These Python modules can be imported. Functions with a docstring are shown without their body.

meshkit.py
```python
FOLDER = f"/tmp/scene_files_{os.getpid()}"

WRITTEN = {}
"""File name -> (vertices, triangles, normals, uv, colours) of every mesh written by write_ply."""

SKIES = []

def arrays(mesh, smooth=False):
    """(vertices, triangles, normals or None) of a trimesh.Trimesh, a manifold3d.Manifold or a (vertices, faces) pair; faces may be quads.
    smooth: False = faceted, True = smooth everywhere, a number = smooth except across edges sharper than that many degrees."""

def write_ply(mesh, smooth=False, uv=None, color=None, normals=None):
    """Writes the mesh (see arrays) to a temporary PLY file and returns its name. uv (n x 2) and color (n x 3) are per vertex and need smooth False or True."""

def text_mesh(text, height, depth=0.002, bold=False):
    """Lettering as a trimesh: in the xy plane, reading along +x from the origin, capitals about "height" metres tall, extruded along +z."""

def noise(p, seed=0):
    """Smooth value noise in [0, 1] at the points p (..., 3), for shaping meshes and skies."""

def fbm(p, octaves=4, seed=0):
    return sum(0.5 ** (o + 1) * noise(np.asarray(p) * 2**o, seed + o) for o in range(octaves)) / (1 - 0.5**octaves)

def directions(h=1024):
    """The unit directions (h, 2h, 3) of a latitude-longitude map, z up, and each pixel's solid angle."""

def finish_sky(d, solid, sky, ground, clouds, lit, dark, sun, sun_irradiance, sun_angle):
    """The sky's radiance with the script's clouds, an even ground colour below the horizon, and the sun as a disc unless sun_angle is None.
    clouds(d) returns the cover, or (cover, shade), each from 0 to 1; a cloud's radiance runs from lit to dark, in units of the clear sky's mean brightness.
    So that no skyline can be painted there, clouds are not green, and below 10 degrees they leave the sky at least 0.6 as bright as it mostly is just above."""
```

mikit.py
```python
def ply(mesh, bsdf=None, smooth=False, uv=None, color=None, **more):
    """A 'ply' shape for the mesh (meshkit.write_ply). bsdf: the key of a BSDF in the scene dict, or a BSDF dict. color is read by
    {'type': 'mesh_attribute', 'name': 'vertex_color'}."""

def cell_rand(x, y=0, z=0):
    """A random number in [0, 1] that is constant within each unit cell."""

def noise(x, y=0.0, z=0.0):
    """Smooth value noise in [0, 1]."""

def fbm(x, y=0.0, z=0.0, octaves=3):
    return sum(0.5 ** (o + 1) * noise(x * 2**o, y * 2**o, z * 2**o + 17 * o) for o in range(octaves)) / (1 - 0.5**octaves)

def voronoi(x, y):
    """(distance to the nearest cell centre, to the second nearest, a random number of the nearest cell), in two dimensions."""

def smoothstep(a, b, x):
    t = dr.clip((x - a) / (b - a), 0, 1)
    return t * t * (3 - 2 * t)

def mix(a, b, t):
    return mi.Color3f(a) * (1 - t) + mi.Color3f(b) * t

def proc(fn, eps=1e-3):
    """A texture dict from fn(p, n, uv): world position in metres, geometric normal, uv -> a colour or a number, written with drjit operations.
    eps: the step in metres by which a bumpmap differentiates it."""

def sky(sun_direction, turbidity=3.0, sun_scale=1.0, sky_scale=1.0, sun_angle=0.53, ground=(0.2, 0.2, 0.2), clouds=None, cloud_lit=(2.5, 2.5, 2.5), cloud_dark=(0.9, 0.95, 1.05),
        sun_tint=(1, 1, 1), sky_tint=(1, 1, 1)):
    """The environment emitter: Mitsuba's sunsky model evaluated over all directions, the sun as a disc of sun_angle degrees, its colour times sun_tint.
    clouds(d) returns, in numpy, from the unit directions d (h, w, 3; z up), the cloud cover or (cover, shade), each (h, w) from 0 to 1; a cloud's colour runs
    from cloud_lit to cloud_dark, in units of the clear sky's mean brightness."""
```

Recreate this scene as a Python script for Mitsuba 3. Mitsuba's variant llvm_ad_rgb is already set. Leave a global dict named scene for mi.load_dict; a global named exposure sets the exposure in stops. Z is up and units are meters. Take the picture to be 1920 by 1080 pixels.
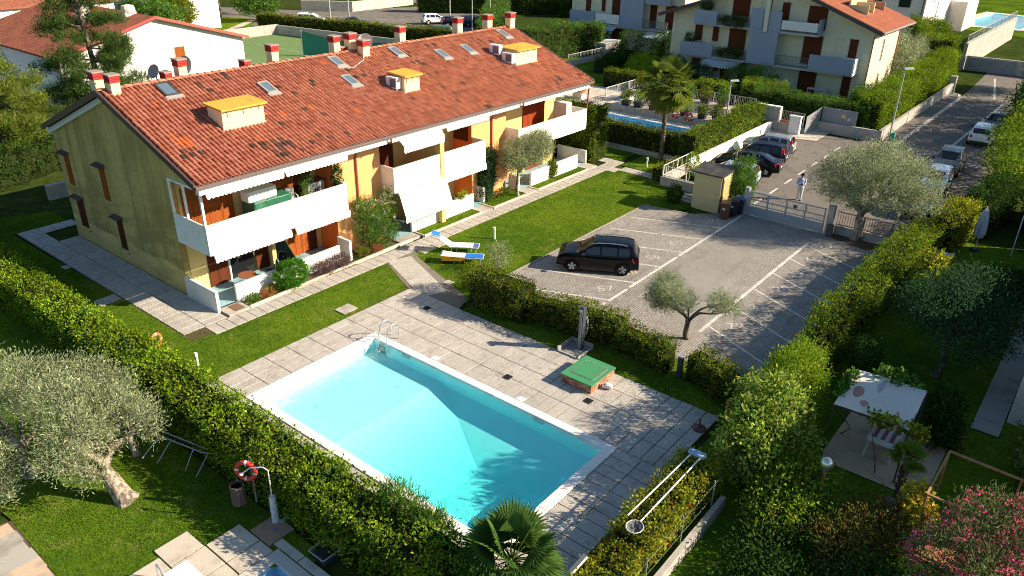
import math, random
import numpy as np, trimesh, manifold3d as m3
import mitsuba as mi, drjit as dr
import mikit, meshkit
from mikit import proc, noise, fbm, voronoi, cell_rand, smoothstep, mix
from shapely.geometry import Polygon, box as sbox, LineString, Point
from shapely.ops import unary_union
T = mi.ScalarTransform4f
scene, labels = {}, {}
# ---------------------------------------------------------------- camera, sky, exposure
YAW, PITCH, ROLL, HGT = math.radians(38.7183), math.radians(26.4387), math.radians(-0.9319), 16.693
_cp, _sp = math.cos(PITCH), math.sin(PITCH)
_f = np.array([math.cos(YAW) * _cp, math.sin(YAW) * _cp, -_sp])
_r = np.array([math.sin(YAW), -math.cos(YAW), 0.0])
_d = np.cross(_f, _r)
_down = -math.sin(ROLL) * _r + math.cos(ROLL) * _d
scene['camera'] = {'type': 'perspective', 'fov': 67.3245, 'fov_axis': 'x', 'near_clip': 0.5, 'far_clip': 3000.0,
                   'to_world': T().look_at(origin=[0, 0, HGT], target=[float(_f[0]), float(_f[1]), HGT + float(_f[2])], up=[float(-x) for x in _down])}
SUN_AZ, SUN_EL = math.radians(303.0), math.radians(27.5)
SUN = [math.cos(SUN_AZ) * math.cos(SUN_EL), math.sin(SUN_AZ) * math.cos(SUN_EL), math.sin(SUN_EL)]
scene['sky'] = mikit.sky(SUN, turbidity=3, sun_scale=1.15, sky_scale=0.72, sun_tint=(0.92, 0.98, 1.12), ground=(0.12, 0.13, 0.08))
exposure = 2.85

# ---------------------------------------------------------------- mesh and scene helpers
rng = np.random.default_rng(7)
_count = {}
def uniq(k):
    n = _count.get(k, 0); _count[k] = n + 1
    return k if n == 0 else '%s_%03d' % (k, n)
def thing(name, label, cat, group=None):
    k = uniq(name); labels[k] = {'label': label, 'category': cat}
    if group: labels[k]['group'] = group
    return k
def part(parent, name, shape, label=None, kind=None):
    k = uniq(parent + '__' + name); scene[k] = shape
    d = {}
    if label: d['label'] = label
    if kind: d['kind'] = kind
    if d: labels[k] = d
    return k
def struct(name, shape, label, cat, kind='structure'):
    k = uniq(name)
    if shape is not None: scene[k] = shape
    labels[k] = {'label': label, 'category': cat, 'kind': kind}
    return k
def whole(name, shape, label, cat, group=None):
    k = thing(name, label, cat, group); scene[k] = shape
    return k
def nrm(a):
    a = np.asarray(a, float); return a / (np.linalg.norm(a, axis=-1, keepdims=True) + 1e-12)

def pack(c):   # a face's base colour travels in its uv pair (so that meshes of one material can be joined): u = 1000 R + G, v = B
    c = np.clip(np.asarray(c, float), 0, .98)
    return np.column_stack([np.floor(c[:, 0] * 1000) + .02 + .96 * c[:, 1], c[:, 2]])
class MB:
    def __init__(s): s.V, s.F, s.C, s.n = [], [], [], 0
    def add(s, v, f, c):
        v = np.asarray(v, float).reshape(-1, 3); f = np.asarray(f, int)
        if f.shape[1] == 4: f = np.vstack([f[:, [0, 1, 2]], f[:, [0, 2, 3]]])
        c = np.asarray(c, float)
        if c.ndim == 1: c = np.tile(c, (len(v), 1))
        s.V.append(v); s.F.append(f + s.n); s.C.append(c); s.n += len(v)
        return s
    def box(s, a, b, c):
        x0, y0, z0 = a; x1, y1, z1 = b
        v = np.array([[x, y, z] for x in (x0, x1) for y in (y0, y1) for z in (z0, z1)], float)
        q = [[0, 1, 3, 2], [4, 6, 7, 5], [0, 4, 5, 1], [2, 3, 7, 6], [0, 2, 6, 4], [1, 5, 7, 3]]
        vv = np.vstack([v[i] for i in q]); ff = np.arange(24).reshape(6, 4)
        return s.add(vv, ff, c)
    def hexa(s, p, c):   # p: 8 points, bottom 4 then top 4, same winding
        p = np.asarray(p, float)
        q = [[3, 2, 1, 0], [4, 5, 6, 7], [0, 1, 5, 4], [1, 2, 6, 5], [2, 3, 7, 6], [3, 0, 4, 7]]
        return s.add(np.vstack([p[i] for i in q]), np.arange(24).reshape(6, 4), c)
    def bar(s, p, q, w, h, c):   # rectangular bar between two points, w sideways, h upright
        p, q = np.asarray(p, float), np.asarray(q, float); d = nrm(q - p)
        side = np.cross(d, [0, 0, 1.0]) if abs(d[2]) < .97 else np.array([1.0, 0, 0])
        side = nrm(side) * w / 2; up = nrm(np.cross(side, d)) * h / 2
        return s.hexa([p - side - up, p + side - up, q + side - up, q - side - up, p - side + up, p + side + up, q + side + up, q - side + up], c)
    def quad(s, pts, c): return s.add(pts, [[0, 1, 2, 3]], c)
    def poly(s, pts, c): return s.add(pts, [[0, i, i + 1] for i in range(1, len(pts) - 1)], c)
    def tube(s, pts, r, c, n=6, cap=True):
        p = np.asarray(pts, float); r = np.broadcast_to(np.asarray(r, float), (len(p),))
        t = nrm(np.gradient(p, axis=0)); ref = np.array([0.31, 0.17, 0.93]) if abs(t[:, 2]).mean() < .8 else np.array([0.9, 0.3, 0.1])
        a = nrm(np.cross(t, ref)); b = np.cross(t, a)
        an = np.arange(n) * 2 * np.pi / n
        v = p[:, None] + r[:, None, None] * (np.cos(an)[None, :, None] * a[:, None] + np.sin(an)[None, :, None] * b[:, None])
        f = []
        for i in range(len(p) - 1):
            for j in range(n):
                k = (j + 1) % n; f.append([i * n + j, i * n + k, (i + 1) * n + k, (i + 1) * n + j])
        v = v.reshape(-1, 3); s.add(v, f, c)
        if cap:
            for e in (0, len(p) - 1):
                o = list(range(n)) if e else list(range(n))[::-1]
                s.add(v[e * n:(e + 1) * n], [[o[0], o[i], o[i + 1]] for i in range(1, n - 1)], c)
        return s
    def cyl(s, p, q, r0, c, r1=None, n=12): return s.tube([p, q], [r0, r0 if r1 is None else r1], c, n)
    def lathe(s, prof, c, n=14, o=(0, 0, 0)):   # prof: (radius, z)
        an = np.arange(n) * 2 * np.pi / n
        v = np.array([[r * math.cos(a) + o[0], r * math.sin(a) + o[1], z + o[2]] for r, z in prof for a in an])
        f = [[i * n + j, i * n + (j + 1) % n, (i + 1) * n + (j + 1) % n, (i + 1) * n + j] for i in range(len(prof) - 1) for j in range(n)]
        return s.add(v, f, c)
    def prism(s, pts, z0, z1, c):
        p = Polygon(pts) if not hasattr(pts, 'exterior') else pts
        m = trimesh.creation.extrude_polygon(p, z1 - z0, engine='earcut'); m.apply_translation([0, 0, z0])
        return s.mesh(m, c)
    def mesh(s, m, c):
        if hasattr(m, 'to_mesh'):
            q = m.to_mesh(); return s.add(q.vert_properties[:, :3], q.tri_verts, c)
        return s.add(m.vertices, m.faces, c)
    def join(s, o, M=None):
        v, f, c = o.arr()
        if M is not None: v = v @ M[:3, :3].T + M[:3, 3]
        return s.add(v, f, c)
    def arr(s): return np.vstack(s.V), np.vstack(s.F), np.vstack(s.C)
    def ply(s, bsdf='vc', smooth=False, M=None, **k):
        v, f, c = s.arr()
        if bsdf in ALIAS: bsdf, col = ALIAS[bsdf]; c = np.tile(np.array(col, float), (len(v), 1))
        if M is not None: v = v @ M[:3, :3].T + M[:3, 3]
        return mikit.ply((v, f), bsdf, smooth=bool(smooth), uv=pack(c), **k)

def RZ(x, y, z=0, a=0, s=1):
    M = np.eye(4); M[:2, :2] = [[math.cos(a) * s, -math.sin(a) * s], [math.sin(a) * s, math.cos(a) * s]]; M[2, 2] = s; M[:3, 3] = x, y, z
    return M
def at(shape, x, y, z=0, a=0):
    return {**shape, 'to_world': T().translate([x, y, z]).rotate([0, 0, 1], math.degrees(a))}
def sheet(poly, z, bsdf, c=(.5, .5, .5)):
    polys = poly if isinstance(poly, list) else [poly]
    b = MB()
    for p in polys:
        for g in getattr(p, 'geoms', [p]):
            v, f = trimesh.creation.triangulate_polygon(g, engine='earcut')
            v = np.column_stack([v, np.full(len(v), z)])
            t = v[f]; w = np.cross(t[:, 1] - t[:, 0], t[:, 2] - t[:, 0])[:, 2] < 0
            f = np.array(f); f[w] = f[w][:, ::-1]
            b.add(v, f, c)
    return b.ply(bsdf)
def ball(r=1.0, sub=2):
    return trimesh.creation.icosphere(subdivisions=sub, radius=r)

# ---------------------------------------------------------------- materials
def rgb(*c): return {'type': 'rgb', 'value': list(map(float, c))}
def _unpack(p, n, uv):
    r = dr.floor(uv.x)
    return mi.Color3f((r + .5) * .001, dr.clip((uv.x - r - .02) / .96, 0, 1), uv.y)
VC = proc(_unpack)
def two(b): return {'type': 'twosided', 'bsdf': b}
def mat(name, b): scene[name] = b
mat('vc', two({'type': 'diffuse', 'reflectance': VC}))
mat('vcs', two({'type': 'principled', 'base_color': VC, 'roughness': 0.42, 'specular': 0.5}))
mat('metal', two({'type': 'principled', 'base_color': VC, 'roughness': 0.3, 'metallic': 0.85}))
mat('leaf', {'type': 'principledthin', 'base_color': VC, 'roughness': 0.5, 'diff_trans': 0.75, 'spec_trans': 0.0, 'eta': 1.35})
mat('glass_dark', two({'type': 'principled', 'base_color': rgb(.012, .014, .016), 'roughness': 0.06, 'specular': 0.7}))
mat('glass_roof', two({'type': 'principled', 'base_color': rgb(.10, .15, .20), 'roughness': 0.08, 'specular': 0.9}))
mat('pane', {'type': 'thindielectric', 'int_ior': 1.5})
def diffuse_proc(name, fn, bump=None, scale=1.0, eps=2e-3, rough=None):
    b = {'type': 'diffuse', 'reflectance': proc(fn)} if rough is None else {'type': 'principled', 'base_color': proc(fn), 'roughness': rough, 'specular': .4}
    if bump is not None: b = {'type': 'bumpmap', 'arbitrary': proc(bump, eps), 'scale': scale, 'bsdf': b}
    mat(name, two(b))
def _grass(p, n, uv):
    a = fbm(p.x * .35, p.y * .35, 3.1); b = fbm(p.x * 2.2, p.y * 2.2, 9.4); c = noise(p.x * 14, p.y * 14, 1.0)
    d = noise(p.x * 45, p.y * 45, 1.0)
    col = mix((.070, .150, .013), (.155, .245, .018), smoothstep(.3, .7, a * .6 + b * .4))
    col = mix(col, (.24, .23, .07), smoothstep(.56, .78, b) * .5)
    return col * (.62 + .38 * c + .35 * (d - .5))
diffuse_proc('turf', _grass, lambda p, n, uv: noise(p.x * 30, p.y * 30, .5) + .6 * noise(p.x * 70, p.y * 70, .5), 0.03)
def _soil(p, n, uv):
    a = fbm(p.x * .2, p.y * .2, 5.0); b = noise(p.x * 3, p.y * 3, 2.0)
    return mix((.030, .055, .012), (.060, .080, .020), a) * (.6 + .6 * b)
diffuse_proc('soil', _soil)
def _agg(p):
    return .5 * noise(p.x * 34, p.y * 34, 1.0) + .5 * noise(p.x * 75, p.y * 75, 4.0)
def _slab(p, n, uv):
    tone = cell_rand(dr.floor(p.x * 1.0 + .26), dr.floor(p.y * 2.0 + .1), 3.0)
    st = fbm(p.x * .7, p.y * .7, 1.0); s2 = fbm(p.x * 4, p.y * 4, 6.0)
    c = mix((.385, .365, .335), (.505, .48, .445), tone * .45 + st * .55)
    c = mix(c, (.26, .24, .205), smoothstep(.58, .78, s2) * .4)
    return c * (.70 + .6 * _agg(p))
diffuse_proc('slab', _slab, lambda p, n, uv: noise(p.x * 60, p.y * 60, 1.0), .006)
def _paver_cell(p):
    v = p.y / .115; row = dr.floor(v)
    u = p.x / .23 + .5 * (row - 2 * dr.floor(row * .5)); return u, v
def _paver(p, n, uv):
    u, v = _paver_cell(p); fu, fv = u - dr.floor(u), v - dr.floor(v)
    r = cell_rand(dr.floor(u), dr.floor(v), 2.0)
    joint = dr.maximum(smoothstep(.13, .02, dr.minimum(fv, 1 - fv)), smoothstep(.055, .0, dr.minimum(fu, 1 - fu)))
    st = fbm(p.x * .45, p.y * .45, 2.0); s2 = fbm(p.x * 2.5, p.y * 2.5, 7.0)
    c = mix((.265, .25, .232), (.425, .405, .378), r * .5 + st * .5)
    c = mix(c, (.19, .17, .145), smoothstep(.5, .8, s2) * .35)
    rows = smoothstep(.80, .98, noise(p.x * .25, dr.floor(v * .5) * 3.1, 4.0))
    c = c * (1 - .25 * rows)
    return mix(c, (.05, .045, .035), joint * .95) * (.88 + .24 * noise(p.x * 50, p.y * 50, 2.0))
diffuse_proc('paver', _paver)
def _asphalt(p, n, uv):
    a = fbm(p.x * .25, p.y * .25, 1.0); b = fbm(p.x * 1.6, p.y * 1.6, 4.0)
    c = mix((.175, .160, .145), (.235, .215, .195), a)
    c = mix(c, (.11, .10, .095), smoothstep(.58, .72, b) * .4)
    cr = fbm(p.x * .9, p.y * .9, 9.0, 4)
    c = mix(c, (.07, .065, .06), smoothstep(.012, .0, dr.abs(cr - .5)) * .7)
    return c * (.85 + .3 * noise(p.x * 25, p.y * 25, 2.0))
diffuse_proc('asphalt', _asphalt)
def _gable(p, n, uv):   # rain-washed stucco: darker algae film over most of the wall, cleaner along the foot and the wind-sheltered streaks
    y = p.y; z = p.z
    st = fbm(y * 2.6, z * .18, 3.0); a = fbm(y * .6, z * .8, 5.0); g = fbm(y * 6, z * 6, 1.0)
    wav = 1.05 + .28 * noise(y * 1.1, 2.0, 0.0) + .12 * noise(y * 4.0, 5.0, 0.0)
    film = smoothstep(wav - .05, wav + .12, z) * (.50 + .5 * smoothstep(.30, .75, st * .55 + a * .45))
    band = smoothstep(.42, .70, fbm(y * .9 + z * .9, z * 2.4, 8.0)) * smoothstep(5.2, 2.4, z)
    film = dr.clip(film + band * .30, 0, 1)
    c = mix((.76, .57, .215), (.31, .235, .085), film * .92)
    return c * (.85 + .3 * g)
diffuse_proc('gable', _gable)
def weathered(name, mask, dirt, bump=None, scale=.01):
    b = {'type': 'blendbsdf', 'weight': proc(mask), 'a': {'type': 'diffuse', 'reflectance': VC}, 'b': {'type': 'diffuse', 'reflectance': rgb(*dirt)}}
    if bump: b = {'type': 'bumpmap', 'arbitrary': proc(bump, 4e-3), 'scale': scale, 'bsdf': b}
    mat(name, two(b))
weathered('vcw', lambda p, n, uv: dr.clip(.04 + .30 * smoothstep(.5, .85, .55 * fbm((p.x + p.y) * 3.2, p.z * .22, 2.0) + .45 * fbm(p.x * 4, p.y * 4, p.z * 4)), 0, 1), (.30, .27, .22))
weathered('vcg', lambda p, n, uv: dr.clip(.06 + .45 * smoothstep(.45, .85, fbm(p.x * 2.2, p.y * 2.2, p.z * 2.2)) * (.4 + noise(p.x * 40, p.y * 40, p.z * 40)), 0, 1), (.16, .145, .12))
weathered('vcwood', lambda p, n, uv: .55 * fbm((p.x + p.y) * 16, p.z * 1.3, 2.0), (.12, .035, .014))
weathered('bark', lambda p, n, uv: smoothstep(.35, .65, fbm(p.x * 12, p.y * 12, p.z * 4.5)) * .75, (.05, .04, .03), lambda p, n, uv: fbm(p.x * 12, p.y * 12, p.z * 5), .05)
ALIAS = {'paleplaster': ('vcw', (.80, .68, .42)), 'yellow': ('vcw', (.72, .56, .235)), 'orange': ('vcw', (.80, .40, .175)), 'shaded_orange': ('vcw', (.80, .19, .05)), 'white': ('vcw', (.82, .81, .79)), 'cream': ('vcw', (.67, .645, .47)), 'offwhite': ('vcw', (.74, .69, .62)),
         'bluegrey': ('vcw', (.29, .35, .45)), 'paleyellow': ('vcw', (.55, .49, .265)), 'greysteel': ('vcg', (.28, .30, .33)), 'shutter': ('vcwood', (.34, .10, .026)), 'shutter_red': ('vcwood', (.30, .055, .022)), 'shutter_dark': ('vcwood', (.095, .034, .018)),
         'wood': ('vcwood', (.45, .28, .16)), 'greenshutter': ('vc', (.022, .04, .028)), 'greywood': ('vc', (.06, .06, .06)), 'bed': ('vcg', (.11, .08, .05)), 'stone': ('vcg', (.60, .54, .46)), 'redstone': ('vcg', (.40, .26, .19)), 'sandstone': ('vcg', (.60, .46, .335)),
         'concrete': ('vcg', (.44, .42, .385)), 'liner': ('vc', (.79, .88, .90)), 'coping': ('vcw', (.82, .81, .79)), 'greenlid': ('vcg', (.06, .28, .13)), 'ochrelid': ('vcg', (.66, .39, .07)), 'court': ('vcg', (.16, .26, .10)), 'bark_pale': ('bark', (.40, .34, .28)), 'bark_dark': ('bark', (.20, .165, .13))}
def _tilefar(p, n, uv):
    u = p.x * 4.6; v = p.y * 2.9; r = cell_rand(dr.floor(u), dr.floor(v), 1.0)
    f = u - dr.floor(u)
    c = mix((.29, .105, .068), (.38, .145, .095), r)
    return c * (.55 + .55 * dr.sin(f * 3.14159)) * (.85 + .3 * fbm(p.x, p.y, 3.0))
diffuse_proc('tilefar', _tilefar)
scene['water_medium'] = {'type': 'homogeneous', 'albedo': rgb(.0, .0, .0), 'sigma_t': rgb(.95, .078, .078), 'scale': .56}
def _ripple(p, n, uv): return fbm(p.x * 2.2, p.y * 2.2, 1.0) + .4 * noise(p.x * 9, p.y * 9, 3.0)
mat('water', {'type': 'thindielectric', 'int_ior': 1.33})
for nm, c, met, ro in (('paint_black', (.002, .0025, .006), .0, .10), ('paint_navy', (.012, .018, .045), .3, .25), ('paint_silver', (.42, .44, .46), .6, .3), ('paint_white', (.74, .75, .76), .0, .3),
                       ('paint_grey', (.13, .14, .15), .5, .3), ('paint_sky', (.40, .50, .58), .4, .3), ('paint_teal', (.05, .13, .15), .3, .3), ('paint_blue', (.03, .06, .13), .4, .3)):
    mat(nm, two({'type': 'principled', 'base_color': rgb(*c), 'metallic': met, 'roughness': ro, 'specular': .3, 'clearcoat': (0.0 if nm == 'paint_black' else .35), 'clearcoat_gloss': .95}))
WHITE, BLACK, GREY, DGREY = (.78, .78, .76), (.015, .015, .016), (.35, .36, .37), (.08, .085, .09)
# ================================================================ GROUND
def R(x0, y0, x1, y1): return sbox(x0, y0, x1, y1)
POOL1 = R(12.80, 10.75, 18.55, 22.37)
POOL2 = R(54.4, 24.6, 59.3, 37.6)
POOL3 = Polygon([(152.5, 18.0), (172, 18.0), (174, 25.5), (163, 26.5), (152, 24.5)])
POOLB = R(6.3, 12.6, 8.3, 15.05)
holes = unary_union([p.buffer(.14, join_style=2) for p in (POOL1, POOL2, POOL3, POOLB)])
struct('ground', sheet(sbox(-900, -900, 1500, 1500).difference(holes), -0.06, 'soil'), 'dark green rough ground between the gardens', 'ground')
lawnL = Polygon([(10.6, 24.6), (12.7, 24.6), (22.98, 24.75), (24.28, 27.72), (14.42, 27.75), (13.45, 33.6), (13.25, 45.9), (16.2, 46.0), (16.2, 48.2), (8.5, 52), (8.5, 24.6)])
struct('lawn', sheet(lawnL, 0.0, 'turf'), 'mown lawn left of the pool that turns the corner of the yellow house', 'lawn')
lawnM = Polygon([(23.9, 21.75), (24.0, 21.2), (26.85, 21.95), (40.55, 21.95), (41.0, 20.0), (42.3, 19.6), (44.7, 20.7), (45.1, 23.2), (46.6, 27.73), (29.4, 27.73), (28.4, 27.73), (26.0, 27.73), (25.72, 27.0)])
struct('lawn', sheet(lawnM, 0.0, 'turf'), 'mown lawn between the footpath and the car park', 'lawn')
struct('lawn', sheet(Polygon([(23.0, 21.3), (22.85, 15.8), (22.85, 12.8), (22.3, 10.1), (22.6, 8.6), (22.4, 6.8), (26.6, 7.0), (26.6, 21.8), (23.8, 21.2)]), 0.0, 'turf'), 'shaded strip of grass under the low hedge beside the pool deck', 'lawn')
struct('lawn', sheet(Polygon([(4.28, 22.6), (4.2, 19.3), (5.0, 17.5), (9.4, 14.0), (9.4, 40), (8.0, 44), (2, 44)]), 0.0, 'turf'), 'lawn under the old olive trees at the lower left', 'lawn')
struct('lawn', sheet([R(46.8, 24.0, 50.3, 27.6), R(46.9, 28.3, 50.3, 31.8)], 0.0, 'turf'), 'shaded grass around the foot of the tall palm', 'lawn')
struct('lawn', sheet(R(8, 4.6, 22.5, 8.25), -.012, 'turf'), 'dark grass strip along the lower right edge of the pool deck', 'lawn')
struct('lawn', sheet([R(22, -3, 48, 6.4), R(10, -6, 22, 4.6)], -.02, 'turf'), 'shaded garden lawn of the neighbour at the right', 'lawn')
struct('lawn', sheet([R(65, 43, 84, 57)], -.01, 'turf'), 'garden lawn behind the far end of the long red roof', 'lawn')
struct('lawn', sheet(Polygon([(46, 96), (52, 93), (66, 103), (74, 112), (70, 125), (50, 122)]), -.01, 'turf'), 'sunny park lawn beyond the sports court', 'lawn')
struct('lawn', sheet(Polygon([(140, 8), (230, 2), (230, 60), (150, 40), (146, 27)]).difference(POOL3.buffer(2)), -.01, 'turf'), 'bright lawn behind the pool at the upper right', 'lawn')
# garden soil beds
struct('flower_bed', sheet([R(16.75, 28.75, 23.1, 29.62), R(24.0, 28.95, 26.3, 30.3)], 0.02, 'bed'), 'planted soil bed between the footpath and the house front', 'flower bed')
# car park
park = Polygon([(26.7, 22.0), (40.6, 22.0), (41.0, 19.3), (42.4, 17.9), (43.3, 16.6), (43.3, 11.8), (42.6, 9.4), (43.6, 8.0), (36.5, 6.8), (25.3, 7.4), (25.6, 12), (25.7, 21.9)])
park_key = struct('car_park', sheet(park, 0.012, 'paver'), 'grey block paved car park with white bay lines', 'car park')
def lines(segs, w, z, c=(.66, .64, .60)):
    b = MB()
    for (x0, y0), (x1, y1) in segs:
        d = nrm(np.array([x1 - x0, y1 - y0])); nn = np.array([-d[1], d[0]]) * w / 2; L = math.hypot(x1 - x0, y1 - y0)
        k = max(1, int(L / .24))
        for i in range(k):   # worn paint: each block keeps most of its strip
            a, e = i / k, (i + 1) / k - (.03 / k) * (rng.random() > .5)
            ww = nn * (.86 + .2 * rng.random())
            p0 = np.array([x0, y0]) + (np.array([x1, y1]) - [x0, y0]) * a; p1 = np.array([x0, y0]) + (np.array([x1, y1]) - [x0, y0]) * e
            if rng.random() < .02: continue
            cc = np.array(c) * (.80 + .25 * rng.random())
            b.quad([(*(p0 - ww), z), (*(p1 - ww), z), (*(p1 + ww), z), (*(p0 + ww), z)], cc)
    return b
part(park_key, 'lane_line', lines([((27.6, 16.65), (43.2, 16.65))], .16, .017).ply('vc'), 'white line along the left row of bays')
part(park_key, 'lane_line', lines([((28.2, 12.0), (41.2, 12.0))], .16, .017).ply('vc'), 'white line along the right row of bays')
for x in (25.6, 28.1, 30.55, 33.05, 35.5, 37.9, 40.2):
    s = 2.05 / 5.2
    part(park_key, 'bay_line', lines([((x + .06, 16.75), (max(x - 2.05, 26.75 if x < 28 else 0) + (0 if x > 28 else 0), 21.85 if x > 28 else 19.2))], .10, .017).ply('vc'))
for x in (28.95, 31.45, 33.85, 36.25, 38.6, 41.0):
    part(park_key, 'bay_line', lines([((x, 11.9), (x - 1.75, 8.1))], .10, .017).ply('vc'))
for txt, x, y in (('57', 29.05, 17.55), ('58', 31.4, 17.6), ('59', 33.85, 17.65), ('60', 36.4, 17.7), ('61', 38.65, 17.66), ('62', 41.15, 17.7), ('72', 29.7, 11.08), ('71', 32.1, 11.06), ('70', 34.7, 10.95), ('69', 36.85, 11.05), ('68', 39.3, 11.07), ('67', 41.5, 11.08)):
    m = meshkit.text_mesh(txt, .50, .002); m.apply_translation([-.35, -.25, 0]); bb = MB().mesh(m, (.56, .54, .51))
    part(park_key, 'bay_number', bb.ply('vc', M=RZ(x, y, .016, -.72)))
# kerbs
def kerb_mesh(pts, w, h, c=(.50, .47, .42), z0=-.05):
    b = MB()
    for p, q in zip(pts[:-1], pts[1:]):
        p, q = np.array(p, float), np.array(q, float); L = np.linalg.norm(q - p); k = max(1, round(L / 1.0)); d = (q - p) / L; nn = np.array([-d[1], d[0]]) * w / 2
        for i in range(k):
            a, e = p + d * (L * i / k), p + d * (L * (i + 1) / k - .012); cc = np.array(c) * (.85 + .25 * rng.random())
            b.hexa([(*(a - nn), z0), (*(e - nn), z0), (*(e + nn), z0), (*(a + nn), z0), (*(a - nn), h), (*(e - nn), h), (*(e + nn), h), (*(a + nn), h)], cc)
    return b
struct('kerb', kerb_mesh([(26.6, 22.05), (40.62, 22.05), (41.08, 19.3)], .09, .05, (.34, .31, .27)).ply('vc'), 'narrow kerb between lawn and car park', 'kerb')
# ---- slabs of footpath and pool deck
SL = {}
def slab_shape(w, d):
    k = (round(w, 3), round(d, 3))
    if k not in SL:
        e = .008; g = .011
        x, y = w / 2 - g, d / 2 - g
        b = MB()
        b.hexa([(-x, -y, -.03), (x, -y, -.03), (x, y, -.03), (-x, y, -.03), (-x + e, -y + e, .02), (x - e, -y + e, .02), (x - e, y - e, .02), (-x + e, y - e, .02)], (.4, .38, .33))
        SL[k] = b.ply('slab')
    return SL[k]
def slabs(holder, rects, bsdf='slab', z=.03):
    for x0, y0, x1, y1 in rects:
        s = {**slab_shape(x1 - x0, y1 - y0), 'bsdf': {'type': 'ref', 'id': bsdf}}
        dz = rng.normal() * .0022
        part(holder, 'slab', {**s, 'to_world': T().translate([(x0 + x1) / 2, (y0 + y1) / 2, z - .02 + dz])})
def grid(x0, y0, x1, y1, w, d, skip=None):
    nx, ny = max(1, round((x1 - x0) / w)), max(1, round((y1 - y0) / d)); out = []
    for i in range(nx):
        for j in range(ny):
            r = (x0 + (x1 - x0) * i / nx, y0 + (y1 - y0) * j / ny, x0 + (x1 - x0) * (i + 1) / nx, y0 + (y1 - y0) * (j + 1) / ny)
            if skip is None or not skip((r[0] + r[2]) / 2, (r[1] + r[3]) / 2): out.append(r)
    return out
COP = R(12.45, 10.40, 18.90, 22.72)
deckP = Polygon([(12.3, 8.3), (22.55, 8.55), (22.35, 10.1), (22.85, 12.4), (22.9, 21.6), (23.1, 24.85), (12.3, 24.62)])
deck = struct('pool_deck', sheet(deckP.difference(COP), .002, 'bed'), 'deck of washed concrete slabs around the swimming pool', 'pool deck')
rd = grid(18.92, 8.5, 22.9, 24.7, 1.0, .5, lambda x, y: x > 22.42 and y < 12.2) + grid(12.45, 22.74, 18.92, 24.7, 1.08, .49) + grid(12.4, 8.45, 18.92, 10.38, .5, .965)
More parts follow.
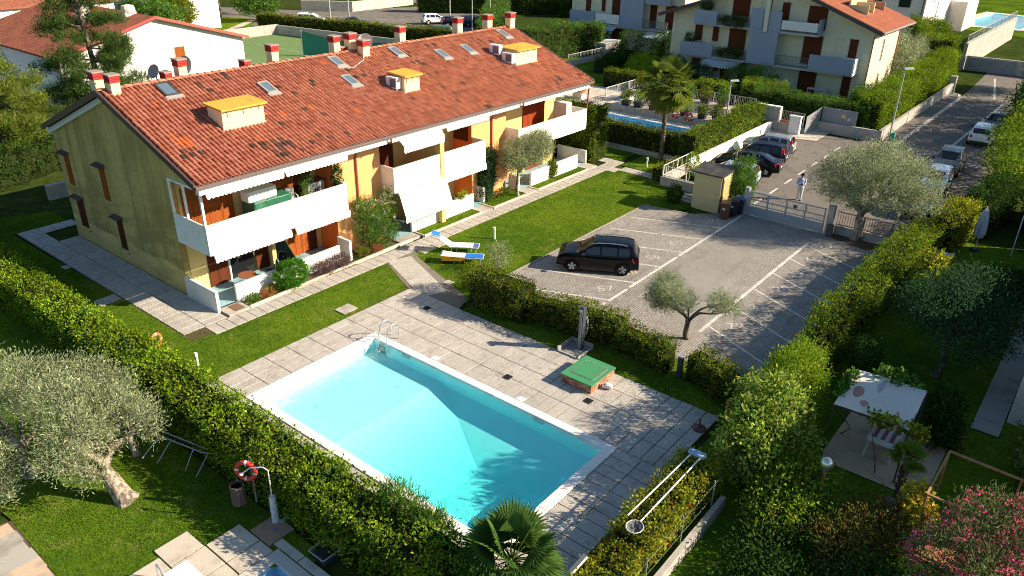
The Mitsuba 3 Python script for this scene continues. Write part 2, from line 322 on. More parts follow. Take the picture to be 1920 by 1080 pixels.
slabs(deck, rd)
slabs(deck, grid(11.5, 8.5, 12.43, 24.7, .93, .5))
path = struct('footpath', sheet([R(14.4, 27.75, 47.6, 28.72), R(13.4, 28.0, 14.5, 46.0), R(14.4, 28.0, 15.6, 43.3), R(24.4, 27.7, 26.0, 27.8)], .002, 'bed'), 'footpath of concrete slabs along the house front and gable', 'footpath')
slabs(path, grid(14.4, 27.76, 47.5, 28.7, .506, .94))
slabs(path, grid(13.45, 28.75, 14.50, 46.0, 1.05, .5) + grid(14.5, 28.75, 15.56, 43.2, 1.06, .5) + grid(14.5, 45.0, 16.4, 46.0, .6, 1.0))
slabs(path, [(12.4, 34.0, 13.4, 34.8), (13.1, 39.3, 13.42, 39.8)])
da = math.radians(68.0)
part(path, 'infill', sheet(Polygon([(22.9, 24.9), (22.9, 21.5), (23.95, 21.8), (25.75, 27.0), (26.3, 27.78), (24.2, 27.78)]), .016, 'vcg', (.22, .205, .175)))
for i in range(9):
    part(path, 'slab', {**slab_shape(.51, 1.36), 'to_world': T().translate([24.98 - (i + .5) * .52 * math.cos(da), 27.66 - (i + .5) * .52 * math.sin(da), .0125]).rotate([0, 0, 1], 68.0)})
slabs(path, grid(23.0, 21.7, 23.9, 24.7, .45, .5)[:0] + [(26.3, 27.1, 27.3, 27.74), (27.35, 27.1, 28.35, 27.74), (45.0, 27.1, 46.0, 27.74)])
slabs(path, grid(45.6, 24.3, 46.6, 27.1, 1.0, .5) + grid(46.6, 28.75, 47.6, 30.7, 1.0, .5))
struct('terrace_step', MB().box((15.66, 28.74, -.05), (16.72, 29.62, .09), (.46, .42, .36)).ply('concrete'), 'concrete entrance step at the first patio', 'step')
# kerbs in front of the planted strips
kc = (.58, .52, .43)
struct('kerb', kerb_mesh([(16.75, 28.78), (25.9, 28.95), (27.2, 28.95)], .10, .12, kc).ply('vc'), 'stone kerb along the flower bed by the first patio', 'kerb')
def planter(x0, x1, y0, y1, lab):
    k = struct('grass_planter', sheet(R(x0 + .05, y0 + .05, x1 - .05, y1), .085, 'turf'), lab, 'planter')
    part(k, 'kerb', kerb_mesh([(x0, y1), (x0, y0), (x1, y0), (x1, y1)], .10, .13, kc).ply('vc'))
planter(27.95, 32.85, 28.74, 29.62, 'raised grass strip in front of the big lowered awning')
planter(33.9, 37.3, 28.74, 29.9, 'raised grass plot around the young olive tree')
planter(38.4, 44.2, 28.74, 29.5, 'raised grass strip before the last white garden wall')
struct('entrance_slab', MB().box((26.4, 28.95, -.05), (27.88, 29.65, .08), (.46, .42, .36)).box((32.9, 28.75, -.05), (33.82, 29.9, .08), (.46, .42, .36)).box((37.35, 28.75, -.05), (38.35, 29.75, .08), (.46, .42, .36)).box((44.3, 28.75, -.05), (45.4, 29.7, .08), (.46, .42, .36)).ply('concrete'), 'concrete slabs leading from the path to the patios', 'step')
# drains and manholes
for x, y, lab in ((19.9, 16.1, 'small dark drain grate in the deck beside the long side of the pool'), (20.6, 12.75, 'small dark drain grate in the deck near the brick pump box'), (21.95, 22.6, 'small dark drain grate in the deck near the end of the low hedge')):
    t = thing('drain_grate', lab, 'drain'); b = MB().box((-.16, -.16, 0), (.16, .16, .012), DGREY)
    part(t, 'frame', b.ply('vc', M=RZ(x, y, .036)))
    b = MB()
    for i in range(4): b.box((-.13 + .075 * i, -.13, .012), (-.085 + .075 * i, .13, .022), (.02, .02, .02))
    part(t, 'grille', b.ply('vc', M=RZ(x, y, .036)))
whole('manhole_cover', MB().box((-.4, -.33, -.05), (.4, .33, .05), (.36, .35, .33)).ply('concrete', M=RZ(19.5, 25.35, 0)), 'square concrete manhole cover in the lawn above the pool', 'manhole cover')
whole('manhole_cover', MB().box((-.2, -.2, -.05), (.2, .2, .03), (.40, .36, .30)).ply('concrete', M=RZ(24.6, 23.75, 0)), 'small square cover in the grass below the sun loungers', 'manhole cover')
# ---- pools
def profile_basin(x0, y0, x1, y1, prof, top=.02, c=(.7, .9, .9)):
    """prof: (y, floor z) from y0 to y1; side walls follow the floor."""
    b = MB()
    for (ya, za), (yb, zb) in zip(prof[:-1], prof[1:]):
        b.quad([(x0, ya, za), (x1, ya, za), (x1, yb, zb), (x0, yb, zb)], c)
        b.quad([(x0, ya, za), (x0, yb, zb), (x0, yb, top), (x0, ya, top)], c); b.quad([(x1, ya, za), (x1, ya, top), (x1, yb, top), (x1, yb, zb)], c)
    for y, z in (prof[0], prof[-1]): b.quad([(x0, y, z), (x1, y, z), (x1, y, top), (x0, y, top)], c)
    return b
def water_box(x0, y0, x1, y1, zt, zb, key):
    e = .05; n = 24
    b = MB().box((x0 - e, y0 - e, zb - .2), (x1 + e, y1 + e, zt), (.1, .5, .5))
    return b.ply('water', interior={'type': 'ref', 'id': 'water_medium'})
pk = struct('swimming_pool', None, 'large rectangular swimming pool with turquoise water and white coping', 'swimming pool')
def keep_above(mf, p0, p1, p2):
    p0, p1, p2 = map(np.array, (p0, p1, p2)); nn = np.cross(p1 - p0, p2 - p0).astype(float); nn /= np.linalg.norm(nn)
    if nn[2] < 0: nn = -nn
    return mf.trim_by_plane(nn.tolist(), float(nn @ p0))
def cuboid(x0, y0, z0, x1, y1, z1): return m3.Manifold.cube([x1 - x0, y1 - y0, z1 - z0]).translate([x0, y0, z0])
deep = cuboid(12.80, 10.75, -1.28, 18.55, 18.6, .05)
deep = keep_above(deep, (12.8, 18.6, -.55), (18.55, 18.6, -.55), (15, 14.3, -1.28))       # ramp from the shallow end
deep = keep_above(deep, (18.56, 18.3, -.60), (18.56, 11.0, -.60), (16.1, 14.3, -1.28))     # sloping sides of the deep end
deep = keep_above(deep, (12.79, 18.3, -.66), (12.79, 11.0, -.66), (14.0, 14.3, -1.28))
deep = keep_above(deep, (12.8, 10.74, -.70), (18.55, 10.74, -.70), (15, 12.3, -1.28))
bas = (deep + cuboid(12.80, 18.55, -.55, 18.55, 22.37, .05)).to_mesh()
bv, bf = bas.vert_properties[:, :3], bas.tri_verts
fn_ = np.cross(bv[bf[:, 1]] - bv[bf[:, 0]], bv[bf[:, 2]] - bv[bf[:, 0]]); ctr = bv[bf].mean(1)
bf = bf[~((ctr[:, 2] > .04))]
part(pk, 'basin', MB().add(bv, bf[:, ::-1], (1, 1, 1)).ply('liner'))
def wavy_water(x0, y0, x1, y1, zt, zb):
    nx, ny = 90, 180; xs, ys = np.linspace(x0 - .05, x1 + .05, nx), np.linspace(y0 - .05, y1 + .05, ny); X, Y = np.meshgrid(xs, ys, indexing='ij')
    q = np.column_stack([X.ravel(), Y.ravel(), np.zeros(nx * ny)])
    z = zt + .010 * (meshkit.fbm(q * 1.7, 2, 3) - .5) + .006 * (meshkit.fbm(q * [4.2, 5.0, 1], 2, 8) - .5)
    top_v = np.column_stack([q[:, :2], z]); i, j = np.meshgrid(np.arange(nx - 1), np.arange(ny - 1), indexing='ij'); k0 = (i * ny + j).ravel()
    F = np.vstack([np.column_stack([k0, k0 + ny, k0 + ny + 1]), np.column_stack([k0, k0 + ny + 1, k0 + 1])])
    edge = [a * ny for a in range(nx)] + [(nx - 1) * ny + c for c in range(1, ny)] + [a * ny + ny - 1 for a in range(nx - 2, -1, -1)] + [c for c in range(ny - 2, 0, -1)]
    n0 = len(top_v); low = top_v[edge].copy(); low[:, 2] = zb; m_ = len(edge); V = np.vstack([top_v, low, [[(x0 + x1) / 2, (y0 + y1) / 2, zb]]])
    S = [[edge[a], n0 + a, n0 + (a + 1) % m_] for a in range(m_)] + [[edge[a], n0 + (a + 1) % m_, edge[(a + 1) % m_]] for a in range(m_)] + [[n0 + m_, n0 + (a + 1) % m_, n0 + a] for a in range(m_)]
    return mikit.ply((V, np.vstack([F, S])), 'water', smooth=35, interior={'type': 'ref', 'id': 'water_medium'})
part(pk, 'water', wavy_water(12.80, 10.75, 18.55, 22.37, -.09, -1.5))
CS = {}
def coping_stone(dx, dy):
    e = .012; b = MB(); x, y = dx / 2 - .004, dy / 2 - .004
    return b.hexa([(-x, -y, -.04), (x, -y, -.04), (x, y, -.04), (-x, y, -.04), (-x, -y, .055), (x, -y, .055), (x, y, .055), (-x, y, .055)], (.8, .79, .77)).hexa([(-x, -y, .055), (x, -y, .055), (x, y, .055), (-x, y, .055), (-x + e, -y + e, .066), (x - e, -y + e, .066), (x - e, y - e, .066), (-x + e, y - e, .066)], (.8, .79, .77)).ply('coping')
cl, cs_ = coping_stone(.37, .97), coping_stone(.815, .37)
for i in range(12):
    for x in (12.63, 18.72): part(pk, 'coping_stone', {**cl, 'to_world': T().translate([x, 10.74 + .97 * (i + .5), 0])})
for i in range(8):
    for y in (10.575, 22.555): part(pk, 'coping_stone', {**cs_, 'to_world': T().translate([12.445 + .8075 * (i + .5), y, 0])})
bw = MB()
for x, y in ((15.0, 13.2), (14.0, 19.6), (14.3, 20.9), (17.2, 19.6)):
    z = -1.28 if y < 14 else -.55
    bw.lathe([(.0, 0), (.07, .012), (.08, .0)], (.66, .76, .78), 12, (x, y, z + .004))
part(pk, 'floor_inlet', bw.ply('vc'))
part(pk, 'skimmer', MB().box((18.50, 20.2, -.16), (18.556, 20.65, .0), (.55, .6, .6)).box((18.50, 13.3, -.16), (18.556, 13.75, .0), (.55, .6, .6)).ply('vc'))
part(pk, 'skimmer_lid', MB().box((18.95, 19.1, .03), (19.2, 19.4, .046), WHITE).box((18.95, 14.6, .03), (19.2, 14.9, .046), WHITE).ply('vc'))
# pool ladder
lad = thing('pool_ladder', 'steel pool ladder with two curved handrails at the shallow end', 'pool ladder')
for y in (21.55, 22.05):
    a = np.linspace(0, 1, 17); pts = [(19.2, y, .05)] + [(19.2 - .0, y, .55)] + [(18.9 + .30 * math.cos(t), y, .55 + .30 * math.sin(t)) for t in np.linspace(.2, math.pi - .5, 9)] + [(18.50, y, .25), (18.44, y, -.1), (18.42, y, -.55)]
    part(lad, 'handrail', MB().tube(pts, .024, (.72, .74, .76), 8).ply('metal', True))
for z in (-.14, -.26, -.38): part(lad, 'step', MB().box((18.36, 21.55, z), (18.47, 22.05, z + .03), (.12, .28, .29)).ply('vcs'))
# neighbour pools
def small_pool(label, x0, y0, x1, y1, depth, c, cw, cc):
    k = struct('swimming_pool', None, label, 'swimming pool')
    part(k, 'basin', profile_basin(x0, y0, x1, y1, [(y0, -depth), (y1, -depth)], .03, c).ply('vc'))
    part(k, 'water', water_box(x0, y0, x1, y1, -.08, -depth, 0))
    b = MB()
    for a in ((x0 - cw, y0 - cw, x1 + cw, y0), (x0 - cw, y1, x1 + cw, y1 + cw), (x0 - cw, y0, x0, y1), (x1, y0, x1 + cw, y1)): b.box((a[0], a[1], -.05), (a[2], a[3], .055), cc)
    part(k, 'coping', b.ply('vc'))
small_pool('narrow bright blue pool behind the clipped hedge by the tall palm', 54.4, 24.6, 59.3, 37.6, .75, (.12, .55, .85), .3, (.72, .70, .66))
small_pool('small dark blue pool corner in the shade at the bottom left', 6.3, 12.6, 8.3, 15.05, .5, (.30, .45, .62), .36, (.55, .52, .48))
k = struct('swimming_pool', None, 'far turquoise pool on the lawn at the upper right', 'swimming pool')
part(k, 'basin', MB().join((lambda b: (b.add(*(lambda v, f: (np.column_stack([v, np.full(len(v), -.9)]), f))(*trimesh.creation.triangulate_polygon(POOL3.buffer(.1), engine='earcut')), (.55, .85, .88)), b)[1])(MB())).ply('vc'))
b = MB(); pts = list(POOL3.exterior.coords)
for (xa, ya), (xb, yb) in zip(pts[:-1], pts[1:]): b.quad([(xa, ya, -1), (xb, yb, -1), (xb, yb, .02), (xa, ya, .02)], (.55, .85, .88))
part(k, 'side_wall', b.ply('vc'))
part(k, 'water', MB().prism(POOL3.buffer(.05, join_style=2), -1.2, -.08, (.1, .5, .5)).ply('water', interior={'type': 'ref', 'id': 'water_medium'}))
part(k, 'coping', sheet(POOL3.buffer(1.8, join_style=2).difference(POOL3), .03, 'vc', (.62, .58, .52)))
struct('pool_deck', sheet(R(51.8, 24.0, 60.9, 38.4).difference(POOL2.buffer(.3, join_style=2)), .0, 'stone'), 'pale paving around the narrow blue pool behind the hedge', 'pool deck')
# lower left terrace of big stone plates
ter = struct('stone_terrace', sheet([R(5.2, 12.4, 9.0, 17.7).difference(POOLB.buffer(.4, join_style=2))], -.03, 'bed'), 'pale stone terrace around the small pool at the bottom left', 'terrace')
tr = [(6.35, 17.15, 7.38, 18.05), (5.2, 17.15, 6.32, 17.7), (5.2, 16.1, 6.32, 17.12), (6.35, 16.1, 7.4, 17.12), (7.43, 16.1, 8.53, 17.12), (7.43, 15.45, 8.53, 16.07), (6.35, 15.45, 7.4, 16.07), (8.56, 15.7, 9.46, 16.66), (8.7, 14.6, 9.0, 15.67), (8.7, 13.4, 9.0, 14.57), (5.2, 15.0, 5.9, 16.07), (5.2, 13.6, 5.9, 14.97)]
for i, r in enumerate(tr):
    part(ter, 'slab', MB().box((r[0] + .01, r[1] + .01, -.05), (r[2] - .01, r[3] - .01, .045 + .003 * (i % 3)), (.6, .55, .5)).ply('redstone' if r[0] > 8.5 and r[1] > 15.6 else 'stone'))
part(ter, 'drain', MB().lathe([(0, .0), (.075, .0), (.08, -.02)], (.10, .16, .24), 14, (9.08, 16.1, .062)).ply('vcs'))
sp = struct('stepping_path', sheet(Polygon([(4.27, 22.5), (4.2, 19.0), (3.0, 19.0), (3.0, 22.9)]), -.01, 'bed'), 'path of alternating grey and sand coloured planks of stone at the lower left corner', 'path')
for i in range(7):
    y = 22.42 - i * .52; g = i % 5 in (1, 2, 3)
    part(sp, 'slab', MB().box((3.0, y - .5, -.05), (4.17 + .05 * rng.normal() * .4, y, .035), (.33, .32, .31) if g else (.62, .47, .33)).ply('concrete' if g else 'sandstone'))
# roads
ROAD = [Polygon([(43.4, 16.5), (49.0, 22.9), (63.9, 23.4), (65.4, 20.6), (65.9, 15.0), (92, 14.0), (107, 14.6), (107, 7.0), (92, 6.8), (66, 6.4), (45.2, 6.6), (44.9, 11.3), (43.6, 11.7)])]
rd_ = struct('road', sheet(ROAD, -.015, 'asphalt'), 'asphalt street with parked cars at the right', 'road')
def strip(pts, w, z, c): return lines(list(zip(pts[:-1], pts[1:])), w, z, c)
part(rd_, 'lane_line', strip([(66.0, 10.5), (75, 10.35), (89, 10.1)], .22, -.008, (.62, .60, .57)).ply('vc'))
part(rd_, 'lane_line', strip([(59.0, 10.55), (66.0, 10.5)], .22, -.008, (.62, .60, .57)).ply('vc'))
for i in range(7): part(rd_, 'dash_line', strip([(45.5 + i * 2.6, 16.95 + .03 * i), (46.9 + i * 2.6, 16.97 + .03 * i)], .14, -.008, (.66, .64, .60)).ply('vc'))
part(rd_, 'lane_line', strip([(91, 11.2), (97, 12.2), (103, 13.2)], .2, -.008, (.6, .58, .55)).ply('vc'))
sw = struct('pavement', sheet(Polygon([(66.3, 15.0), (64.2, 14.2), (66.5, 14.0), (88.6, 14.0), (90.6, 14.6), (90.2, 15.3), (88, 15.6)]), .09, 'asphalt'), 'raised pavement along the hedge wall of the street', 'pavement')
part(sw, 'kerb', kerb_mesh([(62.5, 14.6), (64.2, 14.1), (66.5, 13.93), (88.6, 13.93), (90.3, 14.3), (90.8, 15.0)], .22, .115, (.60, .57, .52)).ply('vc'))
struct('ramp', sheet(Polygon([(61.5, 23.2), (63.5, 24.2), (66.6, 21.5), (66.0, 19.2), (63.0, 19.2)]), .02, 'stone'), 'pale paved ramp in front of the grey gate', 'ramp')
back = Polygon([(70, 104), (72.5, 80), (79, 72), (90, 76), (97, 84), (108, 96), (140, 108), (150, 125), (112, 122), (106, 106), (88, 112), (76, 135), (60, 160), (56, 158)])
bk = struct('road', sheet(back, -.012, 'asphalt'), 'back street with parked cars behind the long red roof', 'road')
for i in range(7): part(bk, 'dash_line', strip([(82.0 + i * 2.4, 103.5 - i * 2.55), (83.2 + i * 2.4, 102.2 - i * 2.55)], .18, -.004, (.6, .58, .55)).ply('vc'))
part(bk, 'lane_line', strip([(76, 122), (83, 108), (86, 105.5)], .18, -.004, (.6, .58, .55)).ply('vc'))
ct = struct('sports_court', sheet(Polygon([(45, 60), (66, 60), (70.5, 72), (67, 99), (57, 97), (45, 92)]), -.008, 'court'), 'green sports court behind the long red roof', 'sports court')
part(ct, 'court_line', MB().join(strip([(50, 66), (50, 92)], .08, -.002, (.5, .55, .45))).join(strip([(60, 66), (60, 92)], .08, -.002, (.5, .55, .45))).join(strip([(50, 80), (66, 80)], .08, -.002, (.5, .55, .45))).ply('vc'))
struct('park_path', sheet([Polygon([(52, 100), (58, 101), (66, 105), (73, 111), (72.5, 112), (65, 106), (57, 102.2), (51.5, 101.4)])], .0, 'stone'), 'pale footpath across the park lawn', 'path')
struct('patio', sheet([R(22.9, 1.6, 26.6, 4.9)], .012, 'sandstone'), 'reddish paved patio under the cloth canopy', 'patio')
struct('side_path', sheet([R(28.2, .35, 50, 1.25)], .03, 'concrete'), 'pale concrete strip along the foot of the house at the right edge', 'path')
# ================================================================ THE YELLOW AND ORANGE HOUSE
house = thing('apartment_house', 'long yellow and orange two storey house with a red tiled roof and white balconies', 'house')
KS = (9.0 - 6.2) / 7.2
def rz(y): return 6.2 + (y - 29.1) * KS if y <= 36.3 else 9.0 - (y - 36.3) * KS
def gable_mesh(x0, x1, opening=True):
    p = [(43.3, -.1), (43.3, rz(43.3) - .2), (36.3, 8.8), (29.45, rz(29.45) - .2), (29.45, 5.82), (31.95, 5.82), (31.95, -.1)]
    m = trimesh.creation.extrude_polygon(Polygon(p), x1 - x0, engine='earcut')
    v = m.vertices.copy(); m2 = trimesh.Trimesh(np.column_stack([v[:, 2] + x0, v[:, 0], v[:, 1]]), m.faces, process=False); m2.fix_normals()
    return MB().mesh(m2, (.6, .5, .2))
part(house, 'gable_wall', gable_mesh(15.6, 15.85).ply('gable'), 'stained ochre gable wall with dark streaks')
part(house, 'gable_wall', gable_mesh(44.15, 44.4).ply('yellow'))
b = MB().box((15.86, 43.0, -.1), (44.14, 43.29, 5.9), (1, 1, 1))
part(house, 'rear_wall', b.ply('yellow'))
b = MB()
for x0, x1 in ((15.86, 23.36), (26.46, 33.81), (37.03, 44.14)): b.box((x0, 31.9, -.1), (x1, 32.15, 7.1), (1, 1, 1))
part(house, 'loggia_wall', b.ply('yellow'), 'yellow walls at the back of the balconies')
for x0, x1 in ((23.35, 26.47), (33.8, 37.04)):
    w = part(house, 'orange_bay', MB().box((x0, 30.4, -.1), (x1, 31.89, 6.35), (1, 1, 1)).ply('orange'), 'projecting orange wall bay')
for x in (23.35, 33.8): part(house, 'bay_side', MB().box((x - .006, 30.41, -.1), (x + .1, 31.89, 6.2), (1, 1, 1)).ply('shaded_orange'))  # redder copy of the bay orange, the shaded tone put into the colour
part(house, 'party_wall', MB().box((30.0, 29.32, -.1), (30.3, 31.89, 5.95), (1, 1, 1)).ply('yellow'), 'yellow wall fin between the two middle flats')
# floors
b = MB()
for x0, x1 in ((15.66, 23.34), (26.55, 29.99), (30.31, 33.79), (37.1, 44.14)): b.box((x0, 29.42, 2.78), (x1, 31.89, 2.98), (.48, .25, .15))
part(house, 'balcony_floor', b.ply('vc'))
# soffit and roof deck
def roof_slab(y0, y1, dz0, dz1, x0=15.28, x1=44.72, c=(.15, .055, .035)):
    return MB().hexa([(x0, y0, rz(y0) + dz0), (x1, y0, rz(y0) + dz0), (x1, y1, rz(y1) + dz0), (x0, y1, rz(y1) + dz0), (x0, y0, rz(y0) + dz1), (x1, y0, rz(y0) + dz1), (x1, y1, rz(y1) + dz1), (x0, y1, rz(y1) + dz1)], c)
roof = part(house, 'roof', roof_slab(29.15, 36.3, -.16, -.075).join(roof_slab(36.3, 43.5, -.16, -.075)).ply('vc'), 'red clay tile roof with dark lichen patches')
part(house, 'soffit', roof_slab(29.3, 36.2, -.20, -.165, 15.6, 44.4, (.72, .70, .66)).ply('vc'))
# ---- tiles
PX, CO = .212, .365
def tile_arrays(seg=6):
    r0, r1, L, th = .098, .080, .42, .016
    a = np.linspace(math.pi, 0, seg + 1); V = []; F = []
    for (r, y, z) in ((r0, 0.0, .028), (r1, L, .0)):
        for t in a: V.append((r * math.cos(t), y, z + r * math.sin(t) * .92))
    n = seg + 1
    for i in range(seg): F.append((i, i + 1, n + i + 1, n + i))
    k = len(V)
    for t in a: V.append((r0 * math.cos(t), 0.0, .028 + r0 * math.sin(t) * .92))
    for t in a: V.append(((r0 - .024) * math.cos(t), .004, .028 + (r0 - .024) * math.sin(t) * .9))
    for i in range(seg): F.append((k + i + 1, k + i, k + n + i, k + n + i + 1))
    V = np.array(V); F = np.array(F)
    C = np.ones((len(V), 3)); C[k:] = (1.25, 1.75, 2.1)
    return V, F, C
TV, TF, TC = tile_arrays()
TCOL = {'tile': [(.36, .125, .078), (.40, .145, .092), (.33, .108, .066), (.43, .165, .108)], 'dark': [(.13, .072, .055), (.17, .085, .06), (.095, .062, .05)], 'new': [(.66, .165, .060)]}
sl = math.atan(KS); ca, sa = math.cos(sl), math.sin(sl)
NX, NY = int(29.3 / PX), int(7.55 / CO) + 1
trng = np.random.default_rng(11)
lich = lambda x, s: meshkit.fbm(np.array([x * .55, s * 1.3, 2.0]), 3, 5)
tiles = []
for i in range(NX):
    for j in range(NY):
        x = 15.42 + PX * (i + .5); s = j * CO
        y = 29.02 + s * ca; z = rz(29.1) - .055 + (y - 29.1) * KS
        if s > 7.62: continue
        u = trng.random(); l = lich(x, s)
        kind = 'tile'
        if l > .74 and u < .25: kind = 'dark'
        elif l > .66 and u < .06: kind = 'dark'
        elif u < .004: kind = 'dark'
        for cx, cs_2, wx, ws in ((20.3, .9, .75, .7), (19.3, 1.2, .35, .5), (33.3, 5.9, .6, .8), (41.6, 1.1, .5, .9), (25.2, 5.8, .5, .7)):
            if abs(x - cx) < wx and abs(s - cs_2) < ws and trng.random() < .30: kind = 'dark'
        if 16.2 < x < 17.0 and 2.5 < s < 3.6 and trng.random() < .8: kind = 'new'
        if kind == 'tile' and trng.random() < .002: kind = 'new'
        cid = trng.integers(len(TCOL[kind])); col = np.array(TCOL[kind][cid])
        if x > 30: col = col * (1.0, 1.0, .95) * (1 + .08 * meshkit.noise(np.array([x * .3, s * .5, 1.0])))
        dist = math.hypot(x, y)
        tiles.append((dist, x + .006 * trng.normal(), y, z + .004 * trng.normal(), kind, cid, col * (.88 + .24 * trng.random()), .025 * trng.normal()))
tiles.sort(key=lambda t: t[0])
def tile_vary(kind, cid):
    return MB().add(TV, TF, np.clip(TC * np.array(TCOL[kind][cid]), 0, .85)).ply('vc')
tshape = {(k, c): tile_vary(k, c) for k in TCOL for c in range(len(TCOL[k]))}
for d, x, y, z, kind, cid, col, rot in tiles[:300]:
    part(roof, 'tile', {**tshape[(kind, cid)], 'to_world': T().translate([x, y, z]).rotate([1, 0, 0], math.degrees(sl)).rotate([0, 0, 1], math.degrees(rot))})
def tile_field(rows, flip=False):
    b = MB(); V = np.array([[v[0], v[1] * ca - v[2] * sa, v[1] * sa + v[2] * ca] for v in TV])
    n = len(V); F4 = TF
    P = np.array([[t[1], t[2], t[3]] for t in rows]); C = np.array([t[6] for t in rows])
    v = (V[None] + P[:, None]).reshape(-1, 3); c = np.clip((TC[None] * C[:, None]).reshape(-1, 3), 0, .85)
    f = (F4[None] + (np.arange(len(rows)) * n)[:, None, None]).reshape(-1, 4)
    if flip: v = v * (1, -1, 1) + (0, 72.6, 0); f = f[:, ::-1]
    return b.add(v, f, c)
part(roof, 'tile_field', tile_field(tiles[300:]).ply('vc'), 'remaining clay tiles of the front roof slope', 'stuff')
part(roof, 'rear_tile_field', tile_field([t for k, t in enumerate(tiles) if k % 1 == 0], True).ply('vc'), 'clay tiles of the rear roof slope', 'stuff')
# ridge tiles
rv = np.array([(v[1] * 1.0, v[0] * 1.25, v[2] * 1.15) for v in TV])
for i in range(72):
    c = np.array(TCOL['tile'][i % 4]) * (1.05, 1.25, 1.3) * (.9 + .2 * trng.random())
    part(roof, 'ridge_tile', MB().add(rv + (15.35 + .405 * i, 36.3, 8.965), TF[:, ::-1], np.clip(TC * c, 0, .8)).ply('vc'))
# verge trims, gutter, fascia
for x in (15.2, 44.7):
    b = MB()
    for y0, y1 in ((29.05, 36.32), (36.3, 43.55)):
        b.hexa([(x, y0, rz(y0) - .22), (x + .1, y0, rz(y0) - .22), (x + .1, y1, rz(y1) - .22), (x, y1, rz(y1) - .22), (x, y0, rz(y0) + .05), (x + .1, y0, rz(y0) + .05), (x + .1, y1, rz(y1) + .05), (x, y1, rz(y1) + .05)], (.075, .045, .042))
    part(house, 'verge_trim', b.ply('vcs'))
b = MB()
for y0, y1 in ((29.25, 36.31), (36.3, 43.5)):
    x = 15.45
    b.hexa([(x, y0, rz(y0) - .50), (x + .149, y0, rz(y0) - .50), (x + .149, y1, rz(y1) - .50), (x, y1, rz(y1) - .50), (x, y0, rz(y0) - .225), (x + .149, y0, rz(y0) - .225), (x + .149, y1, rz(y1) - .225), (x, y1, rz(y1) - .225)], WHITE)
part(house, 'barge_board', b.ply('vc'), 'white board under the gable eaves')
gut = MB().box((15.25, 28.96, 5.985), (44.75, 29.10, 6.125), (.145, .105, .10)).box((15.27, 29.105, 5.962), (44.73, 29.16, 6.14), (.17, .13, .125))
part(house, 'gutter', gut.ply('vcs'), 'mauve brown gutter along the front eaves')
b = MB().box((15.46, 29.17, 5.66), (44.6, 29.44, 5.96), WHITE).box((15.6, 29.45, 5.9), (44.4, 31.88, 5.97), (.72, .71, .68))
part(house, 'eaves_fascia', b.ply('vc'), 'white band under the front eaves')
for x, xt in ((24.8, 26.1), (35.6, 37.0)):
    b = MB().tube([(xt, 29.0, 6.05), (xt, 29.0, 5.75), (xt - .05, 30.0, 5.5), (x + .1, 30.32, 5.25), (x, 30.33, 5.05), (x, 30.33, .2)], .055, (.33, .085, .045), 8)
    part(house, 'downpipe', b.ply('vcs', 40), 'red brown rainwater downpipe')
    part(house, 'bracket', MB().bar((x - 1.05, 30.36, 5.25), (x - .1, 29.7, 5.5), .05, .05, (.60, .17, .06)).bar((x - 1.05, 30.36, 5.25), (x - .95, 29.7, 5.55), .05, .05, (.60, .17, .06)).ply('vc'))
part(house, 'downpipe', MB().tube([(44.5, 29.1, 6.0), (44.5, 29.25, 5.6), (44.5, 29.3, 4.3)], .05, (.25, .08, .05), 8).ply('vcs', 40))
# ---- chimneys
def chimney(x, y, zb, zt, w=.42, cap=True, lab=None, d=.5):
    c = part(house, 'chimney', None, lab) if False else uniq(house + '__chimney')
    if lab: labels[c] = {'label': lab}
    if cap is not None and zt - zb > .6:
        scene[c + '__stack'] = MB().box((x - w / 2, y - d / 2, zb - .5), (x + w / 2, y + d / 2, zt - .36), (1, 1, 1)).ply('paleplaster')
    b = MB(); t = zt - .36 if zt - zb > .6 else zb
    for k in range(2): b.box((x - w / 2 - .03, y - d / 2 - .03, t + .15 * k), (x + w / 2 + .03, y + d / 2 + .03, t + .15 * k + .135), (.36, .045, .040)).box((x - w / 2 + .05, y - d / 2 + .05, t + .13 + .15 * k), (x + w / 2 - .05, y + d / 2 - .05, t + .15 + .15 * k), (.05, .02, .02))
    scene[c + '__cowl'] = b.ply('vc')
    scene[c + '__cap'] = MB().box((x - w / 2 - .06, y - d / 2 - .06, t + .30), (x + w / 2 + .06, y + d / 2 + .06, t + .36), (.33, .28, .25)).ply('vc')
chimney(15.85, 37.4, 8.3, 9.65); chimney(15.95, 36.05, 8.6, 9.68)
chimney(18.85, 36.75, 8.95, 9.35, .3); chimney(19.55, 36.6, 8.9, 9.85); chimney(23.2, 36.75, 8.95, 9.33, .3); chimney(24.85, 36.6, 8.9, 9.92)
chimney(29.1, 36.7, 8.9, 9.92, .45); chimney(29.65, 36.8, 8.9, 9.42, .32); chimney(30.15, 36.55, 8.8, 9.98, .5); chimney(30.45, 35.75, 8.4, 9.65, .5)
chimney(34.2, 36.65, 8.9, 9.95, .48); chimney(39.4, 36.6, 8.9, 10.02, .5); chimney(42.6, 36.75, 8.9, 9.92, .5); chimney(44.45, 36.2, 8.8, 9.95, .5)
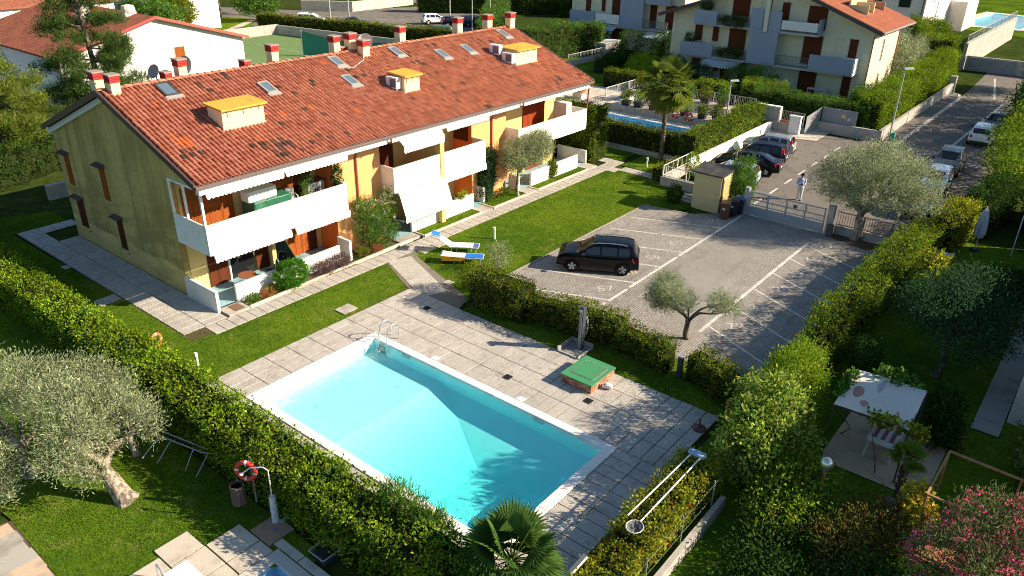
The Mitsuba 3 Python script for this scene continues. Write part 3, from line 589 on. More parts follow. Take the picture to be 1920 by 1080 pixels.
# ---- yellow roof housings
def housing(x0, x1, y0, y1, h, lab):
    c = uniq(house + '__roof_housing'); labels[c] = {'label': lab}
    zt = rz(y0) + h
    scene[c + '__body'] = MB().box((x0, y0, rz(y0) - .3), (x1, y1, zt), (1, 1, 1)).ply('paleplaster')
    scene[c + '__lid'] = MB().hexa([(x0 - .12, y0 - .2, zt), (x1 + .12, y0 - .2, zt), (x1 + .12, y1 + .15, zt + .1), (x0 - .12, y1 + .15, zt + .1), (x0 - .12, y0 - .2, zt + .09), (x1 + .12, y0 - .2, zt + .09), (x1 + .12, y1 + .15, zt + .2), (x0 - .12, y1 + .15, zt + .2)], (.60, .36, .06)).ply('ochrelid')
    b = MB()
    for i in range(3): b.box((x0 + (x1 - x0) * (.12 + .38 * i), y0 - .03, zt - .3), (x0 + (x1 - x0) * (.12 + .38 * i) + .03, y0 - .003, zt), (.35, .27, .12))
    b.box((x0 - .05, y0 - .06, rz(y0) - .05), (x1 + .05, y0 - .003, rz(y0) + .06), (.50, .45, .36))
    scene[c + '__trim'] = b.ply('vc')
housing(18.65, 20.85, 31.95, 33.1, .88, 'wide yellow roof housing nearest the stained gable')
housing(29.85, 31.0, 31.8, 32.9, .85, 'square yellow roof housing in the middle of the roof')
housing(40.1, 42.3, 32.1, 33.3, .88, 'wide yellow roof housing at the far end of the roof')
def ac_unit(x, y, z, lab, s=1.0):
    t = thing('air_conditioner', lab, 'air conditioner')
    part(t, 'case', MB().box((x - .18, y - .42, z), (x + .18, y + .42, z + .62), (.74, .75, .75)).ply('vcs'))
    part(t, 'grille', MB().box((x - .19, y - .36, z + .08), (x - .182, y + .1, z + .54), (.12, .14, .15)).ply('vcs'))
    part(t, 'stand', MB().box((x - .15, y - .4, z - .35), (x - .1, y - .35, z), GREY).box((x - .15, y + .35, z - .25), (x - .1, y + .4, z), GREY).box((x + .1, y - .4, z - .35), (x + .15, y - .35, z), GREY).ply('vcs'))
ac_unit(39.75, 33.55, 7.95, 'upper of the two white cooling units beside the far yellow roof housing')
ac_unit(39.8, 32.5, 7.55, 'lower of the two white cooling units beside the far yellow roof housing')
ac_unit(29.62, 32.45, 7.48, 'white cooling unit half hidden behind the square middle roof housing')
# ---- skylights
for x, y, n_ in ((18.15, 36.0, 0), (22.8, 34.35, 1), (28.2, 36.0, 1), (27.6, 33.7, 1), (32.75, 36.1, 1), (35.7, 34.5, 1), (38.1, 34.55, 1), (42.85, 36.15, 1)):
    y = min(y, 35.5)
    c = uniq(house + '__skylight')
    M = np.eye(4); M[:3, :3] = [[1, 0, 0], [0, ca, -sa], [0, sa, ca]]; M[:3, 3] = x, y, rz(y) + .03
    w, h = (.36, .56) if n_ == 0 else (.30, .52); fc = (.06, .055, .055) if n_ == 0 else (.30, .29, .27)
    scene[c + '__frame'] = MB().box((-w, -h, -.1), (-w + .09, h, .07), fc).box((w - .09, -h, -.1), (w, h, .07), fc).box((-w + .09, -h, -.1), (w - .09, -h + .1, .07), fc).box((-w + .09, h - .1, -.1), (w - .09, h, .07), fc).ply('vcs', M=M)
    scene[c + '__pane'] = MB().box((-w + .09, -h + .1, -.02), (w - .09, h - .1, .05), (1, 1, 1)).ply('glass_roof', M=M)
    scene[c + '__flashing'] = MB().box((-w - .08, -h - .22, -.06), (w + .08, -h, .035), (.33, .31, .29)).ply('vcs', M=M)
part(roof, 'cable', MB().tube([(30.7, 36.1, 9.05), (29.9, 35.2, 8.62), (29.2, 34.9, 8.5), (28.75, 34.7, 8.42), (28.3, 34.75, 8.44)], .018, (.7, .66, .6), 5).ply('vc'))
def dish(x, y, z, r, a, lab, c=(.62, .60, .58), tilt=-.6):
    t = thing('satellite_dish', lab, 'satellite dish')
    b = MB(); b.lathe([(0, 0), (r * .5, .03), (r * .8, .085), (r, .14)], c, 20); b.lathe([(r, .14), (r * .8, .07), (.0, -.02)], c, 20)
    Rm = np.eye(4); Rm[:3, :3] = (np.array([[math.cos(a), -math.sin(a), 0], [math.sin(a), math.cos(a), 0], [0, 0, 1]]) @ np.array([[math.cos(-1.15), 0, math.sin(-1.15)], [0, 1, 0], [-math.sin(-1.15), 0, math.cos(-1.15)]])); Rm[:3, 3] = x, y, z
    part(t, 'reflector', b.ply('vcs', 50, M=Rm)); part(t, 'mast', MB().cyl((x, y, z - .9), (x, y, z), .03, GREY).ply('vcs'))
dish(31.2, 36.4, 9.35, .48, .5, 'white satellite dish beside the cluster of ridge chimneys')
dish(20.1, 37.1, 9.3, .52, .3, 'large grey satellite dish behind the ridge, to the right of a chimney', (.33, .33, .34))
dish(18.6, 37.2, 9.25, .34, .3, 'small grey satellite dish behind the ridge, by the short red flue', (.25, .25, .26))
# ---- gable windows
for y, z0, z1, w, up in ((42.35, 3.15, 4.8, .62, 1), (38.45, 3.2, 4.95, .6, 1), (42.0, .85, 2.45, .8, 0), (37.75, .75, 2.4, .62, 0)):
    c = uniq(house + '__window')
    scene[c + '__shutter'] = MB().box((15.585, y - w / 2, z0), (15.61, y + w / 2, z1), (1, 1, 1)).ply('shutter' if up else 'shutter_dark')
    scene[c + '__hood'] = MB().hexa([(15.3, y - w / 2 - .15, z1 + .05), (15.6, y - w / 2 - .15, z1 + .14), (15.6, y + w / 2 + .15, z1 + .14), (15.3, y + w / 2 + .15, z1 + .05), (15.3, y - w / 2 - .15, z1 + .09), (15.6, y - w / 2 - .15, z1 + .18), (15.6, y + w / 2 + .15, z1 + .18), (15.3, y + w / 2 + .15, z1 + .09)], (.10, .085, .07)).ply('vc')
    scene[c + '__catch'] = MB().tube([(15.59, y - w / 2 - .2, z0 - .1), (15.5, y - w / 2 - .22, z0 - .08), (15.46, y - w / 2 - .15, z0 - .12)], .014, BLACK, 5).ply('vc')
# ---- louvred shutters
def shutter(x0, x1, y, z0, z1, leaves, m='shutter', t=.05, skip_slats=False):
    c = uniq(house + '__shutter'); w = (x1 - x0) / leaves
    fr, sl_ = MB(), MB()
    for i in range(leaves):
        a, e = x0 + w * i + .008, x0 + w * (i + 1) - .008
        fr.box((a, y - t, z0), (a + .06, y, z1), (1, 1, 1)).box((e - .06, y - t, z0), (e, y, z1), (1, 1, 1))
        for zz in (z0, (z0 + z1) / 2 - .04, z1 - .08): fr.box((a + .06, y - t + .002, zz), (e - .06, y - .002, zz + .08), (1, 1, 1))
        k = int((z1 - z0) / .07)
        for j in range(k):
            z = z0 + .08 + (z1 - z0 - .16) * j / k
            sl_.hexa([(a + .06, y - t + .004, z), (e - .06, y - t + .004, z), (e - .06, y - .012, z + .055), (a + .06, y - .012, z + .055), (a + .06, y - t + .004, z + .012), (e - .06, y - t + .004, z + .012), (e - .06, y - .012, z + .067), (a + .06, y - .012, z + .067)], (1, 1, 1))
    scene[c + '__frame'] = fr.ply(m); scene[c + '__slats'] = sl_.ply(m)
shutter(16.0, 18.5, 31.88, 2.99, 5.2, 4); shutter(20.2, 21.9, 31.88, 2.99, 5.2, 3); shutter(21.95, 23.0, 31.88, 2.99, 5.2, 2, 'shutter_dark')
shutter(26.55, 27.7, 31.88, 2.99, 5.2, 2); shutter(27.75, 28.75, 31.88, 2.99, 5.2, 2, 'shutter_dark')
shutter(30.8, 31.7, 31.88, 2.99, 5.2, 2, 'shutter_dark'); shutter(37.3, 38.1, 31.88, 2.99, 5.2, 1, 'shutter_red'); shutter(40.6, 43.0, 31.88, 2.99, 5.2, 4, 'shutter_red')
shutter(16.7, 17.7, 31.88, .1, 2.4, 2, 'shutter_dark'); shutter(19.25, 20.0, 31.88, .1, 2.4, 2, 'shutter_dark'); shutter(21.2, 22.5, 31.88, .1, 2.4, 3); shutter(22.52, 23.0, 31.88, .1, 2.4, 1, 'shutter_dark'); shutter(26.6, 27.6, 31.88, .1, 2.4, 2, 'shutter_dark')
shutter(30.7, 31.4, 31.88, .1, 2.4, 1, 'shutter_dark'); shutter(38.0, 39.0, 31.88, .1, 2.4, 2, 'shutter_red'); shutter(41.0, 43.0, 31.88, .1, 2.4, 3, 'shutter_red')
part(house, 'patio_door', MB().box((17.85, 31.86, .1), (19.2, 31.89, 2.35), (1, 1, 1)).ply('glass_dark')); part(house, 'door_frame', MB().box((17.74, 31.78, .08), (17.82, 31.855, 2.4), WHITE).ply('vc'))
# window on the side wall of the second bay
c = uniq(house + '__window'); scene[c + '__shutter'] = MB().box((33.77, 30.75, 3.95), (33.793, 31.85, 5.45), (1, 1, 1)).ply('shutter_dark')
scene[c + '__frame'] = MB().box((33.75, 30.68, 3.9), (33.793, 30.75, 5.5), (.14, .04, .02)).box((33.75, 30.75, 3.9), (33.793, 31.85, 3.95), (.14, .04, .02)).ply('vc')
# ---- balconies: white panels, each its own part
def balcony(panels, lab):
    c = uniq(house + '__balcony'); labels[c] = {'label': lab}
    sm_ = MB(); fr_ = [p for p in panels if p[1] == F0]
    for p, q in zip(fr_[:-1], fr_[1:]): sm_.box((p[2] - .06, F1 + .002, 2.82), (q[0] + .06, F1 + .02, 4.18), (.16, .16, .165))
    if sm_.n: scene[uniq(c + '__seam')] = sm_.ply('vc')
    for (xa, ya, xb, yb) in panels:
        k = uniq(c + '__panel')
        scene[k] = MB().box((xa, ya, 2.80), (xb, yb, 4.20), (1, 1, 1)).ply('white')
    return c
F0, F1 = 29.36, 29.44
balcony([(15.56, 29.445, 15.64, 31.95)] + [(15.56 + 2.59 * i + .022, F0, 15.56 + 2.59 * (i + 1) - .022, F1) for i in range(3)] + [(23.25, F1 + .005, 23.33, 30.39)], 'long white corner balcony above the first patio')
balcony([(26.47, F1 + .005, 26.55, 30.39), (26.47, F0, 28.21, F1), (28.255, F0, 29.99, F1)], 'white balcony with the lowered awning above it')
balcony([(30.31, F0, 32.08, F1), (32.125, F0, 33.9, F1), (33.83, F1 + .005, 33.9, 30.39)], 'white balcony in front of the orange side wall coloured for shade')
balcony([(37.04, F1 + .005, 37.12, 30.39), (37.04, F0, 39.535, F1), (39.58, F0, 42.05, F1), (42.095, F0, 44.6, F1), (44.52, F1 + .005, 44.6, 31.9)], 'white balcony at the far end of the house')
# gable side frame of the corner balcony
b = MB()
for y in (29.42, 30.75, 31.9): b.box((15.56, y - .045, 4.2), (15.66, y + .045, 5.8), WHITE)
b.box((15.56, 29.38, 5.74), (15.66, 31.94, 5.83), WHITE).box((15.56, 29.36, 4.2), (15.66, 29.44, 5.66), WHITE)
part(house, 'side_frame', b.ply('vcs'), 'white metal frame on the open side of the corner balcony')
part(house, 'pane', MB().quad([(15.6, 29.47, 4.22), (15.6, 30.70, 4.22), (15.6, 30.70, 5.73), (15.6, 29.47, 5.73)], (1, 1, 1)).quad([(15.6, 30.80, 4.22), (15.6, 31.85, 4.22), (15.6, 31.85, 5.73), (15.6, 30.80, 5.73)], (1, 1, 1)).ply('pane'))
# ---- awnings
def valance(x0, x1, y, z1, h, tilt=0.0, c=WHITE):
    b = MB(); n = int((x1 - x0) / .2)
    for i in range(n):
        a, e = x0 + (x1 - x0) * i / n, x0 + (x1 - x0) * (i + 1) / n; m = (a + e) / 2
        b.quad([(a, y, z1), (e, y, z1), (e, y - tilt, z1 - h), (a, y - tilt, z1 - h)], c)
        b.poly([(a, y - tilt, z1 - h), (e, y - tilt, z1 - h), (e - .03, y - tilt, z1 - h - .05), (m, y - tilt, z1 - h - .075), (a + .03, y - tilt, z1 - h - .05)], c)
    return b
def awning(x0, x1, y, z, drop, h, lab, out=.0):
    c = uniq(house + '__awning'); labels[c] = {'label': lab}
    scene[c + '__cassette'] = MB().box((x0, y - .12, z - .1), (x1, y, z + .02), (.66, .66, .65)).ply('vcs')
    b = MB()
    if out: b.quad([(x0, y - .1, z - .02), (x1, y - .1, z - .02), (x1, y - out, z - drop), (x0, y - out, z - drop)], WHITE)
    yy, zz = (y - out, z - drop) if out else (y - .12, z - .04)
    b.join(valance(x0, x1, yy, zz, h))
    scene[c + '__cloth'] = b.ply('vc')
    if out: scene[c + '__front_bar'] = MB().cyl((x0, yy + .01, zz + .02), (x1, yy + .01, zz + .02), .03, (.75, .75, .74)).ply('vcs'); scene[c + '__arm'] = MB().bar((x0 + .3, y - .1, z - .2), (x0 + .3, yy + .03, zz), .04, .04, GREY).bar((x1 - .3, y - .1, z - .2), (x1 - .3, yy + .03, zz), .04, .04, GREY).ply('vcs')
awning(15.72, 19.6, 29.20, 5.66, 0, .11, 'rolled up white awning over the left half of the corner balcony'); awning(19.72, 23.3, 29.20, 5.66, 0, .11, 'rolled up white awning over the right half of the corner balcony')
awning(26.9, 29.95, 29.30, 5.64, .28, .30, 'half lowered white awning under the eaves', .40)
awning(30.35, 33.9, 29.20, 5.66, 0, .11, 'rolled up white awning beside the yellow wall fin')
awning(15.72, 19.75, 29.34, 2.78, 0, .22, 'white awning valance under the left part of the corner balcony'); awning(20.0, 23.3, 29.34, 2.78, 0, .22, 'white awning valance under the right part of the corner balcony')
awning(30.35, 33.85, 29.34, 2.78, 0, .22, 'white awning valance under the balcony by the orange side wall coloured for shade')
awning(26.65, 30.28, 29.30, 2.78, 1.25, .28, 'big white awning lowered far over the ground floor patio', 1.0 if False else .55)
# ---- ground floor patios and white garden walls
struct('patio', sheet([R(15.66, 29.72, 23.3, 31.88), R(23.05, 29.5, 23.34, 29.72)], .085, 'vc', (.27, .46, .53)), 'pale blue tiled patio under the corner balcony', 'patio')
struct('patio', sheet([R(26.5, 29.6, 33.78, 31.88), R(33.78, 29.6, 34.2, 30.38)], .085, 'vc', (.27, .46, .53)), 'pale blue tiled patio behind the big lowered awning', 'patio')
struct('patio', sheet([R(37.3, 29.6, 45.2, 31.88)], .085, 'vc', (.30, .46, .52)), 'pale blue tiled patio at the far end of the house', 'patio')
def gwall(boxes, lab, m='white'):
    b = MB()
    for x0, y0, x1, y1, h in boxes: b.box((x0, y0, -.05), (x1, y1, h), (1, 1, 1))
    whole('garden_wall', b.ply(m), lab, 'wall')
gwall([(15.5, 29.38, 15.64, 31.95, 1.06)], 'white garden wall running out from the corner of the stained gable')
gwall([(16.68, 29.63, 22.75, 29.76, .92)], 'long white garden wall behind the round bush and the purple shrubs')
gwall([(23.2, 29.42, 23.34, 30.39, 1.08)], 'short white wall end between the purple shrubs and the big flowering oleander')
gwall([(27.86, 29.63, 30.28, 29.75, .95)], 'white garden wall under the edge of the big lowered awning')
gwall([(30.55, 29.63, 33.1, 29.75, 1.0)], 'white garden wall that carries a trailing plant in a box')
gwall([(34.2, 29.8, 34.34, 30.39, 1.05)], 'short white wall end beside the dark climbing shrub')
gwall([(37.35, 29.55, 37.48, 30.39, 1.05)], 'short pinkish white wall just behind the trunk of the young olive')
gwall([(38.75, 29.6, 40.9, 29.73, .97)], 'white garden wall to the left of the small green climber')
gwall([(41.25, 29.6, 44.15, 29.73, .98)], 'white garden wall to the right of the small green climber')
gwall([(45.25, 29.68, 45.38, 32.2, 1.0)], 'last white garden wall beside the tall clipped hedge block')
part(house, 'pillar_foot', MB().box((30.31, 29.5, -.05), (30.5, 29.62, 1.1), (1, 1, 1)).ply('yellow'))
mat_ = MB().box((16.05, 28.85, .09), (16.55, 29.5, .105), (.20, .13, .085))
whole('doormat', mat_.ply('vc'), 'brown doormat on the entrance step', 'doormat')
# ================================================================ OTHER BUILDINGS, WALLS, FENCES
whole('white_cabinet', MB().box((42.9, 29.9, 2.98), (43.5, 31.0, 4.75), (.78, .76, .72)).ply('vcs'), 'tall white cabinet on the far end balcony', 'cabinet')
def far_window(parent, a, b_, z0, z1, plane, at_, m='shutter_dark', depth=.12, name='window'):
    """a..b_ along the wall; plane 'x' = wall faces -x at x=at_, 'y' = wall faces -y at y=at_."""
    c = uniq(parent + '__' + name)
    bx = (lambda lo, hi, z_, y_, o0, o1: MB().box((at_ - o1, lo, z_), (at_ - o0, hi, y_), (1, 1, 1))) if plane == 'x' else (lambda lo, hi, z_, y_, o0, o1: MB().box((lo, at_ - o1, z_), (hi, at_ - o0, y_), (1, 1, 1)))
    scene[c + '__shutter'] = bx(a, b_, z0, z1, -.03, .03).ply(m)
    f = MB()
    for lo, hi, za, zb in ((a - .07, a, z0, z1), (b_, b_ + .07, z0, z1), (a - .07, b_ + .07, z1, z1 + .07)):
        f.join(bx(lo, hi, za, zb, -.02, .05))
    v, ff, cc = f.arr(); scene[c + '__frame'] = MB().add(v, ff, (.55, .53, .42)).ply('vc')
    s = bx(a - .12, b_ + .12, z0 - .07, z0, -.02, .12); v, ff, cc = s.arr(); scene[c + '__sill'] = MB().add(v, ff, (.5, .48, .44)).ply('vc')
def gable_box(key, x0, x1, y0, y1, ze, za, m, axis='x', ya=None, base=-.2):
    """walls with a gable; axis = direction in which the ridge runs."""
    if axis == 'x':
        p = [(y0, base), (y1, base), (y1, ze), ((y0 + y1) / 2 if ya is None else ya, za), (y0, ze)]
        mm = trimesh.creation.extrude_polygon(Polygon(p), x1 - x0, engine='earcut'); v = mm.vertices; v2 = np.column_stack([v[:, 2] + x0, v[:, 0], v[:, 1]])
    else:
        p = [(x0, base), (x1, base), (x1, ze), ((x0 + x1) / 2 if ya is None else ya, za), (x0, ze)]
        mm = trimesh.creation.extrude_polygon(Polygon(p), y1 - y0, engine='earcut'); v = mm.vertices; v2 = np.column_stack([v[:, 0], v[:, 2] + y0, v[:, 1]])
    t = trimesh.Trimesh(v2, mm.faces, process=False); t.fix_normals()
    return MB().mesh(t, (1, 1, 1)).ply(m)
def roof_pair(x0, x1, y0, y1, ze, za, axis, ov, th=.18, apex=None, c=(.42, .15, .09)):
    b = MB()
    if axis == 'x':
        m_ = (y0 + y1) / 2 if apex is None else apex
        for a, e in ((y0 - ov, m_), (y1 + ov, m_)):
            yb = y0 if a < m_ else y1; k = (za - ze) / abs(m_ - yb); zl = ze - ov * k
            pts = [(x0 - ov, a, zl), (x1 + ov, a, zl), (x1 + ov, e, za), (x0 - ov, e, za)]
            b.hexa([(*p[:2], p[2] + .02) for p in pts] + [(*p[:2], p[2] + th) for p in pts], c)
    else:
        m_ = (x0 + x1) / 2 if apex is None else apex
        for a, e in ((x0 - ov, m_), (x1 + ov, m_)):
            xb = x0 if a < m_ else x1; k = (za - ze) / abs(m_ - xb); zl = ze - ov * k
            pts = [(a, y0 - ov, zl), (a, y1 + ov, zl), (e, y1 + ov, za), (e, y0 - ov, za)]
            b.hexa([(*p[:2], p[2] + .02) for p in pts] + [(*p[:2], p[2] + th) for p in pts], c)
    return b
def railing(parent, p, q, z0, z1, step=.16, c=(.42, .43, .44), posts=2.0, name='railing', r=.012):
    b = MB(); p, q = np.array(p, float), np.array(q, float); L = np.linalg.norm(q - p); n = int(L / step)
    for z in (z0 + .08, z1): b.bar((*p, z), (*q, z), .045, .045, c)
    for i in range(n + 1):
        x, y = p + (q - p) * i / max(n, 1); b.box((x - r, y - r, z0 + .08), (x + r, y + r, z1), c)
    for i in range(int(L / posts) + 1):
        x, y = p + (q - p) * min(1, i * posts / L); b.box((x - .035, y - .035, z0 - .05), (x + .035, y + .035, z1 + .02), c)
    return part(parent, name, b.ply('vcs'))
# ---- white gabled house behind, left
wh = thing('white_house', 'white gabled house with a red roof behind the big pines', 'house')
part(wh, 'wall', gable_box('w', 27.8, 45.6, 72.0, 92.0, 4.5, 7.0, 'white', 'y', 36.7))
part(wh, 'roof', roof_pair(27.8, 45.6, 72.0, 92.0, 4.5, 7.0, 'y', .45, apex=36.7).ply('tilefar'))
part(wh, 'verge_trim', MB().hexa([(27.4, 71.5, 4.28), (27.4, 71.56, 4.28), (36.7, 71.56, 6.98), (36.7, 71.5, 6.98), (27.4, 71.5, 4.55), (27.4, 71.56, 4.55), (36.7, 71.56, 7.25), (36.7, 71.5, 7.25)], (.36, .09, .08)).hexa([(36.7, 71.5, 6.98), (36.7, 71.56, 6.98), (46.05, 71.56, 4.28), (46.05, 71.5, 4.28), (36.7, 71.5, 7.25), (36.7, 71.56, 7.25), (46.05, 71.56, 4.55), (46.05, 71.5, 4.55)], (.40, .12, .10)).ply('vc'))
far_window(wh, 38.2, 39.2, 3.0, 4.25, 'y', 72.0, 'shutter')
for x, y in ((33.6, 79.0), (36.2, 75.4)):
    c = uniq(wh + '__chimney')
    scene[c + '__stack'] = MB().box((x - .55, y - .4, 5.5), (x + .55, y + .4, 7.3), (1, 1, 1)).ply('white')
    scene[c + '__cap'] = MB().lathe([(.62, 7.3), (.62, 7.6), (.55, 7.85), (.0, 8.0)], (.72, .66, .60), 10, (x, y, 0)).ply('vc')
for x0, x1, y0, y1, ze, za, lab, m in ((4, 24, 96, 122, 4.6, 7.6, 'red roofed house at the far upper left corner behind the pine', 'white'), (57.5, 65.2, 108, 126, 9.0, 11.5, 'plain white house wall between the park trees at the top', 'white'), (26, 52, 112, 132, 4.4, 6.8, 'long low house with red roof behind the white gabled house', 'white')):
    t = thing('white_house' if 'plain' in lab else 'red_roof_house', lab, 'house')
    part(t, 'wall', gable_box('w', x0, x1, y0, y1, ze, za, m, 'x')); part(t, 'roof', roof_pair(x0, x1, y0, y1, ze, za, 'x', .5).ply('tilefar'))
    far_window(t, x0 + 2, x0 + 3.1, 1.0, 2.4, 'y', y0)
# ---- three storey block R
R_ = thing('apartment_block', 'pale yellow three storey block with blue grey balconies and a red roof', 'apartment building')
x0, x1, y0, y1, yr = 81.0, 90.2, 21.2, 42.6, 31.2
p = [(y0, -.8), (y1, -.8), (y1, 6.6), (yr, 10.4), (y0, 6.8)]
mm = trimesh.creation.extrude_polygon(Polygon(p), x1 - x0, engine='earcut'); v = mm.vertices; tm = trimesh.Trimesh(np.column_stack([v[:, 2] + x0, v[:, 0], v[:, 1]]), mm.faces, process=False); tm.fix_normals()
part(R_, 'wall', MB().mesh(tm, (1, 1, 1)).ply('cream'))
b = MB()
for a, za, e in ((y0 - 1.0, 6.43, yr), (y1 + 1.3, 6.15, yr)):
    pts = [(79.9, a, za), (x1 + .8, a, za), (x1 + .8, e, 10.45), (79.9, e, 10.45)]
    b.hexa([(*q[:2], q[2]) for q in pts] + [(*q[:2], q[2] + .22) for q in pts], (.4, .15, .1))
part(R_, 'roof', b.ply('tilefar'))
part(R_, 'eaves_trim', MB().bar((79.85, y0 - 1.0, 6.42), (79.85, yr, 10.48), .1, .34, (.10, .085, .08)).bar((79.85, y1 + 1.3, 6.15), (79.85, yr, 10.48), .1, .34, (.10, .085, .08)).bar((79.9, y0 - 1.08, 6.5), (91, y0 - 1.08, 6.5), .14, .14, (.30, .28, .27)).ply('vc'))
# roof terrace cut
part(R_, 'roof_terrace', MB().box((83.2, 22.9, 7.45), (88.5, 24.6, 7.62), (.35, .28, .18)).box((83.2, 24.6, 7.45), (88.5, 24.75, 9.0), (.62, .55, .32)).box((85.2, 22.9, 7.5), (85.4, 24.6, 8.6), (.62, .55, .32)).box((83.1, 22.8, 7.3), (83.2, 24.75, 8.5), (.62, .55, .32)).box((88.5, 22.8, 7.3), (88.6, 24.75, 8.5), (.5, .3, .2)).ply('vc'))
for a, b_, z0, z1 in ((22.5, 23.35, -.5, 2.35), (25.9, 27.7, -.5, 2.35), (38.8, 39.8, -.4, 1.9), (36.6, 37.2, .8, 2.2), (35.2, 36.3, -.5, 2.1), (33.4, 34.2, -.5, 2.1), (22.5, 23.3, 3.85, 5.6), (25.9, 27.8, 2.75, 5.55), (38.9, 39.8, 3.8, 5.6), (37.0, 37.7, 3.9, 5.5), (33.9, 35.8, 2.75, 5.5), (25.9, 27.8, 6.1, 8.3), (33.9, 35.8, 6.1, 8.4), (29.7, 30.5, 6.4, 8.4), (31.6, 31.9, 6.4, 9.0)):
    far_window(R_, a, b_, z0, z1, 'x', 81.0)
for a, b_, zz in ((84.6, 84.9, 3.3), (85.2, 85.5, -.2)):
    pass
far_window(R_, 84.6, 84.95, 3.4, 5.4, 'y', y0, 'greywood'); far_window(R_, 85.0, 85.35, .2, 2.0, 'y', y0, 'greywood')
b = MB()
def bpanel(p, ya, yb, za, zb, x=79.6, t=.1, m='bluegrey', nm='balcony_panel'):
    part(p, nm, MB().box((x, ya, za), (x + t, yb, zb), (1, 1, 1)).ply(m))
bpanel(R_, 36.9, 40.7, 2.35, 3.75); bpanel(R_, 22.2, 26.5, 2.4, 3.95); bpanel(R_, 36.8, 39.4, 5.65, 7.1)
bpanel(R_, 30.0, 33.0, 2.35, 5.75); bpanel(R_, 31.8, 33.1, 5.76, 7.75); bpanel(R_, 29.9, 31.15, 5.76, 7.6)
part(R_, 'balcony_side', MB().box((79.7, 22.1, 2.4), (81.0, 22.2, 3.95), (1, 1, 1)).ply('white')); part(R_, 'balcony_side', MB().box((79.7, 26.05, 5.75), (81.0, 26.15, 7.2), (1, 1, 1)).ply('bluegrey'))
part(R_, 'white_pillar', MB().box((79.4, 31.2, 5.6), (79.7, 31.6, 9.6), (.66, .64, .52)).ply('vc'))
sl2 = MB()
for ya, yb, z in ((22.2, 30.0, 2.28), (33.0, 40.7, 2.28), (33.0, 39.4, 5.58), (26.1, 30.0, 5.58)): sl2.box((79.72, ya, z), (80.97, yb, z + .2), (.42, .44, .47))
part(R_, 'balcony_slab', sl2.ply('vc'))
for ya, yb, z in ((33.05, 36.85, 2.5), (26.55, 29.95, 2.5), (33.15, 36.75, 5.8), (26.2, 29.85, 5.8)): railing(R_, (79.7, ya), (79.7, yb), z, z + 1.0, .13, (.10, .11, .12), 4.0)
part(R_, 'balcony_screen', MB().box((79.62, 26.2, 6.0), (79.66, 29.8, 6.85), (.70, .71, .70)).ply('vc'))
part(R_, 'downpipe', MB().tube([(80.6, y0 - 1.0, 6.5), (80.7, y0 - .3, 6.2), (80.9, y0 - .06, 6.0), (80.9, y0 - .06, -.5)], .06, (.22, .12, .08), 6).tube([(89.9, y0 - .07, 6.4), (89.9, y0 - .07, -.5)], .06, (.40, .16, .08), 6).ply('vcs'))
def striped_awning(p, ya, yb, z, x=79.65, out=1.2, drop=.35, lab=None):
    c = uniq(p + '__awning'); b = MB(); n = int((yb - ya) / .16)
    for i in range(n):
        a, e = ya + (yb - ya) * i / n, ya + (yb - ya) * (i + 1) / n; cc = (.66, .68, .68) if i % 2 else (.22, .28, .33)
        b.quad([(x, a, z), (x, e, z), (x - out, e, z - drop), (x - out, a, z - drop)], cc)
        b.poly([(x - out, a, z - drop), (x - out, e, z - drop), (x - out, e, z - drop - .22), (x - out, (a + e) / 2, z - drop - .3), (x - out, a, z - drop - .22)], cc)
    scene[c] = b.ply('vc')
striped_awning(R_, 33.5, 37.4, 2.25)
# ---- block L behind it
L_ = thing('apartment_block', 'second yellow block with blue grey balconies, set back behind the first block', 'apartment building')
x0, x1, y0, y1 = 91.0, 103.0, 46.5, 63.3
part(L_, 'wall', gable_box('w', x0, x1, y0, y1, 7.6, 11.0, 'cream', 'x', None, -.8))
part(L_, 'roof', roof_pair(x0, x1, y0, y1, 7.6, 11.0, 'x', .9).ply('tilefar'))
for a, b_, z0, z1 in ((60.1, 61.1, .3, 2.9), (57.9, 58.5, .9, 2.7), (55.0, 56.8, -.5, 2.4), (60.2, 61.0, 4.2, 6.3), (57.9, 58.5, 4.4, 6.2), (55.0, 56.9, 3.0, 6.1), (50.2, 51.2, 3.0, 5.9), (47.5, 49.0, 3.0, 5.9), (48.6, 49.8, -.5, 2.3)): far_window(L_, a, b_, z0, z1, 'x', 91.0)
bpanel(L_, 58.7, 62.7, 2.95, 4.35, 89.7); bpanel(L_, 51.5, 54.9, 2.7, 7.4, 89.7); bpanel(L_, 47.9, 51.3, 6.0, 7.2, 89.7)
bpanel(L_, 55.0, 58.6, 3.1, 4.25, 89.72, .06, 'white')
part(L_, 'balcony_slab', MB().box((89.8, 47.9, 2.78), (90.97, 62.7, 2.96), (.42, .44, .47)).box((89.8, 47.9, 5.9), (90.97, 51.3, 6.0), (.42, .44, .47)).ply('vc'))
railing(L_, (89.75, 48.0), (89.75, 51.4), 2.98, 3.95, .13, (.16, .17, .18), 4.0)
striped_awning(L_, 55.1, 58.6, 2.75, 89.7); striped_awning(L_, 47.5, 50.5, 2.7, 89.7, 1.6, .5)
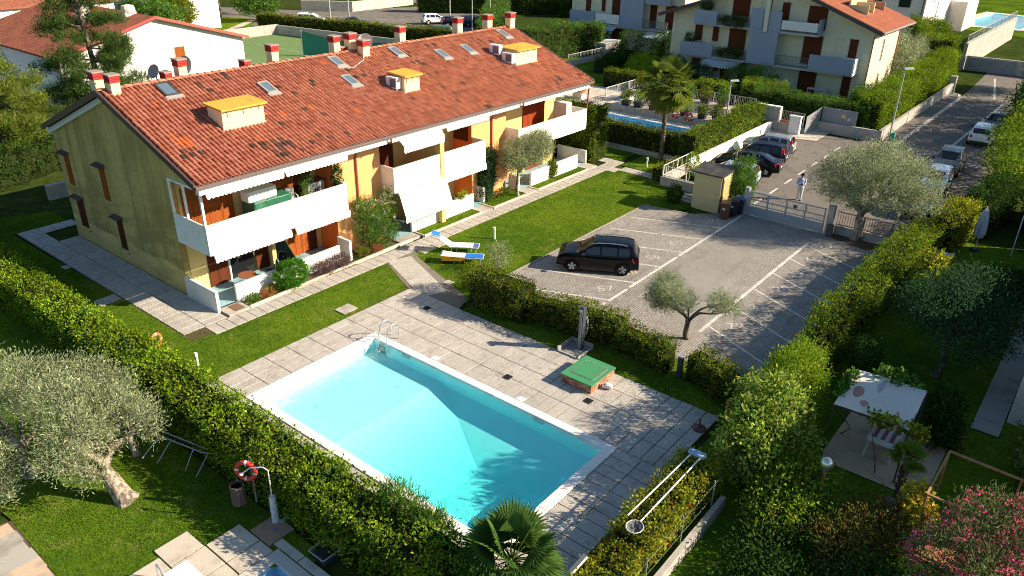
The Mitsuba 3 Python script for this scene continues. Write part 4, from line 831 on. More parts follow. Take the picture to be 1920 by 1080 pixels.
# ---- white building upper right
W_ = thing('white_building', 'large white house with dark green shutters at the upper right', 'house')
part(W_, 'wall', gable_box('w', 127.0, 150.0, 27.3, 46.0, 8.6, 11.0, 'offwhite', 'x')); part(W_, 'roof', roof_pair(127.0, 150.0, 27.3, 46.0, 8.6, 11.0, 'x', .7).ply('tilefar'))
part(W_, 'annex', MB().box((143.0, 24.8, -.2), (151.5, 27.28, 4.3), (1, 1, 1)).ply('offwhite'))
for a, b_, z0, z1 in ((29.8, 31.4, .6, 2.5), (29.3, 30.9, 4.4, 6.6), (33.2, 34.6, 4.6, 6.8), (36.2, 37.4, 5.2, 7.0)): far_window(W_, a, b_, z0, z1, 'x', 127.0, 'greenshutter')
far_window(W_, 143.2, 144.4, 3.4, 4.9, 'y', 27.3, 'greywood'); far_window(W_, 140.4, 141.6, .3, 1.6, 'y', 27.3, 'greywood')
part(W_, 'downpipe', MB().cyl((126.9, 27.6, 8.4), (126.9, 27.6, 0), .09, (.10, .07, .06)).ply('vcs'))
W2 = thing('white_building', 'pale house behind dark hedges at the top edge, left of the yellow blocks', 'house')
part(W2, 'wall', gable_box('w', 122, 134, 96, 110, 6.5, 9, 'cream', 'x')); part(W2, 'roof', roof_pair(122, 134, 96, 110, 6.5, 9, 'x', .6).ply('tilefar')); far_window(W2, 101.0, 102.6, .2, 2.6, 'x', 122)
# ---- neighbour house along the right edge
N_ = thing('neighbour_house', 'shaded pale house along the right edge', 'house')
part(N_, 'wall', MB().box((29.5, -8, -.1), (50, .3, 4.7), (1, 1, 1)).ply('offwhite')); part(N_, 'roof', roof_pair(29.5, 50, -8, .3, 4.7, 6.6, 'x', .5).ply('tilefar'))
part(N_, 'wing', MB().box((24.5, -4.6, -.1), (29.45, -2.2, 7.2), (1, 1, 1)).ply('offwhite'))  # unseen wing added outside the frame to shade the canopy and garden
for a in (31.0, 34.5, 38.0): part(N_, 'window', MB().box((a, .3, .9), (a + 1.1, .33, 2.3), (1, 1, 1)).ply('glass_dark'))
part(N_, 'shutter', MB().box((33.9, .305, .9), (34.45, .36, 2.3), (.3, .42, .5)).ply('vcs'))
# ---- kiosk by the gate
K_ = thing('meter_hut', 'small yellow hut with a flat dark roof beside the wheelie bins', 'hut')
part(K_, 'wall', MB().box((42.4, 17.95, -.05), (43.9, 19.75, 2.25), (1, 1, 1)).ply('paleyellow'))
part(K_, 'roof', MB().hexa([(42.28, 17.85, 2.25), (44.35, 17.85, 2.36), (44.35, 19.9, 2.36), (42.28, 19.9, 2.25), (42.28, 17.85, 2.34), (44.35, 17.85, 2.45), (44.35, 19.9, 2.45), (42.28, 19.9, 2.34)], (.055, .06, .066)).ply('vcg'))
part(K_, 'downpipe', MB().cyl((42.5, 17.9, 2.25), (42.5, 17.9, 0), .04, (.08, .07, .06)).ply('vcs'))
part(K_, 'door', MB().box((42.75, 17.92, 0), (43.6, 17.96, 2.0), (.52, .36, .16)).ply('vc'))
# low wall and railings left of the hut
t = thing('low_wall', 'low white wall with a metal railing between the lawn and the yellow hut', 'wall')
part(t, 'wall', MB().box((44.75, 20.0, -.05), (44.95, 23.3, .62), (1, 1, 1)).box((44.96, 23.12, -.05), (49.0, 23.3, .62), (1, 1, 1)).ply('concrete'))
railing(t, (44.85, 20.0), (44.85, 23.2), .62, 1.35, .6, (.52, .53, .53), 1.5); railing(t, (44.9, 23.2), (48.9, 23.25), .62, 1.35, .6, (.56, .57, .57), 2.0)
t = thing('stone_steps', 'few shaded stone steps beside the yellow hut', 'steps')
for i in range(3): part(t, 'step', MB().box((42.9 + .3 * i, 19.95, -.05), (43.2 + .3 * i, 20.9, .05 + .12 * i), (1, 1, 1)).ply('concrete'))
# gate
g_ = thing('sliding_gate', 'long grey sliding gate at the car park exit', 'gate')
gc = (.33, .36, .385)
b = MB().box((43.36, 11.9, .06), (43.42, 16.5, .62), gc)
part(g_, 'lower_panel', b.ply('vcs'))
b = MB()
for z in (.70, 1.02, 1.46): b.box((43.35, 11.9, z), (43.43, 16.5, z + .05), gc)
for i in range(5): b.box((43.345, 11.92 + 1.12 * i, .05), (43.435, 12.0 + 1.12 * i, 1.5), gc)
part(g_, 'frame', b.ply('vcs'))
b = MB()
for i in range(45): b.box((43.38, 11.98 + .1 * i, .75), (43.395, 11.995 + .1 * i, 1.46), gc)
part(g_, 'bars', b.ply('vcs'), None, 'stuff')
part(g_, 'sign', MB().box((43.33, 13.55, 1.12), (43.345, 13.8, 1.32), (.10, .12, .14)).ply('vcs'))
part(g_, 'ground_rail', MB().box((43.33, 11.6, 0), (43.45, 17.0, .03), (.45, .42, .36)).ply('vcs'))
whole('gate_post', MB().box((43.25, 16.52, 0), (43.55, 16.78, 1.72), (.36, .38, .40)).ply('vcs'), 'grey post at the hut end of the sliding gate', 'gate post')
whole('gate_post', MB().box((43.3, 11.45, 0), (43.62, 11.8, 1.75), (.36, .34, .31)).ply('concrete'), 'concrete post at the olive tree end of the sliding gate', 'gate post')
whole('gate_motor', MB().box((43.0, 11.3, 0), (43.28, 11.62, .75), (.07, .07, .075)).ply('vcs'), 'dark gate motor box at the foot of the concrete post', 'gate motor')
t = thing('boundary_fence', 'low concrete wall with a barred fence behind the big olive tree', 'fence')
part(t, 'wall', MB().box((43.75, 6.9, -.05), (43.97, 11.4, .52), (1, 1, 1)).ply('concrete')); railing(t, (43.86, 6.9), (43.86, 11.35), .52, 1.35, .14, (.10, .10, .10), 1.5)
struct('soil_patch', sheet(Polygon([(42.5, 9.3), (43.0, 11.2), (43.75, 11.3), (43.8, 8.1), (43.4, 8.1)]), .03, 'bed'), 'bare soil around the trunk of the olive by the gate', 'soil')
# wall and hedge base along the pool hedge
whole('low_wall', MB().box((48.9, 23.32, -.05), (63.8, 23.55, .75), (1, 1, 1)).ply('white'), 'pale low wall behind the parked cars, under the sunlit hedge', 'wall')
whole('low_wall', MB().box((50.15, 23.6, -.05), (50.4, 38, .35), (1, 1, 1)).ply('concrete'), 'low shaded wall at the foot of the dark hedge by the palm', 'wall')
t = thing('terrace_wall', 'grey retaining wall in front of the first row of potted shrubs', 'wall')
part(t, 'wall', MB().box((60.9, 24.6, -.05), (61.1, 38.2, .5), (1, 1, 1)).ply('concrete')); part(t, 'ledge', MB().box((61.1, 24.6, -.05), (62.3, 38.2, .47), (1, 1, 1)).ply('stone'))
part(t, 'upper_ledge', MB().box((64.4, 27.5, -.05), (66.2, 38.2, .95), (1, 1, 1)).ply('stone')); railing(t, (62.2, 27.0), (62.2, 36.5), .47, 1.25, .16, (.30, .31, .32), 2.0); railing(t, (66.3, 26.0), (66.3, 38.2), .95, 1.8, .16, (.30, .31, .32), 2.0)
part(t, 'end_wall', MB().box((61.1, 36.6, .45), (64.4, 36.75, 1.0), (1, 1, 1)).ply('white')); railing(t, (61.2, 38.3), (66.3, 38.3), .95, 1.8, .2, (.5, .51, .52), 2.0)
struct('terrace', sheet([R(62.3, 24.4, 64.4, 38.2)], .3, 'stone'), 'pale paved terrace between the two rows of potted shrubs', 'terrace')
struct('terrace', sheet([R(53, 38.4, 68, 46)], .2, 'stone'), 'pale paved terrace with ornamental maples beyond the roof corner', 'terrace')
t = thing('street_wall', 'long pale concrete wall under the oleander hedge along the street', 'wall')
part(t, 'wall', MB().box((66.2, 15.2, -.05), (91.5, 15.45, .95), (1, 1, 1)).box((66.2, 15.46, -.05), (66.45, 20.6, .85), (1, 1, 1)).ply('concrete'))
for x in (74.0, 80.5, 86.0): part(t, 'joint', MB().box((x, 15.185, -.05), (x + .06, 15.197, .97), (.16, .15, .13)).ply('vc'))
whole('wall_pillar', MB().box((91.5, 15.1, -.05), (92.1, 15.7, 1.6), (.6, .57, .52)).ply('concrete'), 'short wall pillar at the far end of the street wall', 'pillar')
t = thing('stepped_wall', 'white edged stepped wall beside the cars with a barred fence on it', 'wall')
part(t, 'wall', MB().box((64.0, 23.9, -.05), (64.3, 24.9, 1.9), (1, 1, 1)).box((64.0, 22.9, -.05), (64.3, 23.88, 1.9), (1, 1, 1)).box((64.05, 21.0, -.05), (64.3, 22.88, .7), (1, 1, 1)).ply('concrete'))
part(t, 'coping', MB().box((63.95, 22.85, 1.9), (64.36, 24.95, 2.0), WHITE).box((63.95, 22.3, .7), (64.36, 22.84, .78), WHITE).box((63.93, 22.84, .72), (64.38, 22.96, 1.9), WHITE).ply('vc')); railing(t, (64.2, 20.9), (64.2, 22.8), .7, 1.7, .13, (.2, .2, .21), 3)
whole('meter_cabinet', MB().box((63.75, 21.0, .0), (64.1, 21.9, 1.45), (.66, .68, .70)).box((63.7, 20.95, 1.45), (64.15, 21.95, 1.52), WHITE).ply('vcs'), 'white meter cabinet at the end of the stepped wall', 'cabinet')
whole('flower_box', MB().box((63.85, 22.1, .78), (64.05, 22.75, 1.0), (.42, .17, .11)).ply('vc'), 'terracotta flower box on the stepped wall', 'flower box')
t = thing('driveway_gate', 'solid grey metal gate beside the ramp', 'gate')
part(t, 'panel', MB().box((66.45, 17.4, .3), (66.6, 20.2, 2.0), (.30, .32, .36)).ply('greysteel')); part(t, 'plate', MB().box((66.40, 18.2, 1.35), (66.44, 18.6, 1.62), (.65, .45, .2)).box((66.40, 17.9, 1.2), (66.44, 18.1, 1.4), (.6, .62, .6)).ply('vcs'))
part(t, 'wing', MB().hexa([(64.3, 20.7, .1), (64.4, 20.7, .1), (66.5, 20.3, .1), (66.4, 20.3, .1), (64.3, 20.7, 1.5), (64.4, 20.7, 1.5), (66.5, 20.3, 2.0), (66.4, 20.3, 2.0)], (.22, .24, .28)).ply('greysteel'))
t = thing('meter_house', 'small grey box wall with a louvred panel on the lawn behind the roof', 'wall')
part(t, 'wall', MB().box((83.0, 52.5, -.1), (86.5, 54.2, 1.7), (.38, .40, .43)).ply('concrete')); part(t, 'panel', MB().box((82.96, 52.7, .2), (82.99, 54.0, 1.5), (.12, .15, .18)).ply('vcs')); part(t, 'cap', MB().box((82.9, 52.4, 1.7), (86.6, 54.3, 1.8), (.6, .6, .58)).ply('vc'))
t = thing('boundary_fence', 'barred garden fence on a low wall behind the far end of the red roof', 'fence')
part(t, 'wall', MB().box((85.6, 54.3, -.1), (85.85, 60.5, .35), (1, 1, 1)).ply('concrete')); railing(t, (85.7, 54.3), (85.7, 60.4), .35, 1.3, .16, (.30, .31, .30), 2.0)
t = thing('boundary_fence', 'thin mesh fence along the grey garden wall beyond the roof corner', 'fence')
part(t, 'wall', MB().box((75.5, 52.6, -.1), (83, 52.8, .5), (1, 1, 1)).ply('concrete')); railing(t, (75.5, 52.7), (83, 52.7), .5, 1.3, .3, (.40, .41, .40), 2.5)
t = thing('retaining_wall', 'concrete retaining wall with a shaded garage entrance at the end of the street', 'wall')
part(t, 'wall', MB().box((106.5, 17.3, -.2), (140, 17.7, 3.0), (1, 1, 1)).box((106.8, 7, -.2), (107.2, 17.2, 1.6), (1, 1, 1)).ply('concrete')); railing(t, (106.5, 17.5), (140, 17.5), 3.0, 3.9, .4, (.4, .41, .4), 3.0)
part(t, 'gate', MB().box((106.6, 12.0, 0), (106.7, 16.8, 1.5), (.22, .24, .25)).ply('greysteel'))
t = thing('stone_wall', 'pale stone garden wall along the back street at the top', 'wall')
part(t, 'wall', MB().hexa([(86, 116.5, -.1), (86.4, 116.9, -.1), (91.4, 109.4, -.1), (91, 109, -.1), (86, 116.5, 1.6), (86.4, 116.9, 1.6), (91.4, 109.4, 1.6), (91, 109, 1.6)], (1, 1, 1)).hexa([(91, 109, -.1), (91.4, 109.4, -.1), (106, 110.2, -.1), (106, 109.6, -.1), (91, 109, 1.6), (91.4, 109.4, 1.6), (106, 110.2, 1.5), (106, 109.6, 1.5)], (1, 1, 1)).ply('stone'))
t = thing('court_wall', 'grey concrete wall around the sports court', 'wall')
part(t, 'wall', MB().box((56.5, 96.9, -.05), (67.2, 97.2, 1.3), (1, 1, 1)).hexa([(67.0, 97.2, -.05), (67.3, 97.2, -.05), (70.8, 72, -.05), (70.5, 72, -.05), (67.0, 97.2, 1.2), (67.3, 97.2, 1.2), (70.8, 72, 1.2), (70.5, 72, 1.2)], (1, 1, 1)).ply('concrete'))
whole('low_wall', MB().box((17.0, 50.3, -.05), (19.5, 50.6, .9), (1, 1, 1)).ply('concrete'), 'short grey wall in the shade behind the left end of the gable', 'wall')
# green court net
t = thing('court_net', 'green net screen on posts at the end of the sports court', 'net')
b = MB()
pts = [(58.8, 80.2, 2.9), (60.2, 77.2, 2.2), (62.0, 74.0, 1.9), (64.5, 70.0, 1.9), (67.8, 67, 2.0), (72.5, 66.0, 2.1), (76.0, 67, 2.6)]
for (xa, ya, za), (xb, yb, zb) in zip(pts[:-1], pts[1:]): b.quad([(xa, ya, .1), (xb, yb, .1), (xb, yb, zb), (xa, ya, za)], (.030, .17, .13))
part(t, 'net', b.ply('leaf'))
for x, y, z in ((58.8, 80.2, 3.0), (67.8, 67, 2.7), (74.2, 66.5, 3.1)): part(t, 'post', MB().cyl((x, y, 0), (x, y, z), .05, (.40, .46, .44)).cyl((x + .8, y - .5, 0), (x, y, z - .3), .04, (.40, .46, .44)).ply('vcs'))
# ---- lamps
def street_lamp(x, y, h, lab, a, c=(.42, .44, .45)):
    t = thing('street_lamp', lab, 'street lamp', )
    part(t, 'pole', MB().tube([(x, y, 0), (x, y, h * .5), (x, y, h)], [.075, .06, .045], c, 8).ply('vcs', True))
    part(t, 'head', MB().hexa([(-.05, -.12, -.05), (.65, -.14, -.02), (.65, .14, -.02), (-.05, .12, -.05), (-.05, -.1, .06), (.6, -.1, .1), (.6, .1, .1), (-.05, .1, .06)], (.66, .68, .69)).ply('vcs', M=RZ(x, y, h, a)))
    return t
t = street_lamp(67.0, 14.75, 5.75, 'tall street lamp at the corner of the street wall', -.9); part(t, 'green_box', MB().box((66.85, 14.35, 0), (67.15, 14.62, .75), (.05, .30, .22)).ply('vcs'))
street_lamp(61.8, 26.6, 3.95, 'lamp post rising out of the pool hedge behind the cars', -.9)
street_lamp(121, 24.5, 6.0, 'thin far street lamp in front of the large white house', 2.4)
for x, y, h, lab in ((82.5, 104.4, 7.5, 'left of two tall poles on the back street'), (80.2, 97.0, 8.6, 'right of two tall poles on the back street'), (92.8, 79.5, 8.0, 'tall pole behind the ridge near the far chimneys'), (84.2, 75.4, 6.5, 'thin mast with an antenna behind the ridge'), (97.6, 92.3, 6.0, 'thin pole by the hedge beyond the white car')):
    whole('lamp_pole', MB().tube([(x, y, 0), (x, y, h)], [.10, .06], (.42, .44, .45), 8).ply('vcs', True), lab, 'pole')
def globe_lamp(x, y, h, r, lab, c=(.30, .28, .26), g=(.80, .74, .55)):
    t = thing('globe_lamp', lab, 'lamp')
    part(t, 'post', MB().cyl((x, y, 0), (x, y, h - r * .8), .05, c).ply('vcs', True)); part(t, 'globe', MB().mesh(trimesh.Trimesh(ball(r, 3).vertices + [x, y, h], ball(r, 3).faces, process=False), g).ply('metal' if r < .2 else 'vcs', True)); part(t, 'collar', MB().cyl((x, y, h - r - .06), (x, y, h - r * .8), .1, (.15, .14, .13)).ply('vcs'))
globe_lamp(45.6, 18.6, 3.45, .30, 'cream globe lamp above the oleander beside the yellow hut')
globe_lamp(19.83, 3.97, 2.2, .19, 'glossy globe lamp in the overgrown garden at the lower right', (.35, .16, .07), (.72, .70, .62))
globe_lamp(73.5, 125.5, 4.0, .35, 'small globe lamp in the shaded park at the top', (.2, .2, .2), (.5, .55, .5))
# bollard lights
for x, y, lab, c in ((30.33, 25.63, 'white bollard light on the lawn near the sun loungers', (.62, .64, .64)), (47.7, 26.0, 'white bollard light on the shaded grass near the tall palm', (.62, .64, .64)), (12.45, 25.95, 'grey bollard light near the lifebuoy hedge', (.45, .47, .48))):
    t = thing('bollard_light', lab, 'bollard light')
    part(t, 'post', MB().cyl((x, y, -.02), (x, y, .58), .065, c).ply('vcs', True)); part(t, 'head', MB().cyl((x, y, .58), (x, y, .70), .072, (.75, .76, .75)).ply('vcs', True))
for x, y, h, lab in ((24.35, 10.95, .95, 'dark blue square bollard in the gap of the low hedge'),):
    whole('bollard', MB().box((x - .09, y - .09, 0), (x + .09, y + .09, h), (.03, .04, .07)).box((x - .1, y - .1, h), (x + .1, y + .1, h + .05), (.35, .37, .4)).ply('vcs'), lab, 'bollard')
# ================================================================ VEHICLES
def interp(x, pts):
    xs, ys = zip(*pts); return float(np.interp(x, xs, ys))
CARS = {  # length, width, height, top contour (x, z), belt contour, glass x stations
    'suv':   (4.15, 1.78, 1.58, [(-2.07, .72), (-2.05, .95), (-1.97, 1.05), (-1.72, 1.50), (-1.45, 1.56), (-.5, 1.585), (.25, 1.54), (.95, 1.07), (1.1, 1.03), (1.7, .97), (1.98, .84), (2.07, .62)], (-1.9, .98), [-1.62, -1.0, -.15, .66]),
    'hatch': (3.85, 1.68, 1.48, [(-1.92, .66), (-1.90, .92), (-1.84, .98), (-1.56, 1.40), (-1.3, 1.46), (-.4, 1.48), (.3, 1.43), (1.0, .98), (1.15, .93), (1.62, .85), (1.86, .72), (1.92, .55)], (-1.8, .90), [-1.42, -.85, -.05, .72]),
    'sedan': (4.5, 1.78, 1.42, [(-2.25, .68), (-2.23, .90), (-2.1, .96), (-1.75, 1.02), (-1.05, 1.34), (-.6, 1.40), (.05, 1.42), (.45, 1.38), (1.2, .95), (1.35, .91), (1.95, .82), (2.18, .70), (2.25, .5)], (-2.1, .90), [-1.20, -.65, .15, .90]),
    'mpv':   (4.4, 1.78, 1.65, [(-2.2, .70), (-2.18, 1.0), (-2.12, 1.1), (-1.95, 1.58), (-1.6, 1.64), (-.4, 1.65), (.4, 1.58), (1.2, 1.08), (1.4, 1.0), (1.9, .86), (2.13, .72), (2.2, .55)], (-2.1, 1.02), [-1.80, -1.0, -.1, .85]),
}
def car_mesh(kind, n=64):
    Lc, W, Hc, top, (bx, belt), gl = CARS[kind]
    xs = np.unique(np.concatenate([np.linspace(top[0][0], top[-1][0], n), [p[0] for p in top]]))
    hw = W / 2; V = []
    for x in xs:
        zt = interp(x, top); t = min(1, (abs(x) / (Lc / 2)) ** 4); w = hw * (1 - .14 * t) ; zb = min(belt + .05 * (abs(x) / (Lc / 2)), zt - .05)
        z0 = .22 + .10 * t; f = max(0.0, min(1.0, (zt - belt) / (Hc - belt)))
        wr = w * (.93 - .17 * f)     # tumblehome
        half = [(w * .86, z0), (w * .985, z0 + .10), (w, .52), (w * .995, zb - .16), (w * .955, zb), (wr * 1.0, zb + (zt - zb) * .80), (wr * .90, zb + (zt - zb) * .955), (wr * .5, zt - .004), (0, zt)]
        ring = [(x, y, z) for y, z in half] + [(x, -y, z) for y, z in half[::-1][1:]]
        V.append(ring)
    V = np.array(V); m = V.shape[1]; F = []
    for i in range(len(xs) - 1):
        for j in range(m - 1): F.append([i * m + j, i * m + j + 1, (i + 1) * m + j + 1, (i + 1) * m + j])
        F.append([i * m + m - 1, i * m, (i + 1) * m, (i + 1) * m + m - 1])
    b = MB().add(V.reshape(-1, 3), F, (.5, .5, .5))
    for e in (0, len(xs) - 1): b.add(V[e], [[0, k, k + 1] for k in range(1, m - 1)], (.5, .5, .5))
    def surf(x, u):   # point on the greenhouse side: u from 0 (belt) to 1 (roof edge)
        zt = interp(x, top); t = min(1, (abs(x) / (Lc / 2)) ** 4); w = hw * (1 - .14 * t); zb = min(belt + .05 * (abs(x) / (Lc / 2)), zt - .05)
        f = max(0.0, min(1.0, (zt - belt) / (Hc - belt))); wr = w * (.93 - .17 * f)
        y0_, z0_, y1_, z1_ = w * .955, zb, wr, zb + (zt - zb) * .80
        return np.array([x, y0_ + (y1_ - y0_) * u, z0_ + (z1_ - z0_) * u])
    return b, surf, interp, top
def car(name, label, x, y, heading, kind, paint, group=None, rails=False, detail=True, spokes=5, plate=True, dirty=False):
    """heading: direction in which the nose points."""
    t = thing(name, label, 'car', group)
    Lc, W, Hc, top, (bx, belt), gl = CARS[kind]; hw = W / 2; M = RZ(x, y, .0, heading)
    b, surf, _, _ = car_mesh(kind)
    v, f, c = b.arr(); tm = trimesh.Trimesh(v, f, process=True); tm.fix_normals(); sm = trimesh.graph.smooth_shade(tm, angle=math.radians(38))
    part(t, 'body', mikit.ply((np.array(sm.vertices) @ M[:3, :3].T + M[:3, 3], np.array(sm.faces)), paint, smooth=True, uv=np.zeros((len(sm.vertices), 2))))
    # windows, 6 mm proud of the body
    def off(p, s): q = np.array(p); q[1] *= s; q = q + np.array([0, .012 * s, .004]); return q
    for s in (1, -1):
        for a, e in zip(gl[:-1], gl[1:]):
            g = MB(); a2, e2 = a + .05, e - .05; k = 4
            for i in range(k):
                xa, xe = a2 + (e2 - a2) * i / k, a2 + (e2 - a2) * (i + 1) / k
                ta = .95 if xa > gl[0] + .2 else .75
                g.quad([off(surf(xa, .10), s), off(surf(xe, .10), s), off(surf(xe, .92), s), off(surf(xa, .92), s)], (1, 1, 1))
            part(t, 'side_window', g.ply('glass_dark', M=M))
    def band(xa, xb, wf, nm, lift=.012):
        g = MB(); k = 5; ws = []
        for i in range(k + 1):
            x_ = xa + (xb - xa) * i / k; zt = interp(x_, top); fr = max(0.0, min(1.0, (zt - belt) / (Hc - belt))); wr = hw * (.93 - .17 * fr) * wf
            dz = (interp(x_ + .03, top) - interp(x_ - .03, top)) / .06; nn = np.array([-dz, 0, 1.0]); nn /= np.linalg.norm(nn)
            ws.append([np.array([x_, yy, zt - (.035 if abs(yy) > wr * .8 else .008 if abs(yy) > .1 else 0)]) + nn * lift for yy in (-wr, -wr * .5, 0, wr * .5, wr)])
        for i in range(k):
            for j in range(4): g.quad([ws[i][j], ws[i + 1][j], ws[i + 1][j + 1], ws[i][j + 1]], (1, 1, 1))
        part(t, nm, g.ply('glass_dark', M=M))
    fx = [p[0] for p in top]; i_r = max(i for i, p in enumerate(top) if p[1] > Hc - .06); wb = top[i_r + 1][0]
    band(top[i_r][0] + .06, wb - .04, .86, 'windscreen')
    i_b = min(i for i, p in enumerate(top) if p[1] > Hc - .09); band(top[i_b - 1][0] + .02, top[i_b][0] - .03, .82, 'rear_window')
    # lower cladding, lamps, bumpers, plates
    q = MB()
    for s in (1, -1): q.box((-Lc * .30, s * hw * .975 - .02, .20), (Lc * .28, s * hw * .975 + .02, .36), (.02, .02, .02))
    q.box((-Lc / 2 - .02, -hw * .78, .30), (-Lc / 2 + .12, hw * .78, .50), (.02, .02, .02)).box((Lc / 2 - .14, -hw * .74, .26), (Lc / 2 + .015, hw * .74, .42), (.02, .02, .02))
    part(t, 'bumper', q.ply('vcs', M=M))
    for s in (1, -1):
        xh = Lc / 2 - .24; zh = interp(xh, top)
        part(t, 'headlight', MB().hexa([(xh - .12, s * hw * .60, zh - .20), (xh - .12, s * hw * .905, zh - .20), (xh + .12, s * hw * .83, zh - .26), (xh + .19, s * hw * .58, zh - .26), (xh - .14, s * hw * .60, zh - .05), (xh - .14, s * hw * .90, zh - .05), (xh + .10, s * hw * .825, zh - .12), (xh + .165, s * hw * .58, zh - .12)], (.62, .65, .68)).ply('vcs', M=M))
        xr = -Lc / 2 + .10
        zt0, zt1 = (.72, 1.28) if kind in ('hatch', 'mpv') else (.74, .96)
        part(t, 'tail_light', MB().hexa([(xr - .105, s * hw * .60, zt0), (xr - .105, s * hw * .80, zt0), (xr + .16, s * hw * .935, zt0), (xr + .1, s * hw * .6, zt0), (xr + (-.09 if zt1 < 1 else .11), s * hw * .62, zt1), (xr + (-.09 if zt1 < 1 else .11), s * hw * .78, zt1), (xr + .26, s * hw * (.925 if zt1 < 1 else .845), zt1), (xr + .2, s * hw * .6, zt1)], (.42, .015, .02)).ply('vcs', M=M))
        part(t, 'mirror', MB().hexa([(gl[-1] - .02, s * (hw + .02), belt + .0), (gl[-1] - .02, s * (hw + .20), belt + .02), (gl[-1] + .12, s * (hw + .16), belt + .02), (gl[-1] + .12, s * (hw - .03), belt), (gl[-1] - .02, s * (hw + .02), belt + .13), (gl[-1] - .02, s * (hw + .20), belt + .13), (gl[-1] + .10, s * (hw + .16), belt + .12), (gl[-1] + .10, s * (hw - .03), belt + .12)], (.02, .02, .022)).ply('vcs', M=M))
    if plate: part(t, 'number_plate', MB().box((-Lc / 2 - .03, -.26, .55), (-Lc / 2 - .018, .26, .66), (.7, .7, .68)).ply('vc', M=M))
    if rails:
        for s in (1, -1):
            pts = [(xx, s * hw * .70, interp(xx, top) + .035) for xx in np.linspace(-1.45, .25, 8)]; pts[0] = (pts[0][0], pts[0][1], pts[0][2] - .05); pts[-1] = (pts[-1][0], pts[-1][1], pts[-1][2] - .05)
            part(t, 'roof_rail', MB().tube(pts, .022, (.62, .64, .66), 6).ply('metal', True, M=M))
    wr_ = .325 if kind in ('suv', 'mpv') else .30; wx = (Lc * .305, -Lc * .31)
    for xx in wx:
        for s in (1, -1):
            w_ = uniq(t + '__wheel'); yo = s * (hw - .02); yi = s * (hw - .22)
            ar = MB(); k = 22; yy = s * (hw + .004)
            for i in range(k):
                a0, a1 = math.pi * i / k - .12, math.pi * (i + 1) / k - .12
                a0, a1 = -.25 + (math.pi + .5) * i / k, -.25 + (math.pi + .5) * (i + 1) / k
                r0_, r1_ = wr_ - .01, wr_ + .075
                ar.quad([(xx + r0_ * math.cos(a0), yy, wr_ + r0_ * math.sin(a0)), (xx + r1_ * math.cos(a0), yy, wr_ + r1_ * math.sin(a0)), (xx + r1_ * math.cos(a1), yy, wr_ + r1_ * math.sin(a1)), (xx + r0_ * math.cos(a1), yy, wr_ + r0_ * math.sin(a1))], (.012, .012, .012))
            scene[uniq(t + '__wheel_arch')] = ar.ply('vc', M=M)
            ty = MB(); an = np.linspace(0, 2 * math.pi, 25)
            prof = [(wr_ * .66, s * .005), (wr_ * .9, s * .03), (wr_, s * -.02), (wr_, s * -.18)]
            for (ra, da_), (rb, db_) in zip(prof[:-1], prof[1:]):
                for a0, a1 in zip(an[:-1], an[1:]):
                    P_ = lambda r, d, a: (xx + r * math.cos(a), yo + d, wr_ + r * math.sin(a))
                    ty.quad([P_(ra, da_, a0), P_(ra, da_, a1), P_(rb, db_, a1), P_(rb, db_, a0)], (.018, .018, .018))
            scene[w_ + '__tyre'] = ty.ply('vc', M=M)
            rim = MB(); r_ = wr_ * .66
            rim.add([(xx + r_ * math.cos(a), yo - s * .03, wr_ + r_ * math.sin(a)) for a in an[:-1]], [[0, i, i + 1] for i in range(1, 23)], (.03, .03, .03))
            for k2 in range(spokes):
                a = 2 * math.pi * k2 / spokes + .3; d_ = .30
                pts = [(xx + r_ * .97 * math.cos(a - d_), yo + s * .006, wr_ + r_ * .97 * math.sin(a - d_)), (xx + r_ * .97 * math.cos(a + d_), yo + s * .006, wr_ + r_ * .97 * math.sin(a + d_)), (xx + .2 * r_ * math.cos(a + .8), yo + s * .012, wr_ + .2 * r_ * math.sin(a + .8)), (xx + .2 * r_ * math.cos(a - .8), yo + s * .012, wr_ + .2 * r_ * math.sin(a - .8))]
                rim.quad(pts, (.55, .56, .57))
            scene[w_ + '__rim'] = rim.ply('vcs', M=M)
    return t
car('parked_car', 'black compact SUV with silver roof rails, alone in the paved car park', 31.0, 19.19, math.radians(119), 'suv', 'paint_black', None, True)
G4 = 'cars parked side by side along the pale low wall'
car('parked_car', 'black fastback car, nearest of the cars parked along the pale low wall', 51.9, 20.2, math.radians(101), 'sedan', 'paint_black', G4)
car('parked_car', 'dark blue hatchback with tall red tail lights, between the black and the silver car', 54.6, 20.5, math.radians(101), 'hatch', 'paint_navy', G4)
car('parked_car', 'silver hatchback, farthest of the cars parked along the pale low wall', 57.2, 20.9, math.radians(101), 'hatch', 'paint_silver', G4)
car('parked_car', 'light grey blue car mostly hidden behind the oleander by the yellow hut', 48.4, 20.0, math.radians(101), 'hatch', 'paint_sky', G4)
car('parked_car', 'white boxy SUV parked along the street under the dark trees', 71.9, 8.9, math.radians(2), 'suv', 'paint_white', None, False)
car('parked_car', 'dark car parked in front of the white SUV on the street', 77.4, 8.7, math.radians(182), 'sedan', 'paint_black')
car('parked_car', 'dark grey SUV with a pale roof glint beside the big olive crown', 61.4, 9.2, math.radians(183), 'suv', 'paint_grey', None, True)
car('parked_car', 'pale blue white car half hidden behind the big olive crown', 56.3, 8.9, math.radians(183), 'hatch', 'paint_sky')
car('parked_car', 'dark grey car behind the barred fence, under the olive crown', 51.0, 8.6, math.radians(183), 'hatch', 'paint_blue')
car('parked_car', 'white crossover parked on the back street beyond the ridge', 90.2, 88.6, math.radians(-28), 'suv', 'paint_white')
car('parked_car', 'dark hatchback beside the white crossover on the back street', 90.4, 84.8, math.radians(-28), 'hatch', 'paint_black')
car('parked_car', 'grey blue people carrier, last in the row on the back street', 92.8, 82.6, math.radians(-28), 'mpv', 'paint_blue')
